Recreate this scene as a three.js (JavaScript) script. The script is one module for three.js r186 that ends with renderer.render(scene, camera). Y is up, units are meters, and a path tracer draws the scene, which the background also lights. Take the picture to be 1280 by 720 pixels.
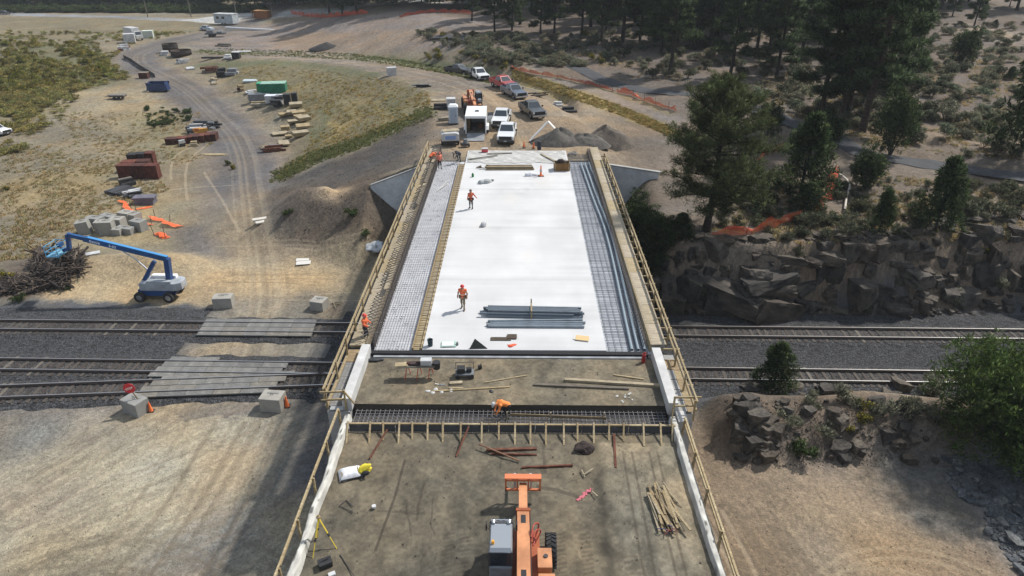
import * as THREE from 'three';
import { mergeGeometries } from 'three/addons/utils/BufferGeometryUtils.js';
import { MarchingCubes } from 'three/addons/objects/MarchingCubes.js';
import { ConvexGeometry } from 'three/addons/geometries/ConvexGeometry.js';
import { TessellateModifier } from 'three/addons/modifiers/TessellateModifier.js';

// ---------------------------------------------------------------- camera, sky, sun, exposure
const scene = new THREE.Scene();
const PITCH = 28 * Math.PI / 180, YAW = .6 * Math.PI / 180, EYE = 31, FOC = 853;
const camera = new THREE.PerspectiveCamera(2 * Math.atan(360 / FOC) * 180 / Math.PI, 1024 / 576, .5, 3000);
camera.position.set(0, EYE, 0);
camera.rotation.set(-PITCH, YAW, 0, 'YXZ');
const SUN = new THREE.Vector3(.7, 1, -.47).normalize();
{ // hazy bright sky: pale towards the horizon, warmer and brighter round the sun
  const w = 256, h = 128, d = new Float32Array(w * h * 4), v = new THREE.Vector3();
  for (let y = 0; y < h; y++) for (let x = 0; x < w; x++) {
    const el = ((y + .5) / h - .5) * Math.PI, az = ((x + .5) / w - .5) * 2 * Math.PI; v.set(Math.cos(el) * Math.cos(az), Math.sin(el), Math.cos(el) * Math.sin(az));
    const up = Math.pow(Math.max(0, Math.sin(el)), .55), g = Math.pow(Math.max(0, v.dot(SUN)), 6) * .12 + Math.pow(Math.max(0, v.dot(SUN)), 40) * .25, o = (y * w + x) * 4;
    d[o] = 1.75 * (.27 * (1 - up) + .165 * up + g); d[o + 1] = 1.75 * (.29 * (1 - up) + .2 * up + g * .96); d[o + 2] = 1.75 * (.315 * (1 - up) + .26 * up + g * .88); d[o + 3] = 1;
  }
  const t = new THREE.DataTexture(d, w, h, THREE.RGBAFormat, THREE.FloatType); t.mapping = THREE.EquirectangularReflectionMapping; t.magFilter = THREE.LinearFilter; t.needsUpdate = true;
  scene.background = t; scene.environment = t;
}
const sun = new THREE.DirectionalLight(new THREE.Color(1, .955, .89), 3.7);
sun.name = 'sun'; sun.position.set(SUN.x * 300 + 0, SUN.y * 300, SUN.z * 300 - 90); sun.target.position.set(0, 0, -90);
sun.castShadow = true; sun.shadow.radius = 5; sun.shadow.mapSize.set(4096, 4096);
Object.assign(sun.shadow.camera, { left: -160, right: 160, top: 160, bottom: -160, near: 1, far: 800 });
scene.add(sun, sun.target);
const renderer = new THREE.WebGLRenderer({ antialias: true });
renderer.setSize(1024, 576);
renderer.toneMapping = THREE.LinearToneMapping; renderer.toneMappingExposure = 1.27;
renderer.shadowMap.enabled = true;
scene.fog = new THREE.FogExp2(new THREE.Color(.8, .86, .9), .0002);

// ---------------------------------------------------------------- small helpers
const V = (x, y, z) => new THREE.Vector3(x, y, z);
const rng = (s) => () => { s = (s + 0x6d2b79f5) | 0; let t = Math.imul(s ^ (s >>> 15), 1 | s); t = (t + Math.imul(t ^ (t >>> 7), 61 | t)) ^ t; return ((t ^ (t >>> 14)) >>> 0) / 4294967296; };
const clamp = (v, a = 0, b = 1) => Math.max(a, Math.min(b, v));
const sst = (a, b, v) => { const t = clamp((v - a) / (b - a)); return t * t * (3 - 2 * t); };
const mix = (a, b, t) => a + (b - a) * t;
const hash = (x, y) => { let h = Math.imul(x, 374761393) ^ Math.imul(y, 668265263); h = Math.imul(h ^ (h >>> 13), 1274126177); return ((h ^ (h >>> 16)) >>> 0) / 4294967296; };
function vn(x, y) { const xi = Math.floor(x), yi = Math.floor(y); let u = x - xi, v = y - yi; u = u * u * (3 - 2 * u); v = v * v * (3 - 2 * v); return mix(mix(hash(xi, yi), hash(xi + 1, yi), u), mix(hash(xi, yi + 1), hash(xi + 1, yi + 1), u), v); }
const fbm = (x, y, n = 4) => { let a = .5, s = 0, t = 0; for (let i = 0; i < n; i++) { s += a * vn(x, y); t += a; a *= .5; x = x * 2.03 + 17.1; y = y * 2.03 + 5.7; } return s / t; };
const used = new Map();
const numbered = (n) => { const k = used.get(n) ?? 0; used.set(n, k + 1); return k ? `${n}_${String(k).padStart(3, '0')}` : n; };
const shadow = (m) => { m.castShadow = m.receiveShadow = true; return m; };

// pixel of the photograph -> point at height h on its sight line
function ray(px, py) {
  const x = (px - 640) / FOC, y = -(py - 360) / FOC;
  const dy = y * Math.cos(PITCH) - Math.sin(PITCH), dz = -Math.cos(PITCH) - y * Math.sin(PITCH);
  return [x * Math.cos(YAW) + dz * Math.sin(YAW), dy, -x * Math.sin(YAW) + dz * Math.cos(YAW)];
}
function P(px, py, h = 0) { const d = ray(px, py), t = (h - EYE) / d[1]; return V(d[0] * t, h, d[2] * t); }

// ---------------------------------------------------------------- terrain
const U = (x) => x + .4;                                       // distance from the bridge axis
const ROAD = [[-.4, 72, 8.3, 9.3], [-2, 90, 8.3, 9], [-7.6, 111, 8, 7.5], [-19.3, 131, 6.5, 5], [-36.6, 154.5, 4.5, 4.5], [-59, 175, 2.5, 4.5], [-77.7, 186.4, 1, 4.5], [-97, 198.6, .2, 4.5]];
function roadAt(x, D) {
  let best = 1e9, bh = 0, bw = 0;
  for (let i = 0; i < ROAD.length - 1; i++) {
    const a = ROAD[i], b = ROAD[i + 1], dx = b[0] - a[0], dz = b[1] - a[1];
    const t = clamp(((x - a[0]) * dx + (D - a[1]) * dz) / (dx * dx + dz * dz));
    const d = Math.hypot(x - a[0] - dx * t, D - a[1] - dz * t);
    if (d - mix(a[3], b[3], t) < best - bw * 0) { if (d < best) { best = d; bh = mix(a[2], b[2], t); bw = mix(a[3], b[3], t); } }
  }
  return [best, bh, bw];
}
const embank = (x, D) => { const [d, h, w] = roadAt(x, D); const o = Math.max(0, d - w); return h - o * mix(.37, .2, sst(95, 150, D)); };
const gauss = (x, D, cx, cD, rx, rD) => Math.exp(-(((x - cx) / rx) ** 2 + ((D - cD) / rD) ** 2));
function plateau(x, D) {
  let h = 6.1 + clamp((D - 56) * .05, 0, 1.8) + Math.max(0, D - 125) * .02 + clamp((x - 32) * .015, -.4, 1.4);
  return h + (fbm(x * .12, D * .12, 4) - .5) * mix(.5, 1.5, sst(12, 26, x + Math.max(0, D - 108) * .5));
}
const rightMask = (x, D) => { const b = mix(12, 6.5, sst(71.5, 75, D)) - Math.max(0, D - 108) * .52, w = 3 + Math.max(0, D - 108) * .22; return sst(b - w, b + w, U(x)); };
function cliffEdge(x) { return 53.2 + (vn(x * .22, 3.3) - .5) * 2.2 + sst(34, 44, x) * .6; }
const bump = [[-38, 62.5, 5, 2.4, 1.5], [-43.5, 60.5, 4, 2.6, 1.1], [-20.6, 72.2, 6.5, 4.2, 3.6], [-25, 73.5, 5, 5, 2.2], [-16, 69, 3.5, 3, 1.5], [-71, 158, 0, 0, 0], [-44, 208, 8, 6, 3], [-62, 252, 16, 9, 3.6], [-33, 236, 14, 6, 2.2]];
function H(x, z) {
  const D = -z, u = U(x), au = Math.abs(u);
  const track = 1 - sst(0, 2.5, Math.abs(D - 46.5) - 7);
  let n = (fbm(x * .09 + 40, D * .09, 3) - .5) * .7 + (fbm(x * .6, D * .6, 3) - .5) * .22;
  let h = n * (1 - track);
  for (const b of bump) if (b[4]) { const g = b[4] * gauss(x, D, b[0], b[1], b[2], b[3]); h += g * (.88 + .24 * fbm(x * .7, D * .7, 3)); }
  // embankment behind the far abutment, and its front slopes beside the wing walls
  if (D >= 71.7) { const e = embank(x, D); if (e > -1) h = Math.max(h, e + (fbm(x * .8, D * .8, 3) - .5) * (au < 9 && D < 84 ? .1 : .32)); }
  else if (D > 52) {
    let e = embank(x, 71.8); if (au < 16) e = Math.min(e, 5.7 - (16 - au) * .95);
    e -= (71.7 - D) * .6; if (au < 9) e = Math.min(e, 7 - (72 - D) * .9);
    h = Math.max(h, e + (fbm(x * .8, D * .8, 3) - .5) * .3);
  }
  // basalt bluff beside the track, with the wooded bench above it
  const m = rightMask(x, D);
  if (m > 0) {
    const c0 = cliffEdge(x), c = sst(c0, c0 + 2.6 + sst(33, 40, x) * 2.2, D);
    const p = plateau(x, D) * c * m;
    h = Math.max(h, p + n * .2);
  }
  // rocky hump on the near side of the track
  if (D < 44 && u > 5) {
    const o = (1.3 + .9 * vn(x * .5, D * .5)) * sst(33.4, 36.6, D + (vn(x * .4, 1) - .5) * 2) * (1 - sst(38.6, 41, D)) * sst(12.6, 14.6, x) * (1 - sst(27, 36, x) * .55);
    h = Math.max(h, o + .35 * (1 - sst(38, 42, D)) + n * .25);
  }
  return h;
}
const G = (px, py) => {                                          // pixel -> point on the terrain
  const d = ray(px, py); let t = 10, step = 4;
  const above = (t) => EYE + d[1] * t - H(d[0] * t, d[2] * t);
  while (t < 900 && above(t) > 0) t += step;
  let a = t - step, b = t;
  for (let i = 0; i < 22; i++) { const m = (a + b) / 2; if (above(m) > 0) a = m; else b = m; }
  return V(d[0] * b, H(d[0] * b, d[2] * b), d[2] * b);
};

// ---------------------------------------------------------------- textures
const s8 = (v) => 255 * (v <= .0031308 ? 12.92 * v : 1.055 * Math.pow(v, 1 / 2.4) - .055);
const css = (c, a = 1) => `rgba(${c.map((v) => Math.round(s8(v))).join(',')},${a})`;
function tex(n, size, fn, color = true) {                          // tileable-ish computed texture, uv in metres / size
  const data = new Uint8Array(n * n * 4);
  for (let y = 0; y < n; y++) for (let x = 0; x < n; x++) { const c = fn(x / n, y / n, x, y), o = (y * n + x) * 4; for (let k = 0; k < 3; k++) data[o + k] = clamp(Array.isArray(c) ? c[k] : c, 0, 1) * 255; data[o + 3] = 255; }
  const t = new THREE.DataTexture(data, n, n); t.wrapS = t.wrapT = THREE.RepeatWrapping; t.magFilter = THREE.LinearFilter; t.minFilter = THREE.LinearMipmapLinearFilter; t.generateMipmaps = true;
  if (color) t.colorSpace = THREE.SRGBColorSpace; t.repeat.set(1 / size, 1 / size); t.needsUpdate = true; return t;
}
const pv = (x, y, p, seed = 0) => { const xi = Math.floor(x), yi = Math.floor(y), w = (a) => ((a % p) + p) % p; let u = x - xi, v = y - yi; u = u * u * (3 - 2 * u); v = v * v * (3 - 2 * v); const h = (a, b) => hash(w(a) + seed * 131, w(b) + seed * 57); return mix(mix(h(xi, yi), h(xi + 1, yi), u), mix(h(xi, yi + 1), h(xi + 1, yi + 1), u), v); };
const pf = (u, v, f, n = 4, s = 0) => { let a = .5, r = 0, t = 0; for (let i = 0; i < n; i++) { r += a * pv(u * f, v * f, f, s + i); t += a; a *= .55; f *= 2; } return r / t; };
const T = {
  mottle: tex(256, 2.5, (u, v, x, y) => .78 + .3 * (pf(u, v, 5, 5, 1) - .5) + .1 * (hash(x, y) - .5) + .06),
  dirtmap: tex(512, 6, (u, v, x, y) => { const a = pf(u, v, 6, 6, 3), b = pf(u, v, 40, 3, 9); return .76 + .42 * (a - .5) + .3 * (b - .5) + .12 * (hash(x, y) - .5); }),
  wood: tex(256, 1.2, (u, v) => { const g = pf(u * 1, v, 4, 4, 2), l = pv(u * 4, v * 64, 64, 5); return .74 + .26 * (g - .5) + .24 * (l - .5); }),
  concrete: tex(512, 5, (u, v, x, y) => { const a = pf(u, v, 4, 6, 7), b = pf(u, v, 24, 3, 8); return .84 + .26 * (a - .5) + .1 * (b - .5) + .05 * (hash(x, y) - .5); }),
  rockmap: tex(512, 3, (u, v, x, y) => { const a = pf(u, v, 5, 6, 11), b = Math.abs(pf(u, v, 8, 4, 12) - .5) * 2; const k = .62 + .6 * (a - .5) + .3 * (b - .3); return [k, k * .985, k * .96]; }),
  ballast: tex(512, 4, (u, v, x, y) => { const c = pv(u * 50, v * 50, 50, 4), d = pv(u * 128, v * 128, 128, 6); return .6 + .6 * (c - .5) + .8 * (d - .5) + .2 * (pf(u, v, 5, 3, 2) - .5); }),
  bumpfine: tex(512, 3.2, (u, v, x, y) => .5 + .7 * (pf(u, v, 12, 5, 21) - .5) + .25 * (pv(u * 128, v * 128, 128, 3) - .5), false),
  rust: tex(256, 1.5, (u, v, x, y) => { const a = pf(u, v, 6, 5, 31); return [.7 + .5 * (a - .5), .66 + .7 * (a - .5), .62 + .8 * (a - .5)]; }),
  bark: tex(256, 1.4, (u, v) => .6 + .8 * (pf(u, v, 10, 4, 41) - .5)),
};
const mats = new Map();
function M(r, g, b, o = {}) {                                       // cached material; colour linear
  const key = [r, g, b, JSON.stringify({ ...o, map: o.map && o.map.uuid })].join();
  if (mats.has(key)) return mats.get(key);
  const { map, bump, ...rest } = o;
  const m = new THREE.MeshPhysicalMaterial({ roughness: .85, ...rest });
  m.color.setRGB(r, g, b); if (map) m.map = map;
  if (bump) { m.bumpMap = T.bumpfine; m.bumpScale = bump; }
  mats.set(key, m); return m;
}
// ---------------------------------------------------------------- geometry
function boxUV(g) {                                                  // uv in metres from the dominant normal
  const p = g.attributes.position, n = g.attributes.normal, uv = new Float32Array(p.count * 2);
  for (let i = 0; i < p.count; i++) {
    const x = Math.abs(n.getX(i)), y = Math.abs(n.getY(i)), z = Math.abs(n.getZ(i));
    if (y >= x && y >= z) { uv[2 * i] = p.getX(i); uv[2 * i + 1] = p.getZ(i); } else if (x >= z) { uv[2 * i] = p.getZ(i); uv[2 * i + 1] = p.getY(i); } else { uv[2 * i] = p.getX(i); uv[2 * i + 1] = p.getY(i); }
  }
  g.setAttribute('uv', new THREE.BufferAttribute(uv, 2)); return g;
}
function flat(g) { const q = g.index ? g.toNonIndexed() : g; for (const k of Object.keys(q.attributes)) if (!['position', 'normal', 'uv', 'color'].includes(k)) q.deleteAttribute(k); return q; }
const one = (gs) => { gs = (Array.isArray(gs) ? gs : [gs]).map(flat); for (const g of gs) if (!g.attributes.uv) boxUV(g); return gs.length > 1 ? mergeGeometries(gs) : gs[0]; };
const bx = (w, h, d, x = 0, y = 0, z = 0, rx = 0, ry = 0, rz = 0) => { const g = new THREE.BoxGeometry(w, h, d); if (rx || ry || rz) g.applyMatrix4(new THREE.Matrix4().makeRotationFromEuler(new THREE.Euler(rx, ry, rz))); return g.translate(x, y, z); };
const cyl = (r0, r1, h, x = 0, y = 0, z = 0, n = 12, ax = 'y') => { const g = new THREE.CylinderGeometry(r1, r0, h, n); if (ax === 'x') g.rotateZ(Math.PI / 2); if (ax === 'z') g.rotateX(Math.PI / 2); return g.translate(x, y, z); };
function bar(a, b, w, h = 0, n = 6) {                                 // round (h = 0) or square bar between two points
  const d = new THREE.Vector3().subVectors(b, a), L = d.length();
  const g = h ? new THREE.BoxGeometry(w, h, L) : new THREE.CylinderGeometry(w, w, L, n).rotateX(Math.PI / 2);
  const m = new THREE.Matrix4().lookAt(b, a, Math.abs(d.y) > .98 * L ? V(0, 0, 1) : V(0, 1, 0));
  return g.applyMatrix4(m).translate((a.x + b.x) / 2, (a.y + b.y) / 2, (a.z + b.z) / 2);
}
function prism(pts, depth, bevel = 0) {                               // outline in x,y extruded along z, centred
  const s = new THREE.Shape(pts.map((p) => new THREE.Vector2(p[0], p[1])));
  const g = new THREE.ExtrudeGeometry(s, { depth: depth - 2 * bevel, bevelEnabled: bevel > 0, bevelSize: bevel, bevelThickness: bevel, bevelSegments: 2, bevelOffset: -bevel, steps: 1, curveSegments: 4 });
  return g.translate(0, 0, -depth / 2 + bevel);
}
function softBox(w, h, d, b, x = 0, y = 0, z = 0) { return prism([[-w / 2, -h / 2], [w / 2, -h / 2], [w / 2, h / 2], [-w / 2, h / 2]], d, b).translate(x, y, z); }
function rough(g, amp, f, seed, keepBase = -1e9) {                     // push a closed geometry in and out with noise (position-based, so seams stay shut)
  const p = g.attributes.position;
  for (let i = 0; i < p.count; i++) {
    const x = p.getX(i), y = p.getY(i), z = p.getZ(i), l = Math.hypot(x, y, z) || 1;
    const k = 1 + amp * ((vn(x * f + seed, y * f + z * f * .7) - .5) + (vn(z * f + seed * 2.3 + 9, x * f * .6 - y * f) - .5) + .5 * (vn(x * f * 2.7 + seed, z * f * 2.7 + y * f * 2) - .5));
    p.setXYZ(i, x * k, Math.max(keepBase, y * k), z * k);
  }
  g.computeVertexNormals(); return g;
}
function rockGeo(seed, sx = 1, sy = .7, sz = 1, n = 16) {              // an angular boulder, base near y = 0
  const r = rng(seed * 977 + 3), pts = [];
  for (let i = 0; i < n; i++) { const a = r() * 6.283, c = r() * 2 - 1, s = Math.sqrt(1 - c * c), k = .8 + .3 * r(); pts.push(V(Math.cos(a) * s * sx * .5 * k, (c * .5 + .38) * sy * k, Math.sin(a) * s * sz * .5 * k)); }
  return boxUV(flat(new ConvexGeometry(pts)));
}
function part(name, gs, m, parent) { const g = one(gs); boxUV(g); const o = shadow(new THREE.Mesh(g, m)); o.name = name; parent.add(o); return o; }
function tag(o, label, category, group) { o.userData.label = label; o.userData.category = category; if (group) o.userData.group = group; return o; }
function thing(name, label, category, p, turn = 0, group) { const o = new THREE.Group(); o.name = numbered(name); scene.add(o); o.position.set(p.x, p.y, p.z); o.rotation.y = turn; return tag(o, label, category, group); }
function solo(name, gs, m, p, turn, label, category, group) { const g = boxUV(one(gs)); const o = shadow(new THREE.Mesh(g, m)); o.name = numbered(name); scene.add(o); o.position.set(p.x, p.y, p.z); o.rotation.y = turn; return tag(o, label, category, group); }
function struct(name, gs, m, parent = scene) { const g = one(gs); const o = shadow(new THREE.Mesh(g, m)); o.name = parent === scene ? numbered(name) : name; parent.add(o); if (parent === scene) o.userData.kind = 'structure'; return o; }
function again(o, p, turn, label, group) { const c = o.clone(); c.name = numbered(o.name.replace(/_\d+$/, '')); scene.add(c); c.position.set(p.x, p.y, p.z); if (turn !== null) c.rotation.y = turn; c.userData = { ...o.userData }; if (label) c.userData.label = label; if (group) c.userData.group = group; return c; }

// ---------------------------------------------------------------- ground: one sheet with two painted soil textures
const PT = (list) => list.map(([x, y]) => { const p = G(x, y); return [p.x, -p.z]; });
function paintSoil(size, x0, x1, D0, D1) {
  const zs = size / 2, c = document.createElement('canvas'); c.width = c.height = zs; const k = c.getContext('2d');
  const X = (x) => (x - x0) / (x1 - x0) * zs, Y = (D) => (D1 - D) / (D1 - D0) * zs, sc = zs / (x1 - x0), scy = zs / (D1 - D0);
  const cx_ = (x) => clamp(x, x0 - 12, x1 + 12), cD_ = (D) => clamp(D, D0 - 12, D1 + 12);
  const poly = (pts, col, a = 1, blur = 0) => { pts = pts.map(([x, D]) => [cx_(x), cD_(D)]); k.filter = blur ? `blur(${Math.max(.1, blur * sc)}px)` : 'none'; k.fillStyle = css(col, a); k.beginPath(); pts.forEach(([x, D], i) => k[i ? 'lineTo' : 'moveTo'](X(x), Y(D))); k.closePath(); k.fill(); k.filter = 'none'; };
  const line = (pts, w, col, a = 1, blur = 0) => { k.filter = blur ? `blur(${Math.max(.1, blur * sc)}px)` : 'none'; k.strokeStyle = css(col, a); k.lineWidth = w * sc; k.lineCap = k.lineJoin = 'round'; k.beginPath(); k.moveTo(X(pts[0][0]), Y(pts[0][1])); for (let i = 1; i < pts.length - 1; i++) k.quadraticCurveTo(X(pts[i][0]), Y(pts[i][1]), X((pts[i][0] + pts[i + 1][0]) / 2), Y((pts[i][1] + pts[i + 1][1]) / 2)); const e = pts[pts.length - 1]; k.lineTo(X(e[0]), Y(e[1])); k.stroke(); k.filter = 'none'; };
  soilZones(poly, line);
  const zone = k.getImageData(0, 0, zs, zs).data;
  const out = document.createElement('canvas'); out.width = out.height = size; const o = out.getContext('2d'), img = o.createImageData(size, size), d = img.data;
  const mx = (x1 - x0) / size, my = (D1 - D0) / size;
  for (let y = 0; y < size; y++) for (let x = 0; x < size; x++) {
    const wx = x0 + x * mx, wD = D1 - y * my;
    const a = vn(wx * .55, wD * .55) - .5, b = vn(wx * .55 + 71, wD * .55 + 13) - .5, e = vn(wx * 2.3, wD * 2.3) - .5;
    const qx = clamp(Math.round(x / 2 + (a * 1.6 + e * .5) * sc), 0, zs - 1), qy = clamp(Math.round(y / 2 + (b * 1.6 + e * .5) * scy), 0, zs - 1), i = (qy * zs + qx) * 4, j = (y * size + x) * 4;
    const f = 1 + .3 * (fbm(wx * .16, wD * .16, 3) - .5) + .2 * (fbm(wx * 1.3 + 9, wD * 1.3, 5) - .5) + .07 * e + .2 * (vn(wx * 6, wD * 6) - .5) + .28 * (hash(x, y) - .5);
    const w = (vn(wx * .3 + 200, wD * .3) - .5) * .07;
    d[j] = zone[i] * f * (1 + w); d[j + 1] = zone[i + 1] * f; d[j + 2] = zone[i + 2] * f * (1 - w * 1.4); d[j + 3] = 255;
  }
  o.putImageData(img, 0, 0);
  o.setTransform(size / zs, 0, 0, size / zs, 0, 0);
  { const kk = o; const l2 = (pts, w, col, al) => { kk.strokeStyle = css(col, al); kk.lineWidth = w * sc; kk.lineCap = kk.lineJoin = 'round'; kk.beginPath(); kk.moveTo(X(pts[0][0]), Y(pts[0][1])); for (let i = 1; i < pts.length - 1; i++) kk.quadraticCurveTo(X(pts[i][0]), Y(pts[i][1]), X((pts[i][0] + pts[i + 1][0]) / 2), Y((pts[i][1] + pts[i + 1][1]) / 2)); const e = pts[pts.length - 1]; kk.lineTo(X(e[0]), Y(e[1])); kk.stroke(); }; soilTracks(l2); }
  const t = new THREE.CanvasTexture(out); t.colorSpace = THREE.SRGBColorSpace; t.wrapS = t.wrapT = THREE.ClampToEdgeWrapping;
  t.repeat.set(1 / (x1 - x0), 1 / (D1 - D0)); t.offset.set(-x0 / (x1 - x0), -D0 / (D1 - D0)); return t;
}
const HAUL = [[-21.5, 40], [-23, 52], [-25.6, 60], [-30.5, 72], [-37, 88], [-41.2, 99], [-46, 109], [-52, 119.5], [-60, 131], [-70.5, 147], [-84, 163], [-97, 178], [-105, 195], [-104, 215], [-100, 240], [-92, 270], [-80, 300], [-60, 340]];
const shift = (pts, s) => pts.map((p, i) => { const a = pts[Math.max(0, i - 1)], b = pts[Math.min(pts.length - 1, i + 1)], L = Math.hypot(b[0] - a[0], b[1] - a[1]); return [p[0] + (b[1] - a[1]) / L * s, p[1] - (b[0] - a[0]) / L * s]; });
const ROADL = ROAD.map((r) => [r[0], r[1]]);
function soilZones(poly, line) {
  const W = 900;
  poly([[-W, 0], [W, 0], [W, W], [-W, W]], [.2, .168, .115]);
  // the wooded bench
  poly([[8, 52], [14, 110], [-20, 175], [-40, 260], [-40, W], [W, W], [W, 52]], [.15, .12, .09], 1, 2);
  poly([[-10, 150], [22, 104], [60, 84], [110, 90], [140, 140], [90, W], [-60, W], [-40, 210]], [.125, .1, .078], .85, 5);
  poly(PT([[1060, 168], [1130, 160], [1280, 176], [1280, 186], [1140, 178], [1060, 176]]), [.2, .15, .105], .9, .8);
  poly(PT([[1180, 40], [1280, 60], [1280, 40], [1200, 26]]), [.25, .2, .15], .9, 1.5);
  poly(PT([[1120, 262], [1230, 240], [1200, 262], [1130, 280]]), [.2, .16, .11], .8, 1.5);
  poly(PT([[985, 300], [1100, 296], [1280, 291], [1280, 298], [1000, 306]]), [.26, .2, .14], .9, .5);
  // dry field, greener patches of scrub
  poly(PT([[0, 60], [100, 52], [165, 98], [130, 112], [80, 118], [55, 140], [0, 158]]), [.125, .118, .055], .8, 3);
  poly(PT([[0, 20], [320, 20], [230, 42], [120, 48], [0, 52]]), [.17, .14, .08], .9, 3);
  poly(PT([[150, 135], [250, 130], [280, 190], [190, 205], [150, 180]]), [.21, .17, .085], .7, 3);
  poly(PT([[60, 118], [230, 98], [270, 140], [150, 140], [80, 150]]), [.3, .24, .145], .8, 2.5);
  poly(PT([[0, 175], [150, 160], [210, 210], [180, 280], [0, 300]]), [.2, .165, .105], .8, 3);
  poly(PT([[0, 225], [150, 205], [140, 235], [0, 262]]), [.27, .205, .095], .6, 2);
  poly(PT([[70, 262], [210, 240], [250, 300], [100, 320]]), [.3, .23, .12], .6, 2);
  // yard at the far end and paved roads beyond it
  poly(PT([[270, 30], [420, 18], [640, 30], [560, 60], [440, 62], [300, 66], [240, 60]]), [.2, .165, .14], 1, 2);
  poly(PT([[340, 46], [400, 40], [560, 36], [600, 46], [440, 66], [350, 62]]), [.24, .175, .12], .9, 2);
  line(PT([[0, 17], [120, 20], [240, 25]]), 9, [.22, .22, .225], 1, .8);
  poly(PT([[225, 26], [300, 12], [450, 8], [440, 14], [330, 22], [270, 30]]), [.42, .41, .39], 1, .8);
  line(PT([[290, 22], [420, 13], [660, 8]]), 6, [.36, .35, .33], 1, .8);
  // field inside the curve of the approach road
  poly(PT([[340, 228], [395, 190], [540, 142], [535, 115], [480, 98], [330, 78], [255, 84], [320, 115], [375, 145], [385, 180]]), [.17, .14, .07], 1, 1.5);
  for (let i = 0; i < 16; i++) { const r = rng(i + 500), x = 380 + r() * 120, y = 105 + r() * 65; line(PT([[x, y], [x + 12 + r() * 14, y + 8 + r() * 10], [x - 8 + r() * 30, y + 26]]), .8 + r(), r() < .5 ? [.33, .25, .1] : [.12, .125, .06], .5, .5); }
  line(PT([[250, 82], [330, 77], [400, 80], [470, 93]]), 5, [.11, .115, .05], .8, 1.2);
  line(PT([[345, 222], [395, 196], [450, 178], [540, 138]]), 3.6, [.07, .085, .035], .95, .8);
  // gravel embankment, dark on its flank
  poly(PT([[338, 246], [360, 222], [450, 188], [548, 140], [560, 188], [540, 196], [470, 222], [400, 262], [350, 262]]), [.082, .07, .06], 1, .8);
  poly([[10, 72], [24, 72], [20, 88], [12, 92]], [.17, .135, .1], .9, 1);
  line(shift(ROADL, 0), 9, [.19, .155, .12], 1, 1);
  line(PT([[250, 64], [360, 67], [440, 71], [510, 80], [560, 88], [610, 98]]), 4.5, [.09, .1, .042], 1, .8);
  line(PT([[250, 74], [330, 71], [400, 74], [480, 84]]), 1.4, [.3, .25, .2], .6, .5);
  // truck yard on the fill
  poly([[-12, 75], [12, 75], [15, 88], [9, 104], [-2, 112], [-12, 108]], [.27, .205, .135], 1, 1.5);
  line(PT([[560, 120], [580, 150], [560, 175]]), 4, [.15, .125, .1], .9, 1);
  line(PT([[720, 170], [780, 180], [830, 186]]), 6, [.15, .12, .09], 1, 1);
  line(PT([[660, 98], [720, 118], [780, 140], [840, 165]]), 3.4, [.29, .225, .09], 1, .6);
  line(PT([[640, 84], [700, 100], [770, 122], [860, 158]]), 3, [.2, .165, .135], 1, .5);
  line(PT([[630, 84], [700, 98], [760, 112], [840, 142]]), 1.4, [.22, .17, .085], .8, .5);
  // haul road
  line(HAUL, 12, [.165, .138, .115], 1, 1.2);
  line(HAUL, 8, [.12, .108, .1], 1, .7);
  poly(PT([[270, 260], [330, 230], [350, 270], [350, 300], [440, 320], [435, 345], [330, 340], [250, 330], [230, 300]]), [.245, .19, .125], .9, 2);
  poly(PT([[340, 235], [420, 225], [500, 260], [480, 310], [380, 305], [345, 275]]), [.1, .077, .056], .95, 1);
  poly(PT([[385, 236], [430, 232], [440, 245], [400, 250]]), [.42, .32, .2], .8, .6);
  poly(PT([[480, 240], [520, 300], [465, 305], [470, 260]]), [.1, .08, .06], .8, .8);
  // bright bared ground round the lift, soil heap
  poly(PT([[60, 332], [250, 318], [440, 330], [430, 378], [250, 388], [30, 392]]), [.36, .275, .165], .95, 1.2);
  poly(PT([[0, 330], [60, 318], [90, 350], [60, 368], [0, 378]]), [.12, .09, .065], .9, .8);
  poly(PT([[0, 372], [40, 375], [240, 389], [240, 394], [0, 394]]), [.12, .12, .12], 1, .5);
  poly(PT([[200, 285], [240, 282], [290, 320], [240, 318]]), [.13, .115, .105], .8, 1);
  // ground below the tracks
  poly([[-W, 0], [-5, 0], [-5, 39], [-W, 38]], [.32, .278, .198]);
  poly([[-W, 36.6], [-32, 37.5], [-27, 38.6], [-25, 41], [-W, 41]], [.17, .16, .15], 1, 1.6);
  poly([[-60, 33], [-35, 32.5], [-27, 35.5], [-24, 38], [-60, 39]], [.19, .175, .15], .85, 1.6);
  poly([[-38, 28], [-27, 29.5], [-25, 32], [-36, 32]], [.2, .18, .15], .75, 1.5);
  poly([[-21, 24.5], [-16, 24], [-15.5, 30], [-19, 30]], [.2, .18, .155], .8, 1);
  poly([[-20, 30], [-16, 30], [-17, 36], [-21, 36]], [.33, .22, .12], .5, 1.2);
  // ballast and the crossing road
  poly([[-W, 39.4], [-27.6, 40.2], [-27, 54], [-40, 54.4], [-W, 54.6]], [.078, .079, .083], 1, .35);
  poly([[-28, 39], [-14.5, 39], [-14.2, 56], [-28.4, 56]], [.2, .17, .13], 1, 1);
  line([[-25.8, 38], [-24.6, 46], [-22.5, 54]], 3, [.35, .275, .17], .8, 1);
  line([[-17.5, 38], [-18, 46], [-19.5, 56]], 3, [.18, .155, .12], .8, 1);
  poly([[-15.3, 30], [12, 30], [12, 70], [-11, 70], [-12, 58], [-14.6, 54]], [.12, .11, .1], 1, 1);
  poly([[-16.2, 39.5], [12, 39.5], [12, 54], [-15, 54]], [.085, .083, .083], 1, .8);
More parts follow.
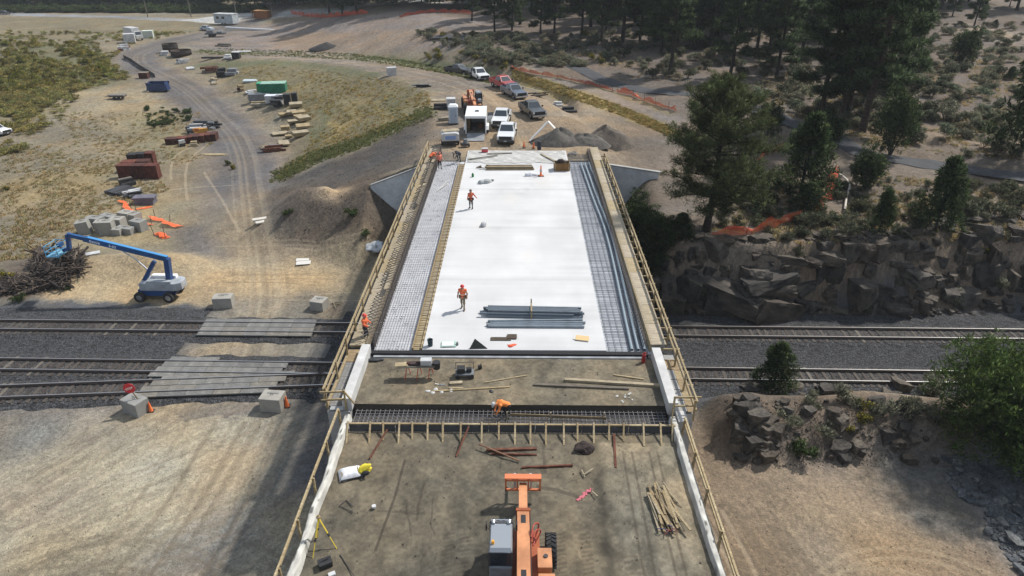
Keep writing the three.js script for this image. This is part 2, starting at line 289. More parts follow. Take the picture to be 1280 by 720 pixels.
  poly([[7, 39.2], [W, 38.4], [W, 54.8], [7, 54]], [.07, .07, .074], 1, .35);
  // near side, beyond the retaining wall
  poly([[7, 0], [60, 0], [60, 33.5], [13, 35], [12, 38.5], [7, 39.5]], [.235, .172, .112], 1, .6);
  poly([[12.6, 33.8], [34, 33], [36, 39], [30, 40.6], [13, 40.4]], [.13, .1, .075], 1, .8);
  poly([[22, 38.6], [34, 39], [34, 41], [24, 41]], [.33, .26, .17], .9, .8);
  poly([[23, 27], [28, 27], [29.5, 34.5], [25, 35], [23, 31.5]], [.12, .118, .108], .85, 1);
  poly([[26.5, 24], [60, 20], [60, 36], [29, 35], [27.5, 29]], [.17, .178, .19], .9, 1);
  poly([[13, 24], [22, 23], [23, 30], [14, 31]], [.23, .175, .115], .6, 1.5);
}
function soilTracks(l2) {
  const two = (pts, g, w, c, a) => { l2(shift(pts, g / 2), w, c, a); l2(shift(pts, -g / 2), w, c, a); };
  const dk = [.13, .1, .07], lt = [.5, .42, .29], r = rng(77);
  for (let i = 0; i < 5; i++) { const s = (i - 2) * .8 + r() * .4; two(shift(HAUL, s), 1.9, .35, i % 2 ? lt : dk, .14); }
  l2(shift(HAUL, 1.5), .5, lt, .22); l2(shift(HAUL, -.7), .5, lt, .22); l2(shift(HAUL, .4), .6, dk, .2);
  // sweeps in the bottom corner
  for (let i = 0; i < 44; i++) {
    const x = -34 + r() * 18, D = 21 + r() * 14, a = r() * .8 + .35, L = 5 + r() * 12;
    const pts = [[x, D], [x + Math.cos(a) * L * .5, D + Math.sin(a) * L * .5 + (r() - .5) * 1.5], [x + Math.cos(a) * L, D + Math.sin(a) * L + (r() - .5) * 3]];
    two(pts, 1.8 + r() * .5, .28 + r() * .25, r() < .55 ? dk : lt, .08 + r() * .1);
  }
  for (let i = 0; i < 6; i++) { const cx = -25 + r() * 6, cD = 17 + r() * 3, R = 5 + r() * 5, pts = []; for (let a = .2; a < 2.9; a += .3) pts.push([cx + Math.cos(a) * R, cD + Math.sin(a) * R * .9]); two(pts, 1.9, .34, dk, .2); }
  for (let i = 0; i < 9; i++) { const x = -23 + r() * 5; two([[x, 18], [x + .6 + r(), 26], [x + r() * 2, 38]], 1.9, .3, dk, .18); }
  for (let i = 0; i < 14; i++) { const x = -24.5 + i * .5 + r(); l2([[x, 20], [x - 1.2, 25]], .12, dk, .2); }
  // churned ground on the near right
  for (let i = 0; i < 16; i++) { const x = 10 + r() * 7, c = (r() - .5) * 3; two([[x - 1 + c, 17], [x + c * .4, 23], [x - 1.5, 28 + r() * 2]], 1.2, .25, r() < .6 ? dk : lt, .34); }
  for (let i = 0; i < 4; i++) { const cx = 19 + r() * 2, cD = 20, R = 5 + i * .7, pts = []; for (let a = .3; a < 2.7; a += .3) pts.push([cx + Math.cos(a) * R, cD + Math.sin(a) * R]); l2(pts, .3, lt, .2); }
  for (let i = 0; i < 10; i++) { const y = 300 + r() * 75, x = 240 + r() * 120; l2(PT([[x, y], [x + 60, y + 5 * (r() - .5)], [x + 130, y + 10 * (r() - .5)]]), .3, r() < .5 ? lt : dk, .22); }
  for (const q of [[[214, 225], [212, 205], [225, 190], [245, 182]], [[234, 250], [229, 215], [240, 195], [260, 180]], [[200, 238], [240, 234], [290, 232]], [[255, 215], [275, 245], [300, 290]]]) l2(PT(q), .35, lt, .35);
  for (let i = 0; i < 5; i++) l2(shift(ROADL, (i - 2) * 1.3), .4, i % 2 ? lt : dk, .25);
}
{
  const xs = [], ds = [];
  for (let x = -64; x <= 64.01; x += .4) xs.push(x); let st = .5, x = 64; while (x < 640) { x += st; st = Math.min(30, st * 1.09); xs.push(x); xs.unshift(-x); }
  for (let D = 4; D <= 112.01; D += .4) ds.push(D); st = .5; let D = 112; while (D < 1200) { D += st; st = Math.min(40, st * 1.035); ds.push(D); }
  const nx = xs.length, nd = ds.length, pos = new Float32Array(nx * nd * 3), uv = new Float32Array(nx * nd * 2);
  for (let j = 0; j < nd; j++) for (let i = 0; i < nx; i++) { const k = j * nx + i; pos.set([xs[i], H(xs[i], -ds[j]), -ds[j]], k * 3); uv.set([xs[i], ds[j]], k * 2); }
  const near = [], far = [];
  for (let j = 0; j < nd - 1; j++) for (let i = 0; i < nx - 1; i++) { const a = j * nx + i, b = a + 1, c = a + nx, d = c + 1; (xs[i] >= -64.2 && xs[i + 1] <= 64.2 && ds[j + 1] <= 112.2 ? near : far).push(a, b, d, a, d, c); }
  const g = new THREE.BufferGeometry(); g.setAttribute('position', new THREE.BufferAttribute(pos, 3)); g.setAttribute('uv', new THREE.BufferAttribute(uv, 2));
  g.setIndex(near.concat(far)); g.addGroup(0, near.length, 0); g.addGroup(near.length, far.length, 1); g.computeVertexNormals();
  const mk = (t) => new THREE.MeshStandardMaterial({ map: t, roughness: 1, bumpMap: T.bumpfine, bumpScale: .11 });
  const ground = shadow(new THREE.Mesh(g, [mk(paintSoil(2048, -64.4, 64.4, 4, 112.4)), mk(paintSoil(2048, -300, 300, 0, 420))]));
  ground.name = 'ground'; ground.userData.kind = 'structure'; scene.add(ground);
}
// paved path between the pines
{
  const pl = PT([[1460, 258], [1280, 222], [1190, 209], [1100, 196], [1030, 170], [930, 133], [800, 112], [740, 93], [700, 74], [650, 54], [600, 50], [540, 47]]);
  const cur = new THREE.CatmullRomCurve3(pl.map((p) => V(p[0], 0, -p[1]))), n = 160, v = [], ix = [], uvs = [];
  for (let i = 0; i <= n; i++) { const p = cur.getPointAt(i / n), t = cur.getTangentAt(i / n); for (let k = -2; k <= 2; k++) { const x = p.x - t.z * k * .8, z = p.z + t.x * k * .8; v.push(x, Math.max(H(x, z), H(p.x, p.z)) + (Math.abs(k) === 2 ? .03 : .09), z); uvs.push(x, z); } }
  for (let i = 0; i < n; i++) for (let k = 0; k < 4; k++) { const a = i * 5 + k; ix.push(a, a + 1, a + 6, a, a + 6, a + 5); }
  const g = new THREE.BufferGeometry(); g.setAttribute('position', new THREE.Float32BufferAttribute(v, 3)); g.setAttribute('uv', new THREE.Float32BufferAttribute(uvs, 2)); g.setIndex(ix); g.computeVertexNormals();
  struct('paved_path', g, M(.075, .078, .085, { map: T.mottle, roughness: .9 }));
}
// ---------------------------------------------------------------- shared materials
const WOOD = [[.56, .42, .22], [.64, .49, .27], [.5, .37, .19], [.7, .56, .33], [.4, .3, .17]].map((c) => M(...c, { map: T.wood, roughness: .8 }));
const PALE = M(.66, .55, .37, { map: T.wood, roughness: .75 }), PLY = M(.55, .4, .22, { map: T.wood, roughness: .8 }), GREYWOOD = M(.3, .27, .22, { map: T.wood });
const PLYP = M(.74, .63, .46, { map: T.wood, roughness: .8 });
const CONC = M(.46, .455, .44, { map: T.concrete, bump: .006 }), CONCD = M(.3, .31, .33, { map: T.concrete, bump: .006 }), WHITEC = M(.72, .72, .7, { map: T.concrete, roughness: .8 });
const REBAR = M(.115, .105, .1, { roughness: .7 }), REBARB = M(.2, .14, .1, { map: T.rust, roughness: .8 }), STEEL = M(.05, .05, .055, { roughness: .5, metalness: .4 }), RUST = M(.26, .105, .06, { map: T.rust, roughness: .8 });
const BLACK = M(.02, .02, .022, { roughness: .6 }), WHITE = M(.74, .75, .75, { map: T.mottle, roughness: .5 }), RUBBER = M(.03, .03, .031, { roughness: .9, bump: .004 });
const DARKM = M(.06, .06, .065, { roughness: .5, metalness: .3 }), CHROME = M(.55, .56, .58, { metalness: .9, roughness: .3 }), GLASS = M(.02, .026, .032, { roughness: .06, specularIntensity: 1, clearcoat: 1 });
const ORANGE = M(.68, .22, .075, { roughness: .45, map: T.mottle }), ORANGEC = M(.85, .19, .05, { roughness: .8 }), RED = M(.45, .03, .025, { roughness: .5 }), GREYM = M(.26, .28, .3, { map: T.mottle, roughness: .5 });
const B0 = V(-.4, 0, 0);                                            // bridge axis; local x = distance from the axis, z = -D
const SOIL = (() => {                                               // damp graded soil of the approach, with wheel marks
  const n = 1024, c = document.createElement('canvas'); c.width = c.height = n; const k = c.getContext('2d'), im = k.createImageData(n, n), w = 18, L = 30;
  for (let y = 0; y < n; y++) for (let x = 0; x < n; x++) {
    const u = x / n * w - 9, D = 34 - y / n * L, o = (y * n + x) * 4, e = fbm(u * .35 + 3, D * .3, 4) - .5, f = fbm(u * 1.7, D * 1.5 + 8, 5) - .5, g = hash(x, y) - .5, h = vn(u * 7, D * 7) - .5;
    const side = sst(4.1, 4.7, u + (vn(D * .8, 2) - .5) * .5) * (D < 26.8 ? 1 : 0), mid = gauss(u, D, -2, 18, 6, 6);
    const v = (1 + .42 * e + .55 * f + .25 * g + .22 * h) * (1 + .22 * side - .06 * mid) * (D > 29 ? 1.05 : 1) * (1 - .28 * gauss(u, D, 4.2, 20, .3, 7) * (D < 27 ? 1 : 0));
    im.data[o] = (97 + 10 * e) * v; im.data[o + 1] = 90 * v; im.data[o + 2] = (76 - 10 * e) * v; im.data[o + 3] = 255;
  }
  k.putImageData(im, 0, 0);
  const X = (u) => (u + 9) / w * n, Y = (D) => (34 - D) / L * n, r = rng(5), st = (pts, lw, col) => { k.strokeStyle = col; k.lineWidth = lw / w * n; k.lineCap = 'round'; k.beginPath(); pts.forEach(([u, D], i) => k[i ? 'lineTo' : 'moveTo'](X(u), Y(D))); k.stroke(); };
  for (let i = 0; i < 46; i++) { const u = -7 + r() * 11, D = 8 + r() * 17, q = []; let a = r() * 6.3; let p = [u, D]; for (let j = 0; j < 7; j++) { q.push(p); a += (r() - .5) * .7; p = [p[0] + Math.cos(a) * .35, p[1] + Math.sin(a) * .35]; } st(q, .06 + r() * .1, `rgba(40,34,28,${.12 + r() * .22})`); }
  for (const u of [5.6, 6.05, 6.9, 7.3]) st([[u, 26], [u - .1, 20], [u, 4]], .12, 'rgba(60,52,44,.35)');
  for (const u of [1.6, 2.2, 3.3, -1.8, -2.5]) for (let D = 5; D < 21; D += .22) st([[u - .22, D], [u + .22, D + .1]], .07, `rgba(45,38,30,${.16 + .1 * r()})`);
  for (let D = 5; D < 20; D += .3) st([[4.8, D], [5.35, D + .05]], .1, 'rgba(60,50,40,.25)');
  st([[-5.1, 25.4], [-5.2, 23], [-5.5, 20]], .12, 'rgba(45,38,32,.5)');
  const t = new THREE.CanvasTexture(c); t.colorSpace = THREE.SRGBColorSpace; return new THREE.MeshStandardMaterial({ map: t, roughness: 1, bumpMap: T.bumpfine, bumpScale: .05 });
})();
// ---------------------------------------------------------------- approach fill
function soilSheet(name, D0, D1, y, amp, u0 = -8.4, u1 = 8.4) {
  const nu = 110, nD = Math.round((D1 - D0) / .15), v = [], uv = [], ix = [];
  for (let j = 0; j <= nD; j++) for (let i = 0; i <= nu; i++) {
    const u = mix(u0, u1, i / nu), D = mix(D0, D1, j / nD), furrow = D < 26.5 ? -.1 * gauss(u, D, 4.3 + .25 * Math.sin(D), D, .25, 1) + .06 * sst(4.5, 5, u) : 0;
    v.push(u - .4, y + amp * (fbm(u * .9, D * .9, 4) - .5) * 2 + amp * .5 * (vn(u * 4, D * 4) - .5) + furrow, -D); uv.push((u + 9) / 18, (D - 4) / 30);
  }
  for (let j = 0; j < nD; j++) for (let i = 0; i < nu; i++) { const a = j * (nu + 1) + i; ix.push(a, a + 1, a + nu + 2, a, a + nu + 2, a + nu + 1); }
  const g = new THREE.BufferGeometry(); g.setAttribute('position', new THREE.Float32BufferAttribute(v, 3)); g.setAttribute('uv', new THREE.Float32BufferAttribute(uv, 2)); g.setIndex(ix); g.computeVertexNormals();
  const o = shadow(new THREE.Mesh(g, SOIL)); o.name = numbered(name); o.userData.kind = 'structure'; scene.add(o); return o;
}
const YS = 7.95;                                                    // soil level in front of the trench
soilSheet('approach_ground', 4, 27.45, YS, .07);
soilSheet('approach_ground', 29.35, 33.75, 8.3, .02);
struct('approach_core', [bx(16.8, 7.6, 25.2, -.4, 3.9, -16.4), bx(16.8, 7.2, 5.6, -.4, 3.9, -31.2)], M(.13, .11, .085, { map: T.dirtmap }));
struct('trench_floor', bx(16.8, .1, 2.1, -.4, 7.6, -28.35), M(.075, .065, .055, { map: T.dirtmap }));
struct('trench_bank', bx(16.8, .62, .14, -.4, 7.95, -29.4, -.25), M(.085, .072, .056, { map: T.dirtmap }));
// ---------------------------------------------------------------- bridge
const bridge = thing('highway_bridge', 'long concrete highway bridge under construction crossing over the railway tracks', 'bridge', B0);
const slabTex = (() => {
  const n = 1024, c = document.createElement('canvas'); c.width = 512; c.height = n; const k = c.getContext('2d'), im = k.createImageData(512, n);
  for (let y = 0; y < n; y++) for (let x = 0; x < 512; x++) { const o = (y * 512 + x) * 4, u = x / 512 * 11, D = y / n * 41, v = 1 + .12 * (fbm(u * .5, D * .3, 4) - .5) + .045 * (vn(u * .3, D * 1.6) - .5) + .025 * (vn(u * .2, D * 6) - .5) + .025 * (hash(x, y) - .5) - .05 * gauss(u, D, 5.5, 28, 2.5, 3) * vn(u * 2, D * 2) - .04 * sst(.4, 0, Math.abs(((D + 100) % 9.5) - 4.7)) ; im.data[o] = 195 * v; im.data[o + 1] = 195 * v; im.data[o + 2] = 195 * v; im.data[o + 3] = 255; }
  k.putImageData(im, 0, 0);
  for (const [x, y, r] of [[230, 640, 60], [300, 330, 40], [120, 480, 50], [380, 760, 70]]) { const g = k.createRadialGradient(x, y, 0, x, y, r); g.addColorStop(0, 'rgba(205,200,190,.35)'); g.addColorStop(1, 'rgba(205,200,190,0)'); k.fillStyle = g; k.fillRect(x - r, y - r, 2 * r, 2 * r); }
  const t = new THREE.CanvasTexture(c); t.colorSpace = THREE.SRGBColorSpace; t.wrapS = t.wrapT = THREE.RepeatWrapping; t.repeat.set(1 / 11.05, 1 / 41); t.offset.set(5.35 / 11.05, 75.4 / 41); return t;
})();
part('deck_slab', bx(11.05, .25, 41, .175, 8.375, -54.9), new THREE.MeshStandardMaterial({ map: slabTex, roughness: .8 }), bridge);
const FLOOR = M(.74, .75, .78, { map: T.concrete }), FLOORD = M(.52, .55, .6, { map: T.concrete });
part('deck_form', bx(2.95, .12, 41, -6.85, 8.2, -54.9), FLOOR, bridge);
part('deck_form', bx(2.7, .12, 41, 7.06, 8.2, -54.9), FLOORD, bridge);
for (const u of [-7.4, -4.4, -1.5, 1.5, 4.4, 7.4]) part('girder', [bx(.16, 1.5, 37.4, u, 7.3, -53.1), bx(.5, .08, 37.4, u, 6.51, -53.1), bx(.5, .08, 37.4, u, 8.07, -53.1)], M(.12, .07, .045, { map: T.rust }), bridge);
part('abutment', [bx(18, 8, .9, 0, 3.9, -34.1)], CONCD, bridge);
part('abutment', [bx(19.2, 8.2, .8, 0, 4, -72), bx(19.2, 1.1, 3, 0, 7.55, -74)], CONCD, bridge);
part('pavement_joint', bx(16.5, .22, .34, -.1, 8.36, -34.17), M(.012, .012, .014), bridge);
part('joint_strip', bx(16.2, .16, .2, -.1, 8.28, -33.88), M(.42, .44, .46, { map: T.mottle }), bridge);
{ // reinforcement laid over the pavement forms
  const bars = []; const r = rng(9);
  for (let u = -8.2; u < -6.05; u += .17) bars.push(bx(.017, .017, 40.8, u, 8.325, -54.9));
  for (let D = 34.6; D < 75.2; D += .3) bars.push(bx(2.25, .016, .018, -7.15 + (r() - .5) * .04, 8.35, -D));
  part('rebar_mat', bars, M(.27, .27, .29), bridge).userData.kind = 'stuff';
  const bars2 = []; for (let D = 34.6; D < 74.6; D += .19) bars2.push(bx(2.2, .022, .024, 6.9 + (r() - .5) * .1, 8.31 + r() * .05, -D, 0, (r() - .5) * .03));
  for (let u = 5.95; u < 8; u += .4) bars2.push(bx(.024, .024, 40, u, 8.34, -54.7));
  part('rebar_mat', bars2, M(.14, .15, .17), bridge).userData.kind = 'stuff';
  const ties = []; for (let i = 0; i < 150; i++) ties.push(bx(.05, .04, .05, -8.1 + Math.round(r() * 12) * .17, 8.36, -34.6 - Math.round(r() * 133) * .3)); part('bar_chair', ties, M(.03, .03, .05), bridge).userData.kind = 'stuff';
}
// timber strip along the slab's edge, with its row of dowels
for (let i = 0; i < 9; i++) { const a = 34.5 + i * 4.02, L = 4; for (const u of [-5.95, -5.42]) part('form_board', bx(.1, .16, L, u, 8.46, -(a + L / 2)), WOOD[(i * 2 + (u > -5.6)) % 4], bridge); part('form_plank', bx(.44, .03, L, -5.68, 8.4, -(a + L / 2)), i % 3 ? PALE : WOOD[3], bridge); }
{ const g = boxUV(one([bar(V(-.34, .02, 0), V(.3, .05, .06), .018), bar(V(.3, .05, .06), V(.3, .05, .2), .018), bar(V(.3, .05, .2), V(-.3, .02, .24), .018)])); for (let D = 34.9; D < 70.4; D += .62) { const m = shadow(new THREE.Mesh(g, REBARB)); m.name = 'dowel'; m.position.set(-5.66, 8.5, -D); bridge.add(m); } }
// side forms of the barrier: outer platform, upright form, reinforcement hoops
{
  for (let i = 0; i < 17; i++) { const a = 34.6 + i * 2.42, r = rng(i + 40);
    part('platform_plank', bx(.98, .04, 2.4, -9.28, 8.62 + r() * .01, -(a + 1.2), 0, 0, .02), [WOOD[3], PLYP, PLYP, PALE][Math.floor(r() * 4)], bridge);
    part('side_form', bx(.05, .56, 2.4, -8.72, 8.52, -(a + 1.2), 0, 0, .1), M(.46, .37, .25, { map: T.wood }), bridge);
    part('side_form', bx(.06, .5, 2.4, 8.36, 8.56, -(a + 1.2), 0, 0, -.12), [WOOD[3], PALE, WOOD[1]][i % 3], bridge);
    part('platform_plank', bx(.86, .04, 2.4, 8.86, 8.8 + r() * .01, -(a + 1.2), 0, 0, .03), [PLYP, PALE, PLYP, PLYP, WOOD[3]][i % 5], bridge); }
  const hoop = boxUV(one([bar(V(.32, 0, 0), V(.2, .9, 0), .021), bar(V(.2, .95, 0), V(-.62, .8, .42), .032), bar(V(.2, .9, 0), V(.2, .95, 0), .02), bar(V(-.62, .8, .42), V(-.15, .2, .05), .024)]));
  const hoop2 = boxUV(one([bar(V(.3, 0, 0), V(.24, .95, .02), .018), bar(V(.24, .95, .02), V(.05, 1.02, .14), .018)]));
  let k = 0;
  for (let D = 34.9; D < 74.6; D += .42, k++) { const m = shadow(new THREE.Mesh(D % 7 < 6.2 ? hoop : hoop2, REBAR)); m.name = 'rebar_hoop'; m.position.set(-8.55, 8.3, -D); m.rotation.y = (rng(k + 3)() - .5) * .3; bridge.add(m); }
  const cur = []; const r = rng(12); for (let D = 34.7; D < 75; D += .2) { cur.push(bar(V(-8.28, 8.3, -D), V(-8.36, 9.05 + .12 * r(), -D + .05 * r()), .014)); cur.push(bar(V(8.06, 8.3, -D), V(8.12, 8.95 + .12 * r(), -D + .08 * r()), .015)); if (Math.round(D * 5) % 2) cur.push(bar(V(7.92, 8.3, -D), V(8.02, 8.9, -D + .1), .015)); }
  for (const y of [8.5, 8.7, 8.9]) cur.push(bx(.02, .02, 40.2, -8.3, y, -54.9), bx(.024, .024, 40.2, 8.07, y + .1, -54.9));
  part('rebar_curtain', cur, M(.13, .11, .1), bridge).userData.kind = 'stuff';
  // pale planks laid along the top of the far form, and stubs of the brackets
  for (const [a, b] of [[203, 225], [228, 252], [188, 200], [330, 358]]) { const p = P(a < 300 ? 470 : 452, a, 9.2), q = P(0, b, 9.2); part('cap_plank', bx(.3, .05, Math.abs(p.z - q.z), -8.62, 9.12, (p.z + q.z) / 2), PALE, bridge); }
  for (let D = 30; D < 74; D += 1.22) part('bracket_arm', bx(1.7, .1, .09, 9.35, 8.3, -D), WOOD[Math.round(D) % 4], bridge);
  for (let D = 35; D < 74; D += 1.22) part('bracket_arm', bx(1.1, .1, .09, -9.3, 8.3, -D), WOOD[Math.round(D) % 4], bridge);
}
// guard rails
function guardrail(label, u, D0, D1, y0, top, opt = {}) {
  const t = thing('guard_rail', label, 'guardrail', B0); const n = Math.max(1, Math.round((D1 - D0) / (opt.step ?? 2.4))), r = rng(Math.round(D1 * 10 + u * 7));
  for (let i = 0; i <= n; i++) { const D = mix(D0, D1, i / n); part('post', bx(.09, top - y0 + .12, .09, u, (top + y0) / 2, -D, 0, 0, (r() - .5) * .06), WOOD[i % 3], t); if (opt.brace) part('brace', bar(V(u + opt.brace, y0 - .1, -D + .4), V(u, top - .25, -D), .06, .04), WOOD[(i + 1) % 4], t); }
  for (let i = 0; i < n; i++) { const a = mix(D0, D1, i / n), b = mix(D0, D1, (i + 1) / n) + .2; const s = opt.side ?? 1; for (const [k, y] of (opt.rails ?? [top, top - .5]).entries()) part('rail', bar(V(u + .07 * s, y + (r() - .5) * .05, -a + .1), V(u + .07 * s, y + (r() - .5) * .05, -b), .09, .13), WOOD[(i + k) % 2 ? 1 : 3], t); }
  return t;
}
guardrail('long wooden guardrail along the bridge edge above the dirt crossing road', -9.72, 29, 75, 8.3, 9.55, { side: -1 });
guardrail('long wooden guardrail along the bridge edge above the basalt cliff', 9.5, 28.2, 71, 8.3, 9.5, { side: 1 });
guardrail('wooden guardrail with braces on the approach wall above the shaded bare yard', -8.9, 6, 28.2, 7.6, 8.72, { rails: [8.72], brace: .3, side: -1 });
guardrail('wooden guardrail with braces on the approach wall above the churned dirt and rocks', 8.9, 6, 27.6, 7.6, 8.72, { rails: [8.72, 8.42], brace: -.3, side: 1 });
{ const t = thing('end_rail', 'short wooden return rail closing the walkway above the shaded yard', 'guardrail', B0);
  part('rail', bar(V(-9.95, 9.45, -28.8), V(-8.7, 9.45, -28.9), .06, .1), WOOD[1], t); part('rail', bar(V(-9.95, 8.95, -28.8), V(-8.7, 8.95, -28.9), .06, .1), WOOD[0], t); part('rail', bar(V(-8.7, 9.45, -28.9), V(-8.15, 8.9, -28.6), .06, .1), WOOD[0], t); part('post', bx(.09, 1.3, .09, -8.7, 8.9, -28.9), WOOD[1], t);
  const q = thing('end_rail', 'short wooden return rail closing the walkway above the ballast and rocks', 'guardrail', B0);
  part('rail', bar(V(9.9, 9.45, -28.6), V(8.55, 9.5, -28.5), .06, .1), WOOD[1], q); part('rail', bar(V(9.7, 8.9, -28.6), V(8.55, 8.95, -28.5), .06, .1), WOOD[3], q); part('rail', bar(V(8.5, 9.5, -28.5), V(8.25, 8.5, -27.6), .06, .1), WOOD[0], q); part('post', bx(.09, 1.3, .09, 8.5, 8.9, -28.5), WOOD[2], q); }
// kerbs and walkways between the joint and the trench
{
  const kerb = solo('concrete_kerb', bx(.5, .75, 5.3, 0, .375, 0), WHITEC, V(-9.05, 8.2, -31.6), 0, 'white concrete kerb beside the walkway with the grey planks', 'kerb');
  again(kerb, V(8.15, 8.2, -31.4), 0, 'white concrete kerb beside the walkway with loose concrete slabs');
  const w = thing('walkway', 'walkway of grey and tan boards outside the kerb above the level crossing', 'walkway', B0);
  for (let i = 0; i < 4; i++) part('plank', bx(.22, .05, 4.1, -9.06 - i * .235, 8.38 + (i % 2) * .006, -31.1), i ? M(.42, .41, .39, { map: T.wood }) : GREYWOOD, w);
  part('plywood_sheet', bx(.9, .04, 1.3, -9.35, 8.42, -33.8), PLY, w); part('edge_plank', bx(.16, .14, 5, -9.74, 8.4, -31.5), WOOD[1], w); part('panel', bx(.7, .04, .5, -9.2, 8.36, -29), M(.5, .52, .53, { map: T.concrete }), w);
  const w2 = thing('walkway', 'walkway of loose concrete slabs and plywood outside the kerb above the ballast', 'walkway', B0);
  for (let i = 0; i < 5; i++) { const D = 29.2 + i * .95; part('concrete_slab', bx(.55, .07, .88, 9.05, 8.4 + (i % 2) * .01, -D, 0, .03 * (i % 3)), i > 3 ? PLY : CONC, w2); part('plywood_sheet', bx(.36, .04, .92, 9.54, 8.38, -D), i % 2 ? WOOD[1] : PLY, w2); }
  part('corner_block', bx(.5, .7, .9, 8.95, 8.1, -28.3), WHITEC, w2);
}
// retaining walls with the white cloth folded over their tops
{
  for (const [s, label, l2] of [[-1, 'tall concrete retaining wall of the approach facing the bare yard', 'white folded geotextile cloth over the wall top beside the shaded yard'], [1, 'tall concrete retaining wall of the approach facing the rocky hump', 'white folded geotextile cloth over the wall top beside the churned dirt']]) {
    const t = thing('retaining_wall', label, 'retaining wall', B0);
    for (let r = 0; r < 5; r++) for (let i = 0; i < 10; i++) part('panel', bx(.3, 1.58, 2.38, s * (8.6 + (i % 2) * .008), r * 1.6 + .6 - .3, -(5.2 + i * 2.4)), CONC, t);
    part('panel', bx(1.2, 8.2, 5.6, s * 9.1, 4.1, -31.6), CONC, t);
    const n = 200, k = 8, v = [], ix = [], cl = []; for (let i = 0; i <= n; i++) for (let j = 0; j <= k; j++) { const D = mix(4.2, 28.4, i / n), q = j / k - .5, w = .34 + .14 * vn(D * .9, s + 3), x = s * 8.52 + q * w + (vn(D * 1.1, 7 + s) - .5) * (s < 0 ? .1 : .03), cr = Math.abs(fbm(D * 2.1, j * .6 + s * 9, 3) - .5); v.push(x, 8.28 + .07 * (1 - 4 * q * q) + cr * (s < 0 ? .2 : .08) - (j === 0 || j === k ? .3 : 0), -D); const e = vn(D * 1.7 + s * 5, j * .5) > .86 ? .25 : .95 + .3 * (vn(D * 3, j) - .5); cl.push(e, e * .99, e * .95); }
    for (let i = 0; i < n; i++) for (let j = 0; j < k; j++) { const a = i * (k + 1) + j; ix.push(a, a + 1, a + k + 2, a, a + k + 2, a + k + 1); }
    const gg = new THREE.BufferGeometry(); gg.setAttribute('position', new THREE.Float32BufferAttribute(v, 3)); gg.setAttribute('color', new THREE.Float32BufferAttribute(cl, 3)); gg.setIndex(ix); gg.computeVertexNormals(); const gs = gg;
    const c = part('geotextile', gs, M(.8, .79, .75, { map: T.mottle, roughness: .95, vertexColors: true, side: THREE.DoubleSide }), scene); c.name = numbered('geotextile'); c.position.copy(B0); tag(c, l2, 'cloth');
  }
}
// wing walls
for (const [s, pts, label] of [[-1, [[9.5, -1], [15.9, -1], [15.9, 5.7], [9.5, 8.15]], 'blue-grey concrete wing wall beside the dark soil cone'], [1, [[9.5, -1], [15.6, -1], [15.6, 7.25], [9.5, 8.2]], 'pale concrete wing wall behind the dark junipers']]) {
  const t = thing('wing_wall', label, 'wing wall', B0); part('wall', prism(pts.map((p) => [p[0] * s, p[1]]), .4, .02).translate(0, 0, -71.5), M(.78, .82, .84, { map: T.concrete, bump: .006 }), t);
  part('coping', bar(V(s * 9.5, pts[3][1] + .05, -71.5), V(s * 15.9, pts[2][1] + .05, -71.5), .46, .12), CONC, t);
}
// trench formwork with braces; reinforcement in the trench
{
  const t = thing('trench_formwork', 'row of wooden braces holding a form board along the trench', 'formwork', B0);
  for (let i = 0; i < 7; i++) { part('form_board', bx(2.36, .42, .05, -7.1 + i * 2.4, 8.12, -27.62), M(.15, .155, .16, { map: T.wood }), t); part('top_board', bx(2.38, .05, .1, -7.1 + i * 2.4, 8.37 + (i % 2) * .003, -27.64), WOOD[(i + 1) % 4], t); }
  const xs = [437, 465, 481, 501, 517, 536, 555, 577, 603, 624, 644, 663, 682, 704, 721, 741, 760, 778, 802, 823, 838];
  xs.forEach((x, i) => { const p = P(x, 521, 8.42), r = rng(i + 70), L = .75 + r() * .5; part('brace', bar(V(p.x + .4, 8.46, -27.7), V(p.x + .4 - (x - 640) * .0006, YS - .02, -27.7 + L), .085, .06), WOOD[[3, 1, 0, 3, 1][i % 5]], t); });
  const d = thing('trench_divider', 'long thin board on stakes above the trench reinforcement beside the crouching worker', 'formwork', B0);
  const a = P(638, 510, 8.35), b = P(757, 516, 8.35); part('board', bar(V(a.x + .4, 8.28, -28.55), V(b.x + .4, 8.28, -28.3), .04, .16), WOOD[4], d);
  for (const x of [634, 688, 754]) { const p = P(x, 514, 8.35); part('stake', bx(.08, .75, .06, p.x + .4, 8.2, -28.4), PALE, d); }
  const mats = solo('trench_rebar', (() => { const gs = [], r = rng(4); for (const y of [7.75, 8.05]) { for (let u = -8.2; u < 8.2; u += .25) gs.push(bx(.026, .026, 1.6, u + (r() - .5) * .04, y, -28.4)); for (let D = 27.85; D < 29.2; D += .24) gs.push(bx(16.5, .026, .026, 0, y + .02, -D)); } for (let u = -8.1; u < 8.2; u += .5) gs.push(bx(.024, .4, .024, u, 7.9, -29.1)); return gs; })(), M(.17, .165, .17), B0, 0, 'double mat of thin grey reinforcing bars lying in the trench', 'rebar mat');
  mats.userData.kind = 'stuff';
}
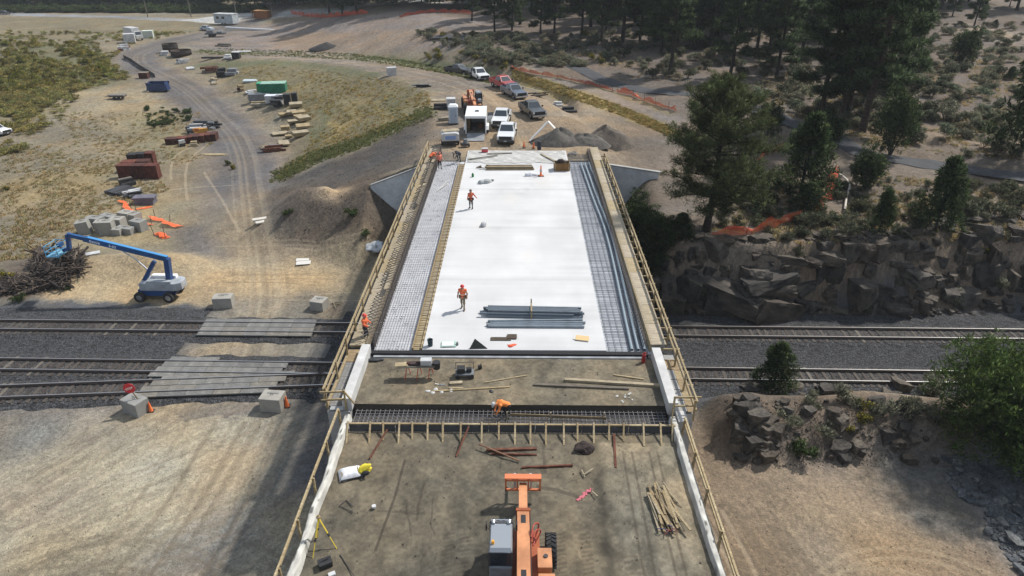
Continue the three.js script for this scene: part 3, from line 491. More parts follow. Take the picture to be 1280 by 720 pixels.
// ---------------------------------------------------------------- railway
const TA = (x) => 50.05 - .008 * x, TB = (x) => 43.86 - .0137 * x, TC = (x) => 40.82 + (x + 38.6) * .0745;
{
  const BAL = new THREE.MeshStandardMaterial({ map: T.ballast, vertexColors: true, roughness: 1, bumpMap: T.bumpfine, bumpScale: .07 });
  const sheet = (name, x0, x1, Df, w, y, crown, base) => {          // ballast following a track
    const n = Math.round((x1 - x0) / .5), m = 14, v = [], c = [], uv = [], ix = [];
    for (let i = 0; i <= n; i++) for (let j = 0; j <= m; j++) {
      const x = mix(x0, x1, i / n), o = mix(-w, w, j / m), D = Df(x) + o + (j === 0 || j === m ? (vn(x * .8, j + w) - .5) * .5 : 0);
      v.push(x, y + crown * (1 - sst(w - .9, w, Math.abs(o))) - (j === 0 || j === m ? .06 : 0) + (vn(x * 2.2, D * 2.2) - .5) * .05, -D); uv.push(x, D);
      const k = base * (1 + .35 * (fbm(x * .3, D * .5, 3) - .5)), br = .03 * sst(1.6, .2, Math.abs(o)) * (crown > .1 ? 1 : 0); c.push(k * .97 + br * 1.3, k * .98 + br * .9, k * 1.04 + br * .5);
    }
    for (let i = 0; i < n; i++) for (let j = 0; j < m; j++) { const a = i * (m + 1) + j, b = a + m + 1; ix.push(a, b, b + 1, a, b + 1, a + 1); }
    const g = new THREE.BufferGeometry(); g.setAttribute('position', new THREE.Float32BufferAttribute(v, 3)); g.setAttribute('uv', new THREE.Float32BufferAttribute(uv, 2)); g.setAttribute('color', new THREE.Float32BufferAttribute(c, 3)); g.setIndex(ix); g.computeVertexNormals();
    const o = shadow(new THREE.Mesh(g, BAL)); o.name = numbered(name); o.userData.kind = 'structure'; scene.add(o);
  };
  sheet('ballast_bed', -110, -27.9, (x) => 47, 7.2, .05, .03, .112); sheet('ballast_bed', 3, 95, (x) => 46.6, 7.3, .05, .03, .1);
  sheet('ballast_bed', -15.6, 2.9, (x) => 47, 6.8, .05, .02, .1);
  sheet('track_bed', -110, 90, TA, 2.1, .06, .13, .112); sheet('track_bed', -110, 90, TB, 2.1, .06, .13, .112); sheet('track_bed', -80, -2, TC, 2, .06, .12, .112);
  const TIE = [[.12, .092, .076], [.095, .074, .064], [.17, .14, .115], [.08, .066, .06], [.3, .26, .21]].map((c) => M(...c, { map: T.wood }));
  const tieG = boxUV(one(bx(.23, .17, 2.6))), plateG = boxUV(one([bx(.2, .03, .32, 0, .1, .755), bx(.2, .03, .32, 0, .1, -.755)]));
  const RAILM = M(.1, .075, .062, { roughness: .7 }), HEAD = M(.6, .58, .56, { metalness: 1, roughness: .36 });
  const track = (label, x0, x1, F, seed, light) => {
    const t = thing('railway_track', label, 'railway track', V(0, 0, 0)), r = rng(seed), a = Math.atan2(F(x1) - F(x0), x1 - x0);
    for (let x = x0, i = 0; x < x1; x += .6, i++) { if (x > -27.6 && x < -18.2) continue; const m = shadow(new THREE.Mesh(tieG, TIE[r() < light ? (r() < .5 ? 2 : 4) : Math.floor(r() * 4) % 4])); m.name = 'tie'; m.position.set(x + (r() - .5) * .08, .125 + r() * .02, -F(x)); m.rotation.y = a + (r() - .5) * .05; t.add(m); }
    for (const o of [-.755, .755]) { const pa = V(x0, .34, -F(x0) + o), pb = V(x1, .34, -F(x1) + o); const rail = part('rail', [bar(pa, pb, .1, .12), bar(V(pa.x, .28, pa.z), V(pb.x, .28, pb.z), .16, .03)], RAILM, t); part('rail_head', bar(V(pa.x, .42, pa.z), V(pb.x, .42, pb.z), .075, .045), HEAD, rail); }
  };
  track('main railway track beside the foot of the basalt cliff', -85, 72, TA, 3, .12);
  track('railway track between the other track and the rocky hump', -80, 68, TB, 4, .1);
  track('railway siding with pale new ties next to the stop sign', -66, -4, TC, 5, .45);
  // level crossing panels
  const xg = thing('level_crossing', 'weathered grey timber panels carrying the dirt road over the tracks', 'level crossing', V(0, 0, 0));
  const PAN = [[.33, .325, .31], [.37, .36, .335], [.28, .275, .265], [.36, .335, .29]].map((c) => M(...c, { map: T.wood }));
  for (const [F, x0, x1, k, sl] of [[TA, -27.4, -17.6, 0, .1], [TB, -28.2, -18.3, 2, -.3], [TC, -28, -18, 4, -.6]]) {
    const n = 5, a = Math.atan2(F(x1) - F(x0), x1 - x0);
    [-1.1, -.36, .36, 1.1].forEach((o, j) => { for (let i = 0; i < n; i++) { const r = rng(i * 7 + j + k * 31), L = (x1 - x0) / n, x = x0 + L * (i + .5) + o * sl; if (k === 2 && j === 0 && i > 1) continue; part('panel', bx(L - .04, .1, Math.abs(o) > 1 ? .52 : .66, x, .3 + r() * .02, -F(x) + o, 0, a, 0), PAN[Math.floor(r() * 4)], xg); } });
  }
}
// ---------------------------------------------------------------- concrete blocks, stop sign
function blockGeo(w, h, d) { return softBox(w, h, d, .04, 0, h / 2, 0); }
const BLK = [M(.42, .41, .37, { map: T.concrete, bump: .01 }), M(.36, .36, .34, { map: T.concrete, bump: .01 }), M(.47, .45, .4, { map: T.concrete, bump: .01 })];
function block(px, py, label, turn, w = 1.5, h = .8, d = .8, m = 0, group, dy = 0) {
  const p = G(px, py); p.y += dy - .03; const t = thing('concrete_block', label, 'concrete block', p, turn, group);
  part('block', blockGeo(w, h, d), BLK[m], t); part('lifting_loop', new THREE.TorusGeometry(.11, .018, 6, 14, Math.PI).translate(0, h - .01, 0), REBARB, t); part('keyway', bx(w * .55, .05, .14, 0, h + .01, -.22), BLK[1], t); return t;
}
block(281, 382, 'pale concrete block alone beside the dirt crossing road, nearer the blue lift', .1, 1.7, 1.05, 1.1, 2);
block(400, 385, 'concrete block with pale sticks lying next to it', -.25, 1.3, .95, 1.2, 2);
block(343, 509, 'concrete block with a red cone behind it below the crossing panels', -.1, 1.55, 1.15, 1.2, 2);
const sb = block(172, 514, 'rough concrete block carrying the leaning stop sign', -.45, 1.6, 1.15, 1.1, 1);
{
  const B = [[108, 291, 'tilted square block at the end of the heap beside the dry grass', .3, 1.3, 1.5, 1.2], [121, 283, 'block half hidden behind the tilted end block in the heap', -.2, 1.9, 1.2, 1.1], [128, 289, 'narrow block wedged between two taller ones in the heap front', .2, 1.1, 1.3, 1.1], [136, 292, 'tallest front block with a dark slot on its top', .15, 1.5, 1.6, 1.2], [137, 276, 'flat block lying at the back of the heap', -.4, 1.9, .8, 1],
    [149, 285, 'squarish block with a slot in the middle of the heap', -.12, 1.5, 1.3, 1.2], [148, 293, 'short low block lying flat at the heap front', -.1, 1, .75, .8], [158, 291, 'long low block lying flat at the heap front', -.25, 2, .75, .8], [160, 276, 'high block at the back nearest the orange netting', -.3, 1.6, 1.2, 1.2], [169, 277, 'back corner block right against the orange netting', -.3, 1.3, 1.1, 1.2], [175, 287, 'end block of the heap facing the piled orange netting', -.35, 1.6, 1.2, 1.1]];
  B.forEach(([x, y, l, a, w, h, d], i) => { const b = block(x, y, l, a, w, h, d, i % 3, 'heap of concrete blocks beside the orange netting'); if (i === 0) b.rotation.z = .12; if (i === 7) b.rotation.x = .05; });
}
function textTex(w, h, draw) { const c = document.createElement('canvas'); c.width = w; c.height = h; draw(c.getContext('2d'), w, h); const t = new THREE.CanvasTexture(c); t.colorSpace = THREE.SRGBColorSpace; return t; }
{
  const p = G(184, 514), s = thing('stop_sign', 'leaning red octagonal stop sign standing beside a rough concrete block', 'stop sign', p, 0);
  s.rotation.set(-.02, .1, .34);
  part('post', [bx(.07, 2.3, .05, 0, 1.15, 0)], WOOD[4], s);
  const g = new THREE.CylinderGeometry(.42, .42, .03, 8).rotateY(Math.PI / 8).rotateX(Math.PI / 2).translate(0, 2.2, .05); part('sign_plate', g, M(.55, .02, .03, { roughness: .4 }), s);
  const q = new THREE.PlaneGeometry(.62, .26).translate(0, 2.2, .068), m = new THREE.MeshStandardMaterial({ map: textTex(256, 108, (k, w, h) => { k.fillStyle = '#b4141c'; k.fillRect(0, 0, w, h); k.fillStyle = '#f2f0ec'; k.font = 'bold 96px sans-serif'; k.textAlign = 'center'; k.textBaseline = 'middle'; k.fillText('STOP', w / 2, h / 2 + 4); }), roughness: .4 });
  const o = shadow(new THREE.Mesh(q, m)); o.name = 'lettering'; s.add(o);
}
function cone(p, label, h = .75, group, tall) {
  const t = thing('traffic_cone', label, 'traffic cone', p, .2, group);
  part('base', bx(h * .5, .05, h * .5, 0, .025, 0), BLACK, t);
  part('cone', new THREE.LatheGeometry([[h * .2, .05], [h * (tall ? .1 : .18), .1], [h * .05, h], [0, h]].map((q) => new THREE.Vector2(...q)), 14), ORANGEC, t);
  part('reflective_band', cyl(h * .125, h * .09, h * .2, 0, h * .55, 0, 14), WHITE, t); return t;
}
cone(G(189, 514), 'red and white cone at the foot of the leaning stop sign', .8); cone(G(359, 508), 'red cone behind the concrete block below the crossing panels', .9);
cone(P(676, 220, 8.5), 'tall red marker cone standing on the white slab by the white bag', 1.1, null, true);
cone(P(655, 184, 8.4), 'small orange cone by the front pickup beyond the slab end', .7); cone(P(667, 185, 8.4), 'small orange cone next to the black drum beyond the slab end', .7);
for (let i = 0, r = rng(8); i < 5; i++) { const p = G(417 + r() * 7, 379 + r() * 8); solo('stick', bar(V(-.5, .1, 0), V(.5, .1 + r() * .3, .1), .05, .04), PALE, p, r() * 3, 'pale broken stick on the dirt next to the concrete block', 'stick', 'pale sticks beside the concrete block'); }
// ---------------------------------------------------------------- orange netting
const NETA = (() => { const n = 256, d = new Uint8Array(n * n * 4); for (let y = 0; y < n; y++) for (let x = 0; x < n; x++) { const o = (y * n + x) * 4, a = (x % 32) < 15 || (y % 32) < 12 ? 255 : 0; d[o] = d[o + 1] = d[o + 2] = a; d[o + 3] = 255; } const t = new THREE.DataTexture(d, n, n); t.wrapS = t.wrapT = THREE.RepeatWrapping; t.repeat.set(1, 1); t.needsUpdate = true; return t; })();
const NET = new THREE.MeshStandardMaterial({ color: new THREE.Color().setRGB(.85, .15, .04), roughness: .7, alphaMap: NETA, alphaTest: .5, side: THREE.DoubleSide });
const NETD = new THREE.MeshStandardMaterial({ color: new THREE.Color().setRGB(.62, .085, .03), roughness: .7, alphaMap: NETA, alphaTest: .5, side: THREE.DoubleSide });
function netting(pts, h, label, lie = 0, seed = 1, m = NET) {         // pts pixels; a sagging net fence, partly fallen
  const W = pts.map(([x, y]) => G(x, y)), cur = new THREE.CatmullRomCurve3(W), L = cur.getLength(), n = Math.max(6, Math.round(L / .25)), k = 6, v = [], uv = [], ix = [], r = rng(seed);
  for (let i = 0; i <= n; i++) { const p = cur.getPointAt(i / n), t = cur.getTangentAt(i / n), post = Math.abs(Math.sin(i / n * L * .9 + seed)), hh = h * (.45 + .55 * post) * (.75 + .5 * vn(i * .2, seed));
    for (let j = 0; j <= k; j++) { const s = j / k, f = lie * (.6 + .8 * vn(i * .15, seed + 5)), off = hh * s * Math.sin(f * 1.3) + (vn(i * .35, j * .8 + seed) - .5) * .35, y = hh * s * Math.cos(f * 1.3) + .05 + lie * .12 * vn(i * .6, j + seed * 3); const x = p.x - t.z * off, z = p.z + t.x * off; v.push(x, Math.max(H(x, z) + .04, mix(p.y, H(x, z), .5) + y), z); uv.push(i / n * L / .32, s * h / .32); } }
  for (let i = 0; i < n; i++) for (let j = 0; j < k; j++) { const a = i * (k + 1) + j; ix.push(a, a + 1, a + k + 2, a, a + k + 2, a + k + 1); }
  const g = new THREE.BufferGeometry(); g.setAttribute('position', new THREE.Float32BufferAttribute(v, 3)); g.setAttribute('uv', new THREE.Float32BufferAttribute(uv, 2)); g.setIndex(ix); g.computeVertexNormals();
  const t = thing('safety_netting', label, 'safety netting', V(0, 0, 0)); const o = shadow(new THREE.Mesh(g, m)); o.name = 'net'; t.add(o);
  for (let s = 0; s <= L; s += 3.4) { const p = cur.getPointAt(Math.min(1, s / L)); part('stake', bx(.05, h * 1.05, .05, p.x, p.y + h * .5, p.z, (r() - .5) * .3, 0, (r() - .5) * .4), DARKM, t); }
}
netting([[157, 252], [168, 266], [180, 277], [194, 281]], 1, 'orange netting sagging between the grey bundle and the concrete block heap', .9, 2);
netting([[170, 262], [188, 258]], .8, 'short scrap of orange netting beside the blue-grey bundle', 1, 3);
netting([[194, 272], [205, 275], [216, 280], [231, 283]], 1.1, 'orange netting lying along the dark ditch by the haul road', .8, 4);
netting([[192, 294], [200, 291], [212, 297], [202, 299]], 1.3, 'crumpled heap of orange netting alone in front of the dark ditch', 1, 5);
netting([[888, 296], [915, 297], [945, 293], [978, 281], [996, 277]], 1.5, 'orange netting fence on the cliff bench between the tall pine and the sagebrush', .25, 6, NETD);
netting([[1012, 268], [1024, 252], [1034, 240], [1033, 226], [1040, 212]], .9, 'orange netting winding between the dense juniper and the pale bent pipe', 1, 7, NETD);
netting([[945, 205], [955, 194], [975, 190]], 1.2, 'orange netting glimpsed between the tall pine and the dense juniper', .4, 8, NETD);
netting([[772, 116], [790, 120], [815, 130], [846, 140]], 1.1, 'bright orange netting slumped along the bank below the paved path', .6, 9);
netting([[640, 86], [670, 93], [700, 98], [735, 106], [768, 115]], .8, 'thin faded orange netting along the yellow verge beyond the pickups', .5, 10, NETD);
netting([[800, 318], [830, 302], [850, 300]], 1, 'torn orange netting at the cliff top beside the dark junipers', .7, 11, NETD);
netting([[500, 22], [540, 16], [590, 18]], 1.2, 'far orange netting at the edge of the yard below the pines', .3, 12, NETD);
netting([[365, 18], [405, 22], [460, 17]], 1.6, 'far orange netting beside the clump of three dark pines', .3, 13, NETD);
// ---------------------------------------------------------------- brown steel forms, lumber and scrap on the left
function steelForm(px, py, label, w, h, d, turn, m, group, dy = 0) {
  const p = G(px, py); p.y += dy; const t = thing('steel_form', label, 'steel formwork', p, turn, group);
  part('shell', bx(w, h, d, 0, h / 2, 0), m, t);
  for (let i = 0; i <= 4; i++) part('rib', bx(.07, h - .02, d + .1, -w / 2 + .06 + i * (w - .12) / 4, h / 2, 0), M(.14, .05, .035, { map: T.rust }), t);
  part('flange', bx(w + .06, .06, d + .14, 0, h - .02, 0), m, t); part('flange', bx(w + .06, .06, d + .14, 0, .05, 0), m, t); return t;
}
const BRN = [M(.2, .055, .035, { map: T.rust }), M(.13, .045, .035, { map: T.rust }), M(.27, .085, .055, { map: T.rust })], DK = M(.035, .033, .035, { map: T.mottle });
{
  const g = 'stacked brown steel forms beside the dry field', a = .1;
  [[160, 222, 'brown steel form at the open end of the stack facing the black beams', 0], [176, 222, 'brown steel form in the middle of the bottom row', 1], [192, 222, 'brown steel form with a pale end plate at the haul road end', 0], [164, 213, 'red topped steel form in the second row of the stack', 2], [181, 212, 'dark steel form between two redder ones on the second row', 1]].forEach(([x, y, l, m], i) => steelForm(x, y, l, 1.85, i > 2 ? 1.4 : 1.9, 1.3, a, BRN[m], g));
  [[169, 208, 'black topped steel form at the back of the stack, nearest the field', DK], [179, 207, 'black topped steel form at the back middle of the stack', DK], [190, 206, 'reddish steel form at the back of the stack by the road', BRN[0]]].forEach(([x, y, l, m]) => steelForm(x, y, l, 1.2, 1.9, 1.2, a, m, g));
  const g2 = 'brown steel forms laid in a row beside the haul road';
  [[216, 180, 'low brown form at the end of the row nearest the stacked forms', 1], [229, 179, 'pinkish brown form with a pale edge in the row', 2]].forEach(([x, y, l, m]) => steelForm(x, y, l, 1.7, 1, 1.4, .12, BRN[m], g2));
  for (let i = 0; i < 5; i++) steelForm(240 + i * 7.2, 178 - i * .9, ['dark brown form with pale ribs next to the pinkish one', 'second ribbed brown form in the row from the pinkish one', 'ribbed brown form in the middle under the scrap', 'ribbed brown form next to the last one of the row', 'last ribbed brown form at the haul road end of the row'][i], .85, 1.1, 1.8, .12, BRN[i % 3], g2);
}
function pile(px, py, label, cat, n, L, w, h, turn, ms, opt = {}) {    // a small stack of boards or beams: each its own part
  const p = G(px, py); const t = thing(opt.name ?? 'board_stack', label, cat, p, turn), r = rng(Math.round(px * 31 + py));
  const per = opt.per ?? Math.ceil(Math.sqrt(n)), nm = opt.part ?? 'board';
  for (let i = 0; i < n; i++) { const row = Math.floor(i / per), c = i % per; part(nm, bx(L * (.85 + .3 * r()), h, w * .92, (r() - .5) * .3 * L * (opt.mess ?? .3), h / 2 + row * h * 1.03 + .04, (c - (per - 1) / 2) * w, 0, (r() - .5) * .3 * (opt.mess ?? .3)), ms[Math.floor(r() * ms.length)], t); }
  return t;
}
pile(152, 240, 'black steel beams with white edges lying beside the brown stacked forms', 'steel beams', 6, 2.6, .45, .35, 1.1, [DK, DARKM], { name: 'beam_stack', part: 'beam', per: 6 });
pile(160, 231, 'short dark beams leaning against the brown stacked forms', 'steel beams', 5, 1.6, .5, .4, .8, [DK, GREYWOOD], { name: 'beam_stack', part: 'beam' });
pile(166, 246, 'jumbled black and white clamps and bars beside the steel beams', 'scrap heap', 12, 1.5, .4, .25, .5, [DK, DARKM, WHITE, GREYM], { name: 'scrap_heap', part: 'bar', mess: 2 });
pile(183, 254, 'flat blue-grey bundle of sheets beside the orange netting', 'sheet bundle', 4, 2.4, 1.5, .22, .1, [M(.2, .19, .24, { map: T.mottle })], { name: 'sheet_bundle', part: 'sheet', per: 1 });
pile(246, 165, 'white and black scrap piled on the ribbed brown forms', 'scrap heap', 22, 2, .6, .35, .2, [WHITE, DK, GREYM, DARKM], { name: 'scrap_heap', part: 'piece', mess: 2.2, per: 7 });
pile(262, 160, 'dark scrap with a white sheet at the haul road end', 'scrap heap', 10, 2.2, .6, .3, -.2, [DK, WHITE, GREYM], { name: 'scrap_heap', part: 'piece', mess: 2 });
pile(252, 172, 'orange chains and straps lying on the ribbed brown forms', 'strap heap', 9, 1.2, .35, .5, .5, [M(.6, .3, .06), M(.5, .2, .05)], { name: 'strap_heap', part: 'strap', mess: 3 });
pile(243, 183, 'pale yellow bundle of short blocks in front of the brown forms', 'board stack', 8, 1, .3, .25, .3, [PALE, WOOD[3]]);
pile(228, 183, 'two dark drums and a bar in front of the brown forms', 'scrap heap', 4, .8, .4, .5, .8, [DK, WHITE], { name: 'scrap_heap', part: 'piece' });
pile(268, 194, 'thin pale boards beside the dark green bush near the haul road', 'board stack', 3, 3.5, .35, .12, .1, [WOOD[3], WOOD[1]], { per: 3, mess: .8 });
// pallets, plywood and bundles in the curve of the haul road
[[370, 134, 2.2, 2], [373, 142, 2.4, 1.9], [380, 151, 2, 2], [379, 160, 2.2, 2.1], [376, 170, 2.4, 1.7], [357, 145, 2.2, 1.6], [365, 143, 1.6, 2], [367, 154, 1.9, 1.5], [374, 149, 1.4, 1.8], [357, 163, 1.4, 1.2], [349, 169, 2.2, 1.6], [354, 167, 1.3, 1.9], [355, 181, 1.6, 2.6], [361, 173, 1, .9]].forEach(([x, y, w, d], i) => {
  const t = thing('plywood_stack', ['tan plywood sheets on blocks, closest to the black bins', 'tan plywood sheets with a dark gap beside the field edge', 'tan plywood sheets overlapping the next stack near the field', 'squarish plywood stack at the bend of the row by the field', 'large pale plywood sheets at the end of the row by the field', 'skewed plywood sheets on the haul road side under the bins', 'greyish plywood sheets in the middle of the row', 'small plywood stack behind the middle of the row', 'narrow grey plywood between two tan stacks', 'small square plywood piece alone near the row', 'loose overlapping plywood beside the haul road', 'plywood sheet standing skewed on the loose ones by the road', 'long pale plywood sheet lying in the green weeds', 'little plywood offcut between the stacks and the weeds'][i], 'plywood stack', G(x, y), .35 + (i % 3) * .12, 'plywood stacks in the curve of the haul road');
  const r = rng(i + 900), n = 2 + Math.floor(r() * 4); for (let k = 0; k < n; k++) part('sheet', bx(w + r() * .1, .1, d + r() * .1, (r() - .5) * .12, .25 + k * .12, (r() - .5) * .12, 0, (r() - .5) * .1), k === n - 1 ? (i % 4 === 1 || i % 5 === 3 ? WOOD[1] : PALE) : WOOD[k % 5], t);
  for (const s of [-.35, .35]) part('bearer', bx(.1, .2, d * .9, s * w, .1, 0), WOOD[4], t);
});
pile(342, 189, 'grey crate and rusty poles lying at the haul road edge', 'scrap heap', 8, 2.6, .35, .3, .3, [GREYM, RUST, GREYWOOD], { name: 'scrap_heap', part: 'pole', mess: 1.5 });
pile(336, 184, 'reddish boards thrown down beside the haul road', 'board stack', 6, 2, .3, .15, .9, [RUST, PALE, WOOD[2]], { mess: 2 });
pile(327, 132, 'pale timber frames and boards beside the green container', 'board stack', 9, 3.6, .45, .2, .15, [PALE, WOOD[3], GREYWOOD], { mess: .8, per: 4 });
pile(347, 132, 'dark machine parts heaped in front of the green container', 'scrap heap', 18, 1.5, .6, .4, .1, [DK, GREYM, WHITE, DARKM], { name: 'scrap_heap', part: 'piece', mess: 2, per: 5 });
function bin(px, py, label, cat, w, h, d, m, top, turn = 0, name = 'bin') { const p = G(px, py), t = thing(name, label, cat, p, turn); part('body', softBox(w, h, d, .04, 0, h / 2, 0), m, t); part('lid', softBox(w + .08, .1, d + .08, .03, 0, h + .05, 0), top, t); for (const s of [-1, 1]) part('rib', bx(.07, h, d + .06, s * w * .3, h / 2, 0), m, t); return t; }
bin(344, 117, 'green storage container with a pale green roof by the field', 'container', 4.6, 2.1, 2.6, M(.03, .23, .13, { map: T.mottle }), M(.38, .62, .5, { map: T.mottle }), .15, 'storage_container');
bin(330, 115, 'smaller dark green box behind the pale roofed container', 'container', 2.2, 1.8, 2, M(.025, .2, .1), M(.05, .3, .17), .15, 'storage_box');
bin(341, 128, 'white wrapped pallet load with a bluish top by the container', 'pallet load', 2.4, 1.3, 1.6, WHITE, M(.6, .63, .68), .1, 'pallet_load'); bin(351, 127, 'white crate between the wrapped load and the black bins', 'crate', 1.3, 1.2, 1.3, WHITE, WHITE, .1, 'crate');
bin(360, 130, 'black bin with open top next to the white crate', 'bin', 1.1, 1.8, 1.1, DK, DARKM); bin(369, 128, 'black bin at the field edge, farthest from the container', 'bin', 1, 1.7, 1, DK, DARKM, .2);
bin(325, 125, 'low grey tank in front of the dark green box', 'tank', 4, 1.2, 1.8, GREYM, GREYM, .2, 'storage_tank');
bin(181, 98, 'small dark red box on the bare dirt beyond the blue skip', 'box', 1.9, 1.3, 1.5, BRN[1], M(.2, .16, .13), .1, 'storage_box');
{ // blue skip and the flat trailer on the bare dirt
  const t = thing('waste_skip', 'dark blue open skip standing on bare dirt beside the haul road', 'skip', G(199, 114), .1), BL = M(.018, .05, .16, { roughness: .5, map: T.mottle });
  part('side', prism([[-1.7, .3], [1.7, .3], [2.1, 1.9], [-2.1, 1.9]], .08).translate(0, 0, -1), BL, t); part('side', prism([[-1.7, .3], [1.7, .3], [2.1, 1.4], [-2.1, 1.9]], .08).translate(0, 0, 1), BL, t);
  part('end', bx(.08, 1.65, 2, -1.9, 1.1, 0, 0, 0, -.25), BL, t); part('end', bx(.08, 1.65, 2, 1.9, 1.1, 0, 0, 0, .25), BL, t); part('floor', bx(3.4, .1, 2, 0, .3, 0), BL, t); for (const x of [-1.2, 1.2]) part('skid', bx(.15, .25, 2, x, .12, 0), DARKM, t);
  const q = thing('flat_trailer', 'small grey flat trailer parked alone on the bare dirt', 'trailer', G(148, 124), .05); part('bed', softBox(3.2, .25, 1.7, .03, 0, .85, 0), M(.36, .33, .29, { map: T.wood }), q); part('chassis', bx(3, .2, 1.2, 0, .62, 0), DARKM, q); part('drawbar', bar(V(-1.5, .6, 0), V(-2.6, .5, 0), .05, .08), DARKM, q);
  for (const z of [-.85, .85]) for (const x of [-.3, .5]) part('wheel', cyl(.33, .33, .22, x, .33, z, 16, 'z'), RUBBER, q);
}
// scrap wood and roots, with the bared soil behind the blue lift
{
  const t = thing('brush_pile', 'tangled heap of roots, branches and broken wood beside the blue lift basket', 'brush pile', V(0, 0, 0)), r = rng(33);
  const ms = [M(.13, .095, .075, { map: T.bark }), M(.2, .145, .11, { map: T.bark }), M(.085, .065, .055, { map: T.bark }), M(.36, .27, .2, { map: T.bark })];
  const q = [[], [], [], []];
  for (let i = 0; i < 900; i++) { const px = 2 + r() * 104, k = px < 45 ? mix(352, 368, r()) : mix(318, 362, r()); if (px > 88 && k > 345) continue; const p = G(px, k), L = .5 + r() * 2.1, a = r() * 6.28, e = (r() - .3) * 1.1, h = .05 + r() * (px > 40 ? .75 : .4); const d = V(Math.cos(a) * Math.cos(e), Math.sin(e), Math.sin(a) * Math.cos(e)).multiplyScalar(L / 2); const c = V(p.x, p.y + h, p.z); q[r() < .1 ? 3 : Math.floor(r() * 3)].push(bar(c.clone().sub(d), c.clone().add(d), .02 + r() * r() * .13, 0, 5)); }
  ms.forEach((m, i) => { part('branch', q[i], m, t).userData.kind = 'stuff'; });
  for (const [x, y, s] of [[58, 330, 1.5], [74, 338, 1.3], [66, 345, 1.2], [86, 330, 1], [48, 342, 1.1]]) { const p = G(x, y), gs = [rough(new THREE.IcosahedronGeometry(.55 * s, 3), .5, 2.6, x)]; for (let i = 0; i < 14; i++) { const d = V(r() - .5, r() - .2, r() - .5).normalize().multiplyScalar((.8 + r() * .7) * s); gs.push(bar(V(0, 0, 0), d, .03 + r() * .05, 0, 5)); } const w = part('root_wad', gs, ms[i_(x)], t); w.position.set(p.x, p.y + .6 * s, p.z); }
  solo('white_board', bx(1.4, .05, .8), WHITE, V(G(116, 318).x, G(116, 318).y + .15, G(116, 318).z), .5, 'white board lying on the soil heap under the blue boom', 'board');
}
function i_(x) { return Math.round(x) % 3; }
// ---------------------------------------------------------------- vehicles (local +z is forward)
function taper(b, t, y0, y1) {                                       // b, t = [z0, z1, half width] below and above
  const g = new THREE.BoxGeometry(1, 1, 1), p = g.attributes.position;
  for (let i = 0; i < p.count; i++) { const q = p.getY(i) > 0 ? t : b; p.setXYZ(i, Math.sign(p.getX(i)) * q[2], p.getY(i) > 0 ? y1 : y0, p.getZ(i) > 0 ? q[1] : q[0]); }
  const f = g.toNonIndexed(); f.computeVertexNormals(); return f;
}
function pane(b, t, y0, y1, side, i0, i1, j0, j1, off = .012) {        // a window lying on one side of a tapered cab
  const L = (a, c, k) => mix(a, c, k), at = (u, v) => { const y = L(y0, y1, v), w = L(b[2], t[2], v), z0 = L(b[0], t[0], v), z1 = L(b[1], t[1], v); return side === 'f' ? V(L(w, -w, u), y, z1 + off) : side === 'b' ? V(L(-w, w, u), y, z0 - off) : side === 'l' ? V(w + off, y, L(z0, z1, u)) : V(-w - off, y, L(z1, z0, u)); };
  const a = at(i0, j0), c = at(i1, j0), d = at(i1, j1), e = at(i0, j1), g = new THREE.BufferGeometry().setFromPoints(side === 'l' ? [a, d, c, a, e, d] : side === 'r' ? [a, d, c, a, e, d] : [a, d, c, a, e, d]);
  g.computeVertexNormals(); return g;
}
const GL2 = new THREE.MeshPhysicalMaterial({ color: new THREE.Color().setRGB(.025, .032, .04), roughness: .08, side: THREE.DoubleSide, clearcoat: 1 });
function wheel(t, x, y, z, r, w, rim = CHROME) { const o = part('wheel', new THREE.LatheGeometry([[r * .55, -w / 2], [r * .93, -w / 2], [r, -w * .38], [r, w * .38], [r * .93, w / 2], [r * .55, w / 2]].map((q) => new THREE.Vector2(...q)), 22).rotateZ(Math.PI / 2).translate(x, y, z), RUBBER, t); part('rim', [cyl(r * .57, r * .57, w * .8, x, y, z, 16, 'x'), cyl(r * .2, r * .2, w * .92, x, y, z, 8, 'x')], rim, o); return o; }
function profile(pts, w, bev = .04) { return prism(pts, w, bev).rotateY(-Math.PI / 2); }
const arch = (z, r, y, n = 8) => Array.from({ length: n + 1 }, (_, i) => { const a = Math.PI - i * Math.PI / n; return [z + Math.cos(a) * r, y + Math.sin(a) * r]; });
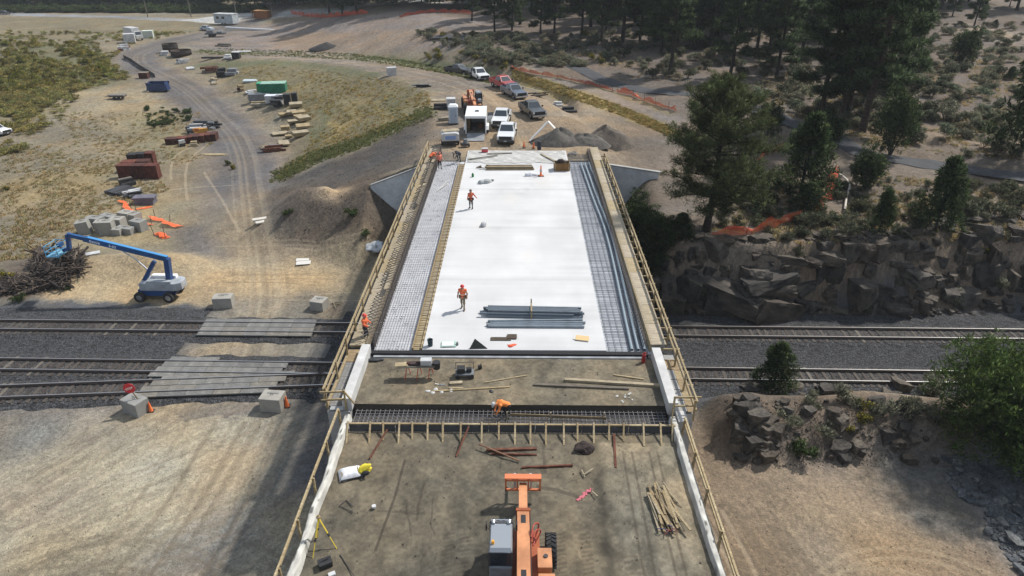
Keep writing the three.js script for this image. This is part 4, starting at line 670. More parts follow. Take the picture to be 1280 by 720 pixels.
function pickup(p, turn, label, col, o = {}) {
  const t = thing('pickup_truck', label, 'pickup truck', p, turn), paint = new THREE.MeshPhysicalMaterial({ roughness: .35, clearcoat: .6, clearcoatRoughness: .15, metalness: .1 }); paint.color.setRGB(...col);
  const rear = o.flat ? -1.05 : -2.9;
  part('body', profile([[rear, .55], ...(o.flat ? [] : arch(-1.75, .52, .5)), ...arch(1.85, .52, .5), [2.85, .55], [2.92, .95], [2.8, 1.12], [1.05, 1.26], [-1.05, 1.26], ...(o.flat ? [] : [[-1.05, .82], [-2.85, .82]])], 1.96), paint, t);
  part('underbody', bx(1.5, .28, 5.4, 0, .46, 0), BLACK, t);
  const b = [-1.05, 1.15, .92], c = [-.85, .3, .74]; part('cab', taper(b, c, 1.22, 1.9), paint, t);
  part('windscreen', pane(b, c, 1.22, 1.9, 'f', .05, .95, .08, .92), GL2, t); part('rear_window', pane(b, c, 1.22, 1.9, 'b', .08, .92, .15, .88), GL2, t);
  for (const s of ['l', 'r']) { part('side_window', pane(b, c, 1.22, 1.9, s, s === 'l' ? .08 : .5, s === 'l' ? .48 : .9, .1, .86), GL2, t); part('side_window', pane(b, c, 1.22, 1.9, s, s === 'l' ? .52 : .1, s === 'l' ? .9 : .46, .1, .86), GL2, t); }
  if (!o.flat) { for (const s of [-1, 1]) part('bed_side', bx(.1, .46, 1.86, s * .9, 1.04, -1.98), paint, t); part('tailgate', bx(1.9, .46, .08, 0, 1.04, -2.87), paint, t); part('bed_floor', bx(1.7, .06, 1.8, 0, .85, -1.98), DARKM, t); if (o.load) part('tool_box', bx(1.7, .3, .5, 0, 1.2, -1.3), o.load, t); }
  else { part('flatbed', bx(2.2, .12, 2.3, 0, 1, -2.2), DARKM, t); part('headboard', bx(2.1, .7, .07, 0, 1.4, -1.12), DARKM, t); part('bed_load', bx(1.2, .35, .9, .2, 1.24, -2.1), GREYM, t); }
  part('grille', bx(1.5, .38, .06, 0, .93, 2.92), BLACK, t); part('bumper', softBox(1.98, .22, .2, .04, 0, .58, 2.93), o.chrome ? CHROME : DARKM, t);
  for (const s of [-1, 1]) { part('headlight', bx(.3, .24, .06, s * .8, .96, 2.9), M(.7, .72, .74, { roughness: .15 }), t); part('mirror', [bx(.24, .2, .09, s * 1.13, 1.36, .85)], BLACK, t); part('door', bx(.012, .6, 1.0, s * .985, .92, .42), paint, t); part('tail_light', bx(.1, .35, .05, s * .9, 1.0, -2.9), RED, t); wheel(t, s * .86, .4, 1.85, .4, .27); wheel(t, s * .86, .4, o.flat ? -2 : -1.75, .4, .27); }
  part('licence_plate', bx(.32, .16, .02, 0, .6, 3.05), WHITE, t);
  if (o.door) { const d = part('open_door', bx(.07, .72, 1.0, 0, 0, 0), paint, t); d.position.set(-1.35, .95, 1.05); d.rotation.y = -1.0; part('door_window', bx(.03, .45, .8, 0, .55, -.05), GL2, d); }
  return t;
}
{
  const yard = (x, y) => G(x, y), W1 = [.74, .75, .76];
  pickup(yard(634, 174), -.06, 'white pickup parked nearest the white slab, black grille facing it', W1);
  pickup(yard(627, 155), -.1, 'white pickup with its door open, just behind the front one', W1, { door: true, load: DARKM });
  pickup(yard(665, 144), .35, 'dark pickup with chrome bumper parked beside the gravel piles', [.05, .055, .06], { chrome: true });
  pickup(yard(642, 121), .45, 'dark blue-grey pickup parked in front of the red one', [.09, .115, .16], { chrome: true });
  pickup(yard(629, 110), .55, 'red pickup parked behind the dark blue-grey one', [.4, .05, .05]);
  pickup(yard(599, 99), .4, 'white flatbed pickup parked beside the black one at the back', W1, { flat: true });
  pickup(yard(574, 93), 1.0, 'black pickup parked farthest back on the fill', [.025, .03, .035]);
  { const p = yard(-3, 168), t = pickup(p, 1.2, 'white pickup cut by the frame edge in the dry field', W1); t.scale.setScalar(.92); }
}
{ // white cargo trailer with its ramp let down
  const t = thing('cargo_trailer', 'white enclosed cargo trailer with rear ramp open and dark interior', 'trailer', G(595, 172), .02), w = M(.74, .75, .755, { roughness: .4 });
  part('roof', softBox(2.5, .1, 5.2, .03, 0, 2.55, -2.6), w, t); part('roof_vent', bx(.45, .12, .45, .1, 2.64, -2.4), DARKM, t);
  for (const s of [-1, 1]) { part('side_wall', bx(.06, 2, 5.2, s * 1.2, 1.5, -2.6), w, t); part('corner_post', bx(.12, 2.05, .1, s * 1.19, 1.5, .02), w, t); part('fender', profile([[-3.5, .5], [-3.2, .95], [-1.9, .95], [-1.6, .5]], .3).translate(s * 1.38, 0, 0), w, t); for (const z of [-3, -2.1]) wheel(t, s * 1.36, .36, z, .36, .22); }
  part('front_wall', bx(2.4, 2, .06, 0, 1.5, -5.17), w, t); part('floor', bx(2.4, .12, 5.2, 0, .5, -2.6), GREYWOOD, t); part('header', bx(2.3, .2, .08, 0, 2.42, .02), w, t);
  part('ramp', [bx(2.1, .06, 1.7, 0, .28, .82, .28)], M(.4, .42, .44, { map: T.mottle }), t); part('shelf', bx(.4, 1.6, 3, -.95, 1.3, -3), WOOD[4], t); part('crate', bx(.6, .6, .6, .5, .86, -2.4), RUST, t); part('crate', bx(.5, .4, .6, -.3, .76, -1.4), DARKM, t); part('drawbar', bar(V(0, .5, -5.2), V(0, .5, -6.4), .06, .1), DARKM, t);
}
{ // portable toilet, compressor
  const t = thing('portable_toilet', 'pale grey portable toilet standing beside the white cargo trailer', 'portable toilet', G(567, 154), .1), w = M(.5, .55, .6, { roughness: .5 });
  part('cabin', softBox(1.2, 2.1, 1.2, .05, 0, 1.15, 0), w, t); part('door', softBox(.8, 1.8, .06, .02, 0, 1.1, .62), M(.36, .42, .5), t); part('roof', taper([-.64, .64, .64], [-.4, .4, .4], 2.2, 2.45), M(.72, .74, .75), t); part('base', bx(1.3, .12, 1.3, 0, .06, 0), DARKM, t); part('handle', bx(.05, .2, .04, .3, 1.1, .67), BLACK, t);
  bin(564, 136, 'white plastic water tank just behind the portable toilet', 'water tank', 1.2, 1.4, 1.2, WHITE, WHITE, .1, 'water_tank');
  const c = thing('air_compressor', 'white towed air compressor with timber on its hood, left of the cargo trailer', 'air compressor', G(563, 181), .15);
  part('hood', prism([[-1, .7], [1, .7], [1, 1.45], [.7, 1.6], [-.7, 1.6], [-1, 1.45]], 1.9, .04), WHITE, c); part('skirt', bx(1.9, .3, 1.8, 0, .55, 0), BLACK, c); part('timber', bx(2, .06, .9, .1, 1.68, -.2, .03, .15), PALE, c); part('panel', bx(1.2, .4, .03, 0, 1.1, .97), M(.2, .3, .55), c); for (const s of [-1, 1]) wheel(c, s * .95, .33, -.1, .33, .2); part('drawbar', bar(V(0, .4, .9), V(.5, .3, 2), .05, .07), DARKM, c);
  const m = thing('hand_mixer', 'small dark machine with a wheel on the ground beside the compressor', 'machine', G(581, 184), .3); part('frame', [bx(.9, .25, .7, 0, .35, 0), bar(V(-.3, .4, .3), V(-.7, .9, .4), .03)], DARKM, m); part('drum', cyl(.32, .22, .5, .1, .7, 0, 14), GREYM, m); wheel(m, .5, .22, 0, .22, .12);
}
// ---------------------------------------------------------------- telehandler
const PEACH = M(.8, .36, .17, { roughness: .42, map: T.mottle });
const OR2 = M(.5, .13, .045, { roughness: .5, map: T.mottle });
function telehandler(p, turn, label, raise = .14) {
  const t = thing('telehandler', label, 'telehandler', p, turn);
  part('chassis', [softBox(1.3, .5, 5, .05, 0, .95, -2.2), bx(.9, .35, 5.4, 0, .8, -2.2)], OR2, t);
  part('engine_cover', softBox(.62, .62, 2.3, .06, .86, 1.35, -3.3), PEACH, t); part('battery_box', softBox(.55, .6, .95, .04, .82, 1.25, -1.35), PEACH, t); part('filler_cap', cyl(.09, .09, .05, .86, 1.57, -1.3, 10), DARKM, t);
  part('fender_plate', bx(.5, .06, .9, -.82, 1.28, .15), PEACH, t);
  const pivot = V(0, 2.05, -4.3), tipZ = 2.55, dirn = V(0, -Math.sin(raise), Math.cos(raise)), P_ = (s, dy = 0) => V(0, pivot.y + dirn.y * s + dy, pivot.z + dirn.z * s);
  const boom = part('boom', [bar(P_(-.2), P_(5.4), .5, .5)], PEACH, t); part('boom_collar', bar(P_(5.3), P_(5.46), .6, .58), OR2, t); part('inner_boom', bar(P_(5.2), P_(7.2), .36, .36), PEACH, t); part('boom_head', [bar(P_(6.9), P_(7.25, -.55), .34, .3)], M(.5, .42, .33, { roughness: .5 }), t);
  for (const [s, w] of [[1.2, .8], [4.6, .5]]) part('warning_label', bar(P_(s, .255), P_(s + w, .255), .2, .006), BLACK, t); for (const q of [-1, 1]) { part('hydraulic_line', [bar(P_(-.1, .1).add(V(q * .29, 0, 0)), P_(5.2, .1).add(V(q * .29, 0, 0)), .02), bar(P_(-.1, -.05).add(V(q * .29, 0, 0)), P_(5.2, -.05).add(V(q * .29, 0, 0)), .02)], BLACK, t); part('pin', cyl(.07, .07, .08, q * .5, 2.05, -4.3, 12, 'x'), CHROME, t); part('mirror', [bx(.05, .32, .2, -.86 + q * .6, 2.25, -.45), bar(V(-.86 + q * .44, 2.1, -.55), V(-.86 + q * .6, 2.2, -.45), .015)], BLACK, t); part('work_light', cyl(.07, .09, .1, -.86 + q * .3, 2.72, -.72, 12, 'z'), CHROME, t); part('grab_rail', bar(V(-.86 + q * .45, 1.5, -.5), V(-.86 + q * .45, 2.5, -.68), .018), DARKM, t); } part('carriage_plate', bx(.3, .5, .08, 0, 1.0, 2.9), OR2, t); part('beacon', cyl(.06, .05, .14, -1.15, 2.76, -1.7, 12), M(.8, .35, .03), t);
  part('boom_pivot', [bx(.24, 1.3, .5, .36, 1.7, -4.3), bx(.24, 1.3, .5, -.36, 1.7, -4.3)], OR2, t); part('lift_cylinder', [bar(V(0, 1.1, -2.6), P_(3.4, -.3), .09), bar(V(0, 1.1, -2.6), P_(2.4, -.5), .12)], CHROME, t);
  part('hose', [new THREE.TubeGeometry(new THREE.CatmullRomCurve3([V(.3, 1.8, -.6), V(.42, 1.95, -.1), V(.62, 1.7, .15), V(.5, 1.3, -.1), V(.4, 1.2, -.5)]), 24, .035, 8), new THREE.TubeGeometry(new THREE.CatmullRomCurve3([V(.3, 1.7, -.7), V(.5, 1.85, -.3), V(.7, 1.6, -.1), V(.45, 1.2, -.4)]), 20, .03, 8)], M(.35, .06, .04, { roughness: .5 }), t);
  const c = part('cab', [softBox(.86, 1.0, 1.5, .06, -.86, 1.35, -1.35)], GREYM, t), cb = [-2.05, -.5, .42], ct = [-1.95, -.75, .38];
  const roof = taper([-2.0, -.62, .43], [-1.9, -.75, .38], 2.55, 2.68).translate(-.86, 0, 0); part('cab_roof', roof, M(.3, .33, .36, { roughness: .3, metalness: .2 }), t);
  for (const [x, z] of [[-.44, -.55], [-1.28, -.55], [-.44, -2], [-1.28, -2]]) part('cab_post', bx(.07, .75, .07, x, 2.2, z), DARKM, t);
  part('windscreen', bx(.78, .7, .02, -.86, 2.2, -.56), GL2, t); part('rear_window', bx(.78, .7, .02, -.86, 2.2, -2.02), GL2, t); part('side_window', bx(.02, .7, 1.3, -1.29, 2.2, -1.28), GL2, t); part('hood_panel', bx(.46, .3, .55, -.86, 1.75, -.2), M(.34, .37, .4), t);
  for (let i = 0; i < 8; i++) part('roof_bar', bx(.05, .05, .3, -1.17 + (i % 4) * .21, 2.62, -.95 - Math.floor(i / 4) * .36 + .4), DARKM, t);
  for (const z of [.42, -.02]) part('roof_grille_bar', bx(.8, .05, .05, -.86, 2.64, z - .95), CHROME, t);
  part('seat', bx(.5, .6, .5, -.86, 1.9, -1.6), BLACK, t);
  for (const [x, z] of [[1.12, -.25], [-1.02, -.25], [1.12, -3.9], [-1.05, -3.9]]) { const o = wheel(t, x, .66, z, .66, .44, PEACH); const tr = []; for (let i = 0; i < 22; i++) { const a = i / 22 * 6.283; for (const s of [-1, 1]) tr.push(bx(.22, .07, .09, 0, 0, 0, 0, s * .5, 0).translate(s * .11, .66, 0).rotateX(a + (s > 0 ? .14 : 0)).translate(x, .66, z)); } part('tread', tr, RUBBER, o).userData.kind = 'stuff'; }
  part('axle', [bx(2, .2, .25, 0, .66, -.25), bx(2, .2, .25, 0, .66, -3.9)], DARKM, t);
  // fork carriage
  const f = P_(7.4); const cz = f.z + .15, cy = 1.05;
  const car = part('fork_carriage', [bx(1.6, .09, .07, 0, cy - .45, cz), bx(1.6, .09, .07, 0, cy + .1, cz + .02), bx(1.6, .07, .06, 0, cy + .35, cz + .04), bx(.08, .85, .07, -.77, cy - .05, cz), bx(.08, .85, .07, .77, cy - .05, cz), bx(.07, .85, .06, -.25, cy - .05, cz), bx(.07, .85, .06, .25, cy - .05, cz), bx(1.62, .06, .3, 0, cy + .42, cz - .1)], M(.62, .19, .08, { roughness: .5 }), t);
  for (const s of [-1, 1]) part('fork', [bx(.11, .75, .06, s * .36, cy - .1, cz + .08), bx(.11, .05, 1.05, s * .36, cy - .5, cz + .55)], s < 2 ? M(.6, .58, .55, { metalness: .5, roughness: .4 }) : DARKM, t);
  t.traverse((o) => { if (!o.isMesh) return; const g = o.geometry, p = g.attributes.position, n = g.attributes.normal; for (const q of [p, n]) for (let i = 0; i < q.count; i++) q.setX(i, -q.getX(i)); for (let i = 0; i < p.count; i += 3) for (const q of [p, n, g.attributes.uv]) { const k = q.itemSize; for (let c = 0; c < k; c++) { const a = q.array[(i + 1) * k + c]; q.array[(i + 1) * k + c] = q.array[(i + 2) * k + c]; q.array[(i + 2) * k + c] = a; } } });
  return t;
}
telehandler(V(.25, YS, -19.7), Math.PI + 0, 'large orange telehandler on the soil with grey cab and boom lowered');
telehandler(G(592, 142), .15, 'small far orange telehandler parked behind the white cargo trailer', .05);
// ---------------------------------------------------------------- blue boom lift
{
  const p = G(201, 371), t = thing('boom_lift', 'blue boom lift with raised arm and basket above the root heap', 'boom lift', p, -.02), BLUE = M(.02, .12, .34, { roughness: .4, map: T.mottle }), BLD = M(.015, .06, .19, { roughness: .45 }), GREYP = M(.52, .56, .6, { roughness: .45, map: T.mottle });
  part('chassis', [softBox(3, .5, 1.5, .05, 0, .72, 0), bx(3.6, .2, 1.1, 0, .62, 0)], BLD, t);
  for (const x of [-1.35, 1.35]) for (const z of [-1, 1]) wheel(t, x, .5, z, .5, .4).rotation.set(0, 0, 0);
  t.children.filter((o) => o.name === 'wheel').forEach((o) => { const c = o.geometry.boundingBox ?? (o.geometry.computeBoundingBox(), o.geometry.boundingBox), m = c.getCenter(V()); for (const q of [o, ...o.children]) { q.geometry.translate(-m.x, -m.y, -m.z); q.geometry.rotateY(Math.PI / 2); q.geometry.translate(m.x, m.y, m.z); boxUV(q.geometry); } });
  part('turntable', [prism([[-1.6, -.85], [1.7, -.85], [2.2, -.5], [2.2, .5], [1.7, .85], [-1.6, .85]], .75, .05).rotateX(-Math.PI / 2).translate(.35, 1.45, 0)], GREYP, t);
  part('engine_cover', softBox(2.3, .3, .5, .04, .6, 1.95, -.55), M(.78, .79, .8), t); part('engine_cover', softBox(2.3, .2, .45, .04, .6, 1.92, .58), GREYP, t); part('turntable_rim', bx(3.2, .18, 1.6, .1, 1.05, 0), BLD, t);
  const top = V(1.55, 4.0, 0), end = V(-7.0, 6.3, .0);
  const dirB = end.clone().sub(top).normalize();
  part('riser', [bar(V(-1.2, 1.6, 0), V(.3, 3.7, 0), .42, .34), bar(V(1.3, 1.9, 0), V(1.55, 4.05, 0), .46, .5)], BLD, t);
  const bm = part('boom', [bar(top, top.clone().addScaledVector(dirB, 7.4), .36, .46), bar(top.clone().addScaledVector(dirB, 7.2), end, .27, .34)], BLUE, t);
  part('boom_plate', bar(top.clone().addScaledVector(dirB, -.1).add(V(0, .26, 0)), top.clone().addScaledVector(dirB, 7).add(V(0, .26, 0)), .31, .04), M(.06, .26, .55, { roughness: .4 }), t);
  part('lift_cylinder', [bar(V(-.3, 2.7, .1), V(-1.4, 4.05, .1), .08), bar(V(-1.2, 3.85, .1), V(-2.3, 4.75, .1), .06)], CHROME, t);
  part('jib', [bar(end, V(-7.25, 4.9, 0), .3, .34), bar(V(-7.25, 4.9, 0), V(-7.9, 4.7, 0), .26, .3)], BLD, t);
  { const bk = [], x0 = -9.0, x1 = -7.9, y0 = 4.35, y1 = 5.4, z0 = -.85, z1 = .85; for (const x of [x0, x1]) for (const z of [z0, 0, z1]) bk.push(bar(V(x, y0, z), V(x, y1, z), .03)); for (const y of [y0 + .1, (y0 + y1) / 2, y1]) { for (const x of [x0, x1]) bk.push(bar(V(x, y, z0), V(x, y, z1), .03)); for (const z of [z0, z1]) bk.push(bar(V(x0, y, z), V(x1, y, z), .03)); } part('basket', bk, M(.08, .32, .55, { roughness: .4 }), t); part('basket_floor', bx(1.1, .06, 1.7, -8.45, y0 + .05, 0), M(.2, .42, .55), t); part('control_box', bx(.3, .35, .6, -8.0, 5.3, 0), BLUE, t); }
  const q = new THREE.PlaneGeometry(2.9, .4), m = new THREE.MeshStandardMaterial({ map: textTex(512, 74, (k, w, h) => { k.fillStyle = '#1c4f8e'; k.fillRect(0, 0, w, h); k.fillStyle = '#e9eef2'; k.font = 'bold 62px sans-serif'; k.textBaseline = 'middle'; k.fillText('Genie', 14, h / 2 + 3); k.fillText('S-65', 320, h / 2 + 3); }), roughness: .45 });
  const o = shadow(new THREE.Mesh(q, m)); o.name = 'lettering'; const c = top.clone().addScaledVector(dirB, 5.5); o.position.set(c.x, c.y, c.z + .186); o.rotation.z = Math.atan2(dirB.y, dirB.x) + Math.PI; o.userData.label = 'white lettering on the blue boom'; t.add(o);
}
// ---------------------------------------------------------------- far left: trucks, cars, poles and stored things
function boxTruck(p, turn, label, L = 6) { const t = thing('box_truck', label, 'truck', p, turn); part('cargo_box', softBox(2.4, 2.5, L, .04, 0, 2.2, -L / 2), WHITE, t); const b = [.1, 1.7, 1.05], c = [.1, 1.2, .95]; part('cab', [taper(b, c, 1.5, 2.6), softBox(2.1, 1, 1.9, .05, 0, 1.05, .95)], WHITE, t); part('windscreen', pane(b, c, 1.5, 2.6, 'f', .06, .94, .1, .9), GL2, t); part('chassis', bx(1.2, .3, L + 1.6, 0, .7, -L / 2 + .8), BLACK, t); for (const s of [-1, 1]) { wheel(t, s * .95, .45, 1, .45, .3); wheel(t, s * .95, .45, -L * .7, .45, .3); } return t; }
boxTruck(G(172, 50), .9, 'white box truck parked beside the haul road bend', 5.4);
bin(163, 53, 'white square tank standing in front of the box truck', 'tank', 3, 2.4, 2.6, WHITE, WHITE, .4, 'storage_tank'); bin(186, 47, 'pale greenish crate behind the box truck', 'crate', 3, 2, 2.4, M(.45, .5, .46), M(.5, .55, .5), .3, 'crate');
{ const t = thing('office_trailer', 'white office trailer parked at the edge of the paved yard', 'trailer', G(284, 31), -.25); part('body', softBox(7.5, 3, 3.4, .05, 0, 2.1, 0), M(.6, .66, .7, { map: T.mottle }), t); part('roof', softBox(7.7, .18, 3.6, .04, 0, 3.68, 0), WHITE, t); part('door', bx(1, 2, .06, 2, 1.9, 1.72), M(.4, .45, .5), t); for (const x of [-2.2, 0]) part('window', bx(1.1, .8, .06, x, 2.5, 1.72), GL2, t); for (const s of [-.6, .6]) wheel(t, s, .45, 1.6, .45, .3); }
function car(p, turn, label, col) { const t = thing('parked_car', label, 'car', p, turn), m = new THREE.MeshPhysicalMaterial({ roughness: .35, clearcoat: .5 }); m.color.setRGB(...col); part('body', profile([[-2.2, .4], ...arch(-1.35, .38, .38), ...arch(1.35, .38, .38), [2.2, .4], [2.25, .75], [1.1, .95], [-2.1, 1]], 1.8), m, t); const b = [-1.8, .9, .8], c = [-1.3, .3, .62]; part('cabin', taper(b, c, .95, 1.5), m, t); part('windscreen', pane(b, c, .95, 1.5, 'f', .06, .94, .08, .92), GL2, t); for (const s of ['l', 'r']) part('side_window', pane(b, c, .95, 1.5, s, .1, .9, .12, .88), GL2, t); for (const s of [-1, 1]) for (const z of [-1.35, 1.35]) wheel(t, s * .82, .32, z, .32, .22); return t; }
car(G(259, 38), 1.4, 'pale blue car parked below the white office trailer', [.4, .46, .52]); car(G(6, 18), 1.5, 'black car on the river road at the frame edge', [.03, .03, .03]); car(G(335, 6), 1.4, 'silver car on the far pale road', [.5, .52, .54]);
{ const t = thing('flatbed_trailer', 'dark flatbed trailer with equipment below the pale blue car', 'trailer', G(270, 46), .1); part('bed', bx(6, .3, 2.4, 0, 1, 0), DARKM, t); part('load', [bx(2, .9, 1.8, -1.4, 1.6, 0), bx(1.5, .5, 1.4, 1.4, 1.4, 0)], GREYM, t); for (const x of [-1.5, -.6]) for (const z of [-1, 1]) part('wheel', cyl(.45, .45, .3, x, .45, z, 14, 'z'), RUBBER, t); }
{ const t = thing('stock_tank', 'round dark tank standing behind the wide low tank beside the haul road', 'tank', G(214, 65), 0), m = M(.11, .085, .07, { map: T.rust }); part('shell', new THREE.LatheGeometry([[0, 0], [2, 0], [2, 2.2], [1.85, 2.2], [1.8, .2], [0, .2]].map((q) => new THREE.Vector2(...q)), 26), m, t); part('hoop', new THREE.TorusGeometry(2.02, .06, 6, 28).rotateX(Math.PI / 2).translate(0, 1.4, 0), DARKM, t); const q = thing('stock_tank', 'wide low dark tank beside the haul road, in front of the round one', 'tank', G(227, 69), 0); part('shell', new THREE.LatheGeometry([[0, 0], [2.6, 0], [2.6, 1.3], [2.45, 1.3], [2.4, .2], [0, .2]].map((k) => new THREE.Vector2(...k)), 26), m, q); part('hoop', new THREE.TorusGeometry(2.62, .06, 6, 28).rotateX(Math.PI / 2).translate(0, .8, 0), DARKM, q); }
{ const t = thing('shipping_container', 'orange open-ended container at the edge of the far gravel yard', 'container', G(329, 23), -.25), m = M(.5, .2, .06, { map: T.rust }); part('side', [bx(5.5, 2.6, .1, 0, 1.3, 1.2), bx(5.5, 2.6, .1, 0, 1.3, -1.2)], m, t); part('roof', bx(5.5, .1, 2.5, 0, 2.65, 0), M(.65, .36, .16), t); part('end_wall', bx(.1, 2.6, 2.3, 2.7, 1.3, 0), m, t); part('door', bx(.08, 2.5, 1.2, -3.2, 1.3, 1.5, 0, .8), m, t); part('floor', bx(5.4, .1, 2.3, 0, .1, 0), DARKM, t); }
solo('water_pipe', cyl(.35, .35, 42, 0, 0, 0, 12, 'x'), M(.62, .64, .66), V((G(318, 38).x + G(378, 33).x) / 2, .6, (G(318, 38).z + G(378, 33).z) / 2), Math.atan2(-(G(378, 33).z - G(318, 38).z), G(378, 33).x - G(318, 38).x), 'long white pipe lying across the far gravel yard', 'pipe');
for (const [x, y, h, l] of [[185, 22, 9, 'dark utility pole beside the river road, nearest the dry field'], [239, 21, 11, 'utility pole with a crossarm between the road and the office trailer'], [296, 22, 10, 'utility pole right behind the white office trailer'], [308, 8, 11, 'pale light pole at the edge of the far wood'], [340, 14, 9, 'utility pole by the orange container']]) { const t = thing('utility_pole', l, 'utility pole', G(x, y), .3); part('pole', cyl(.2, .12, h, 0, h / 2, 0, 8), GREYWOOD, t); part('crossarm', bx(2.2, .14, .14, 0, h - .7, 0), GREYWOOD, t); for (const s of [-.9, 0, .9]) part('insulator', cyl(.05, .05, .22, s, h - .5, 0, 6), WHITE, t); }
{ const pts = [[155, 73], [165, 78], [176, 86], [186, 92], [194, 97]], t = thing('silt_fence', 'low black silt fence along the haul road edge beyond the blue skip', 'silt fence', V(0, 0, 0)); for (let i = 0; i < 4; i++) { const a = G(...pts[i]), b = G(...pts[i + 1]); part('fabric', bar(V(a.x, a.y + .45, a.z), V(b.x, b.y + .45, b.z), .05, .9), BLACK, t); part('stake', bx(.08, 1.1, .08, a.x, a.y + .5, a.z), WOOD[4], t); } }
pile(155, 63, 'orange machine parts and a white bag beside the box truck', 'scrap heap', 7, 2.2, .7, .5, .6, [ORANGE, WHITE, OR2], { name: 'scrap_heap', part: 'piece', mess: 2 });
pile(207, 69, 'white sacks beside the round dark tank', 'sacks', 4, 1.6, 1, .5, .3, [WHITE], { name: 'sack_pile', part: 'sack', mess: 2 });
pile(229, 79, 'grey pipe offcuts in the weeds at the haul road edge', 'scrap heap', 6, 2, .5, .5, .7, [GREYM, WHITE], { name: 'scrap_heap', part: 'piece', mess: 2 });
pile(238, 86, 'white crumpled sheet in the weeds at the haul road edge', 'sheet', 2, 1.8, 1.4, .25, .7, [WHITE], { name: 'sheet_pile', part: 'sheet', mess: 1 });
pile(262, 91, 'rusty brown metal parts heaped in the weeds', 'scrap heap', 9, 2.6, .7, .45, .2, [RUST, BRN[1], GREYWOOD], { name: 'scrap_heap', part: 'piece', mess: 2 });
pile(277, 96, 'black rounded hoses and tyres heaped by the rusty parts', 'scrap heap', 8, 1.7, .8, .6, .4, [DK, DARKM], { name: 'scrap_heap', part: 'piece', mess: 2 });
pile(292, 93, 'black machine with a white top in the weeds', 'machine', 5, 2, .9, .6, .1, [DK, GREYM, WHITE], { name: 'machine', part: 'section', mess: 1.5 });
pile(268, 103, 'low row of brown stones and scrap along the haul road', 'scrap heap', 12, .9, .8, .35, .35, [BRN[1], GREYM, PALE], { name: 'scrap_heap', part: 'piece', mess: 3, per: 8 });
pile(314, 102, 'pale blue-grey sheets lying in the grass before the green container', 'sheet', 4, 3, 1, .15, .1, [M(.45, .52, .56)], { name: 'sheet_pile', part: 'sheet', mess: .8 });
pile(302, 113, 'small brown barrel and boards beside the pale sheets', 'scrap heap', 5, 1, .5, .5, .2, [BRN[1], WOOD[1]], { name: 'scrap_heap', part: 'piece', mess: 2 });
pile(313, 116, 'white curved panels in front of the dark green box', 'panel', 3, 1.8, .8, .2, .4, [WHITE], { name: 'panel_pile', part: 'panel', mess: 1.5 });
pile(305, 65, 'white sheet lying on the grass verge of the approach road', 'sheet', 2, 3.4, 2, .1, .1, [WHITE], { name: 'sheet_pile', part: 'sheet', per: 1 });
pile(285, 73, 'white sacks on the verge next to the little white tank', 'sacks', 3, 1.6, 1.2, .4, .2, [WHITE], { name: 'sack_pile', part: 'sack' }); bin(296, 73, 'little white tank with dark base on the road verge', 'tank', 1.8, 1.5, 1.6, DK, WHITE, 0, 'water_tank');
pile(268, 73, 'long dark beam lying on the road verge', 'beam', 2, 5.5, .5, .35, .05, [DK], { name: 'steel_beam', part: 'beam', per: 2, mess: .1 });
pile(280, 58, 'dark timber baulks lying on the gravel above the verge', 'timber', 5, 4, .5, .35, -.15, [DK, GREYWOOD], { name: 'timber_stack', mess: .8 });
pile(490, 95, 'white toolbox and dark base alone on the approach road bend', 'toolbox', 3, 1.6, 1.2, .5, .3, [WHITE, WHITE, DARKM], { name: 'toolbox', part: 'box', per: 1, mess: .3 });
pile(527, 109, 'grey plank and dark hose in the grass below the truck yard', 'scrap heap', 4, 2.2, .3, .2, .2, [GREYM, DK], { name: 'scrap_heap', part: 'piece', mess: 1.5 });
pile(548, 126, 'tan plywood sheet lying beside the truck yard edge', 'plywood', 2, 1.9, 1.3, .06, .1, [PALE, PLY], { name: 'plywood_sheet', part: 'sheet', per: 1 });
pile(550, 136, 'dark tarp bundle beside the tan plywood sheet', 'tarp', 3, 2.2, .6, .3, .1, [DK], { name: 'tarp_bundle', part: 'fold', mess: 1 });
pile(557, 150, 'low pale boards beside the portable toilet', 'board stack', 4, 1.6, .4, .15, .2, [PALE, GREYWOOD], { mess: 1 });
pile(673, 121, 'broken branches and dark debris beside the grey pickups', 'brush pile', 10, 2.4, .25, .2, .4, [BRN[1], GREYWOOD, WOOD[4]], { name: 'brush_pile', part: 'branch', mess: 3 });
pile(697, 133, 'white bags lying behind the grey pickup', 'sacks', 3, 1.1, .5, .3, .2, [WHITE], { name: 'sack_pile', part: 'sack', mess: 1.5 }); pile(709, 140, 'black tarp folded on the dirt near the gravel piles', 'tarp', 3, 1.8, .8, .3, .1, [BLACK], { name: 'tarp_bundle', part: 'fold', mess: 1 });
// gravel heaps beside the yard, and white planks over the nearer one
function heap(p, w, h, d, m, label, seed, cat = 'gravel pile') { const g = new THREE.SphereGeometry(1, 48, 24, 0, 6.283, 0, Math.PI / 2), q = g.attributes.position; for (let i = 0; i < q.count; i++) { const x = q.getX(i), z = q.getZ(i), R = Math.min(1, Math.hypot(x, z)), y = (1 - Math.sqrt(R * R * .92 + .08) ) * (1.15 + .2 * Math.sin(Math.atan2(z, x) * 2 + seed)) + .3 * (1 - R * R) * fbm(x * 1.6 + seed, z * 1.6, 2); q.setXYZ(i, x * w * (1 + .25 * (fbm(x * 2 + seed, z * 2) - .5)), y * h * (1 + .3 * (fbm(x * 3 + seed, z * 3 + 4) - .5)) + (fbm(x * 9 + seed, z * 9, 3) - .5) * .22 * (1 - R) - R * R * .35, z * d); } g.computeVertexNormals(); return solo(cat.replace(' ', '_'), g, m, p, 0, label, cat); }
const GRAV = M(.16, .145, .125, { map: T.dirtmap, bump: .03 });
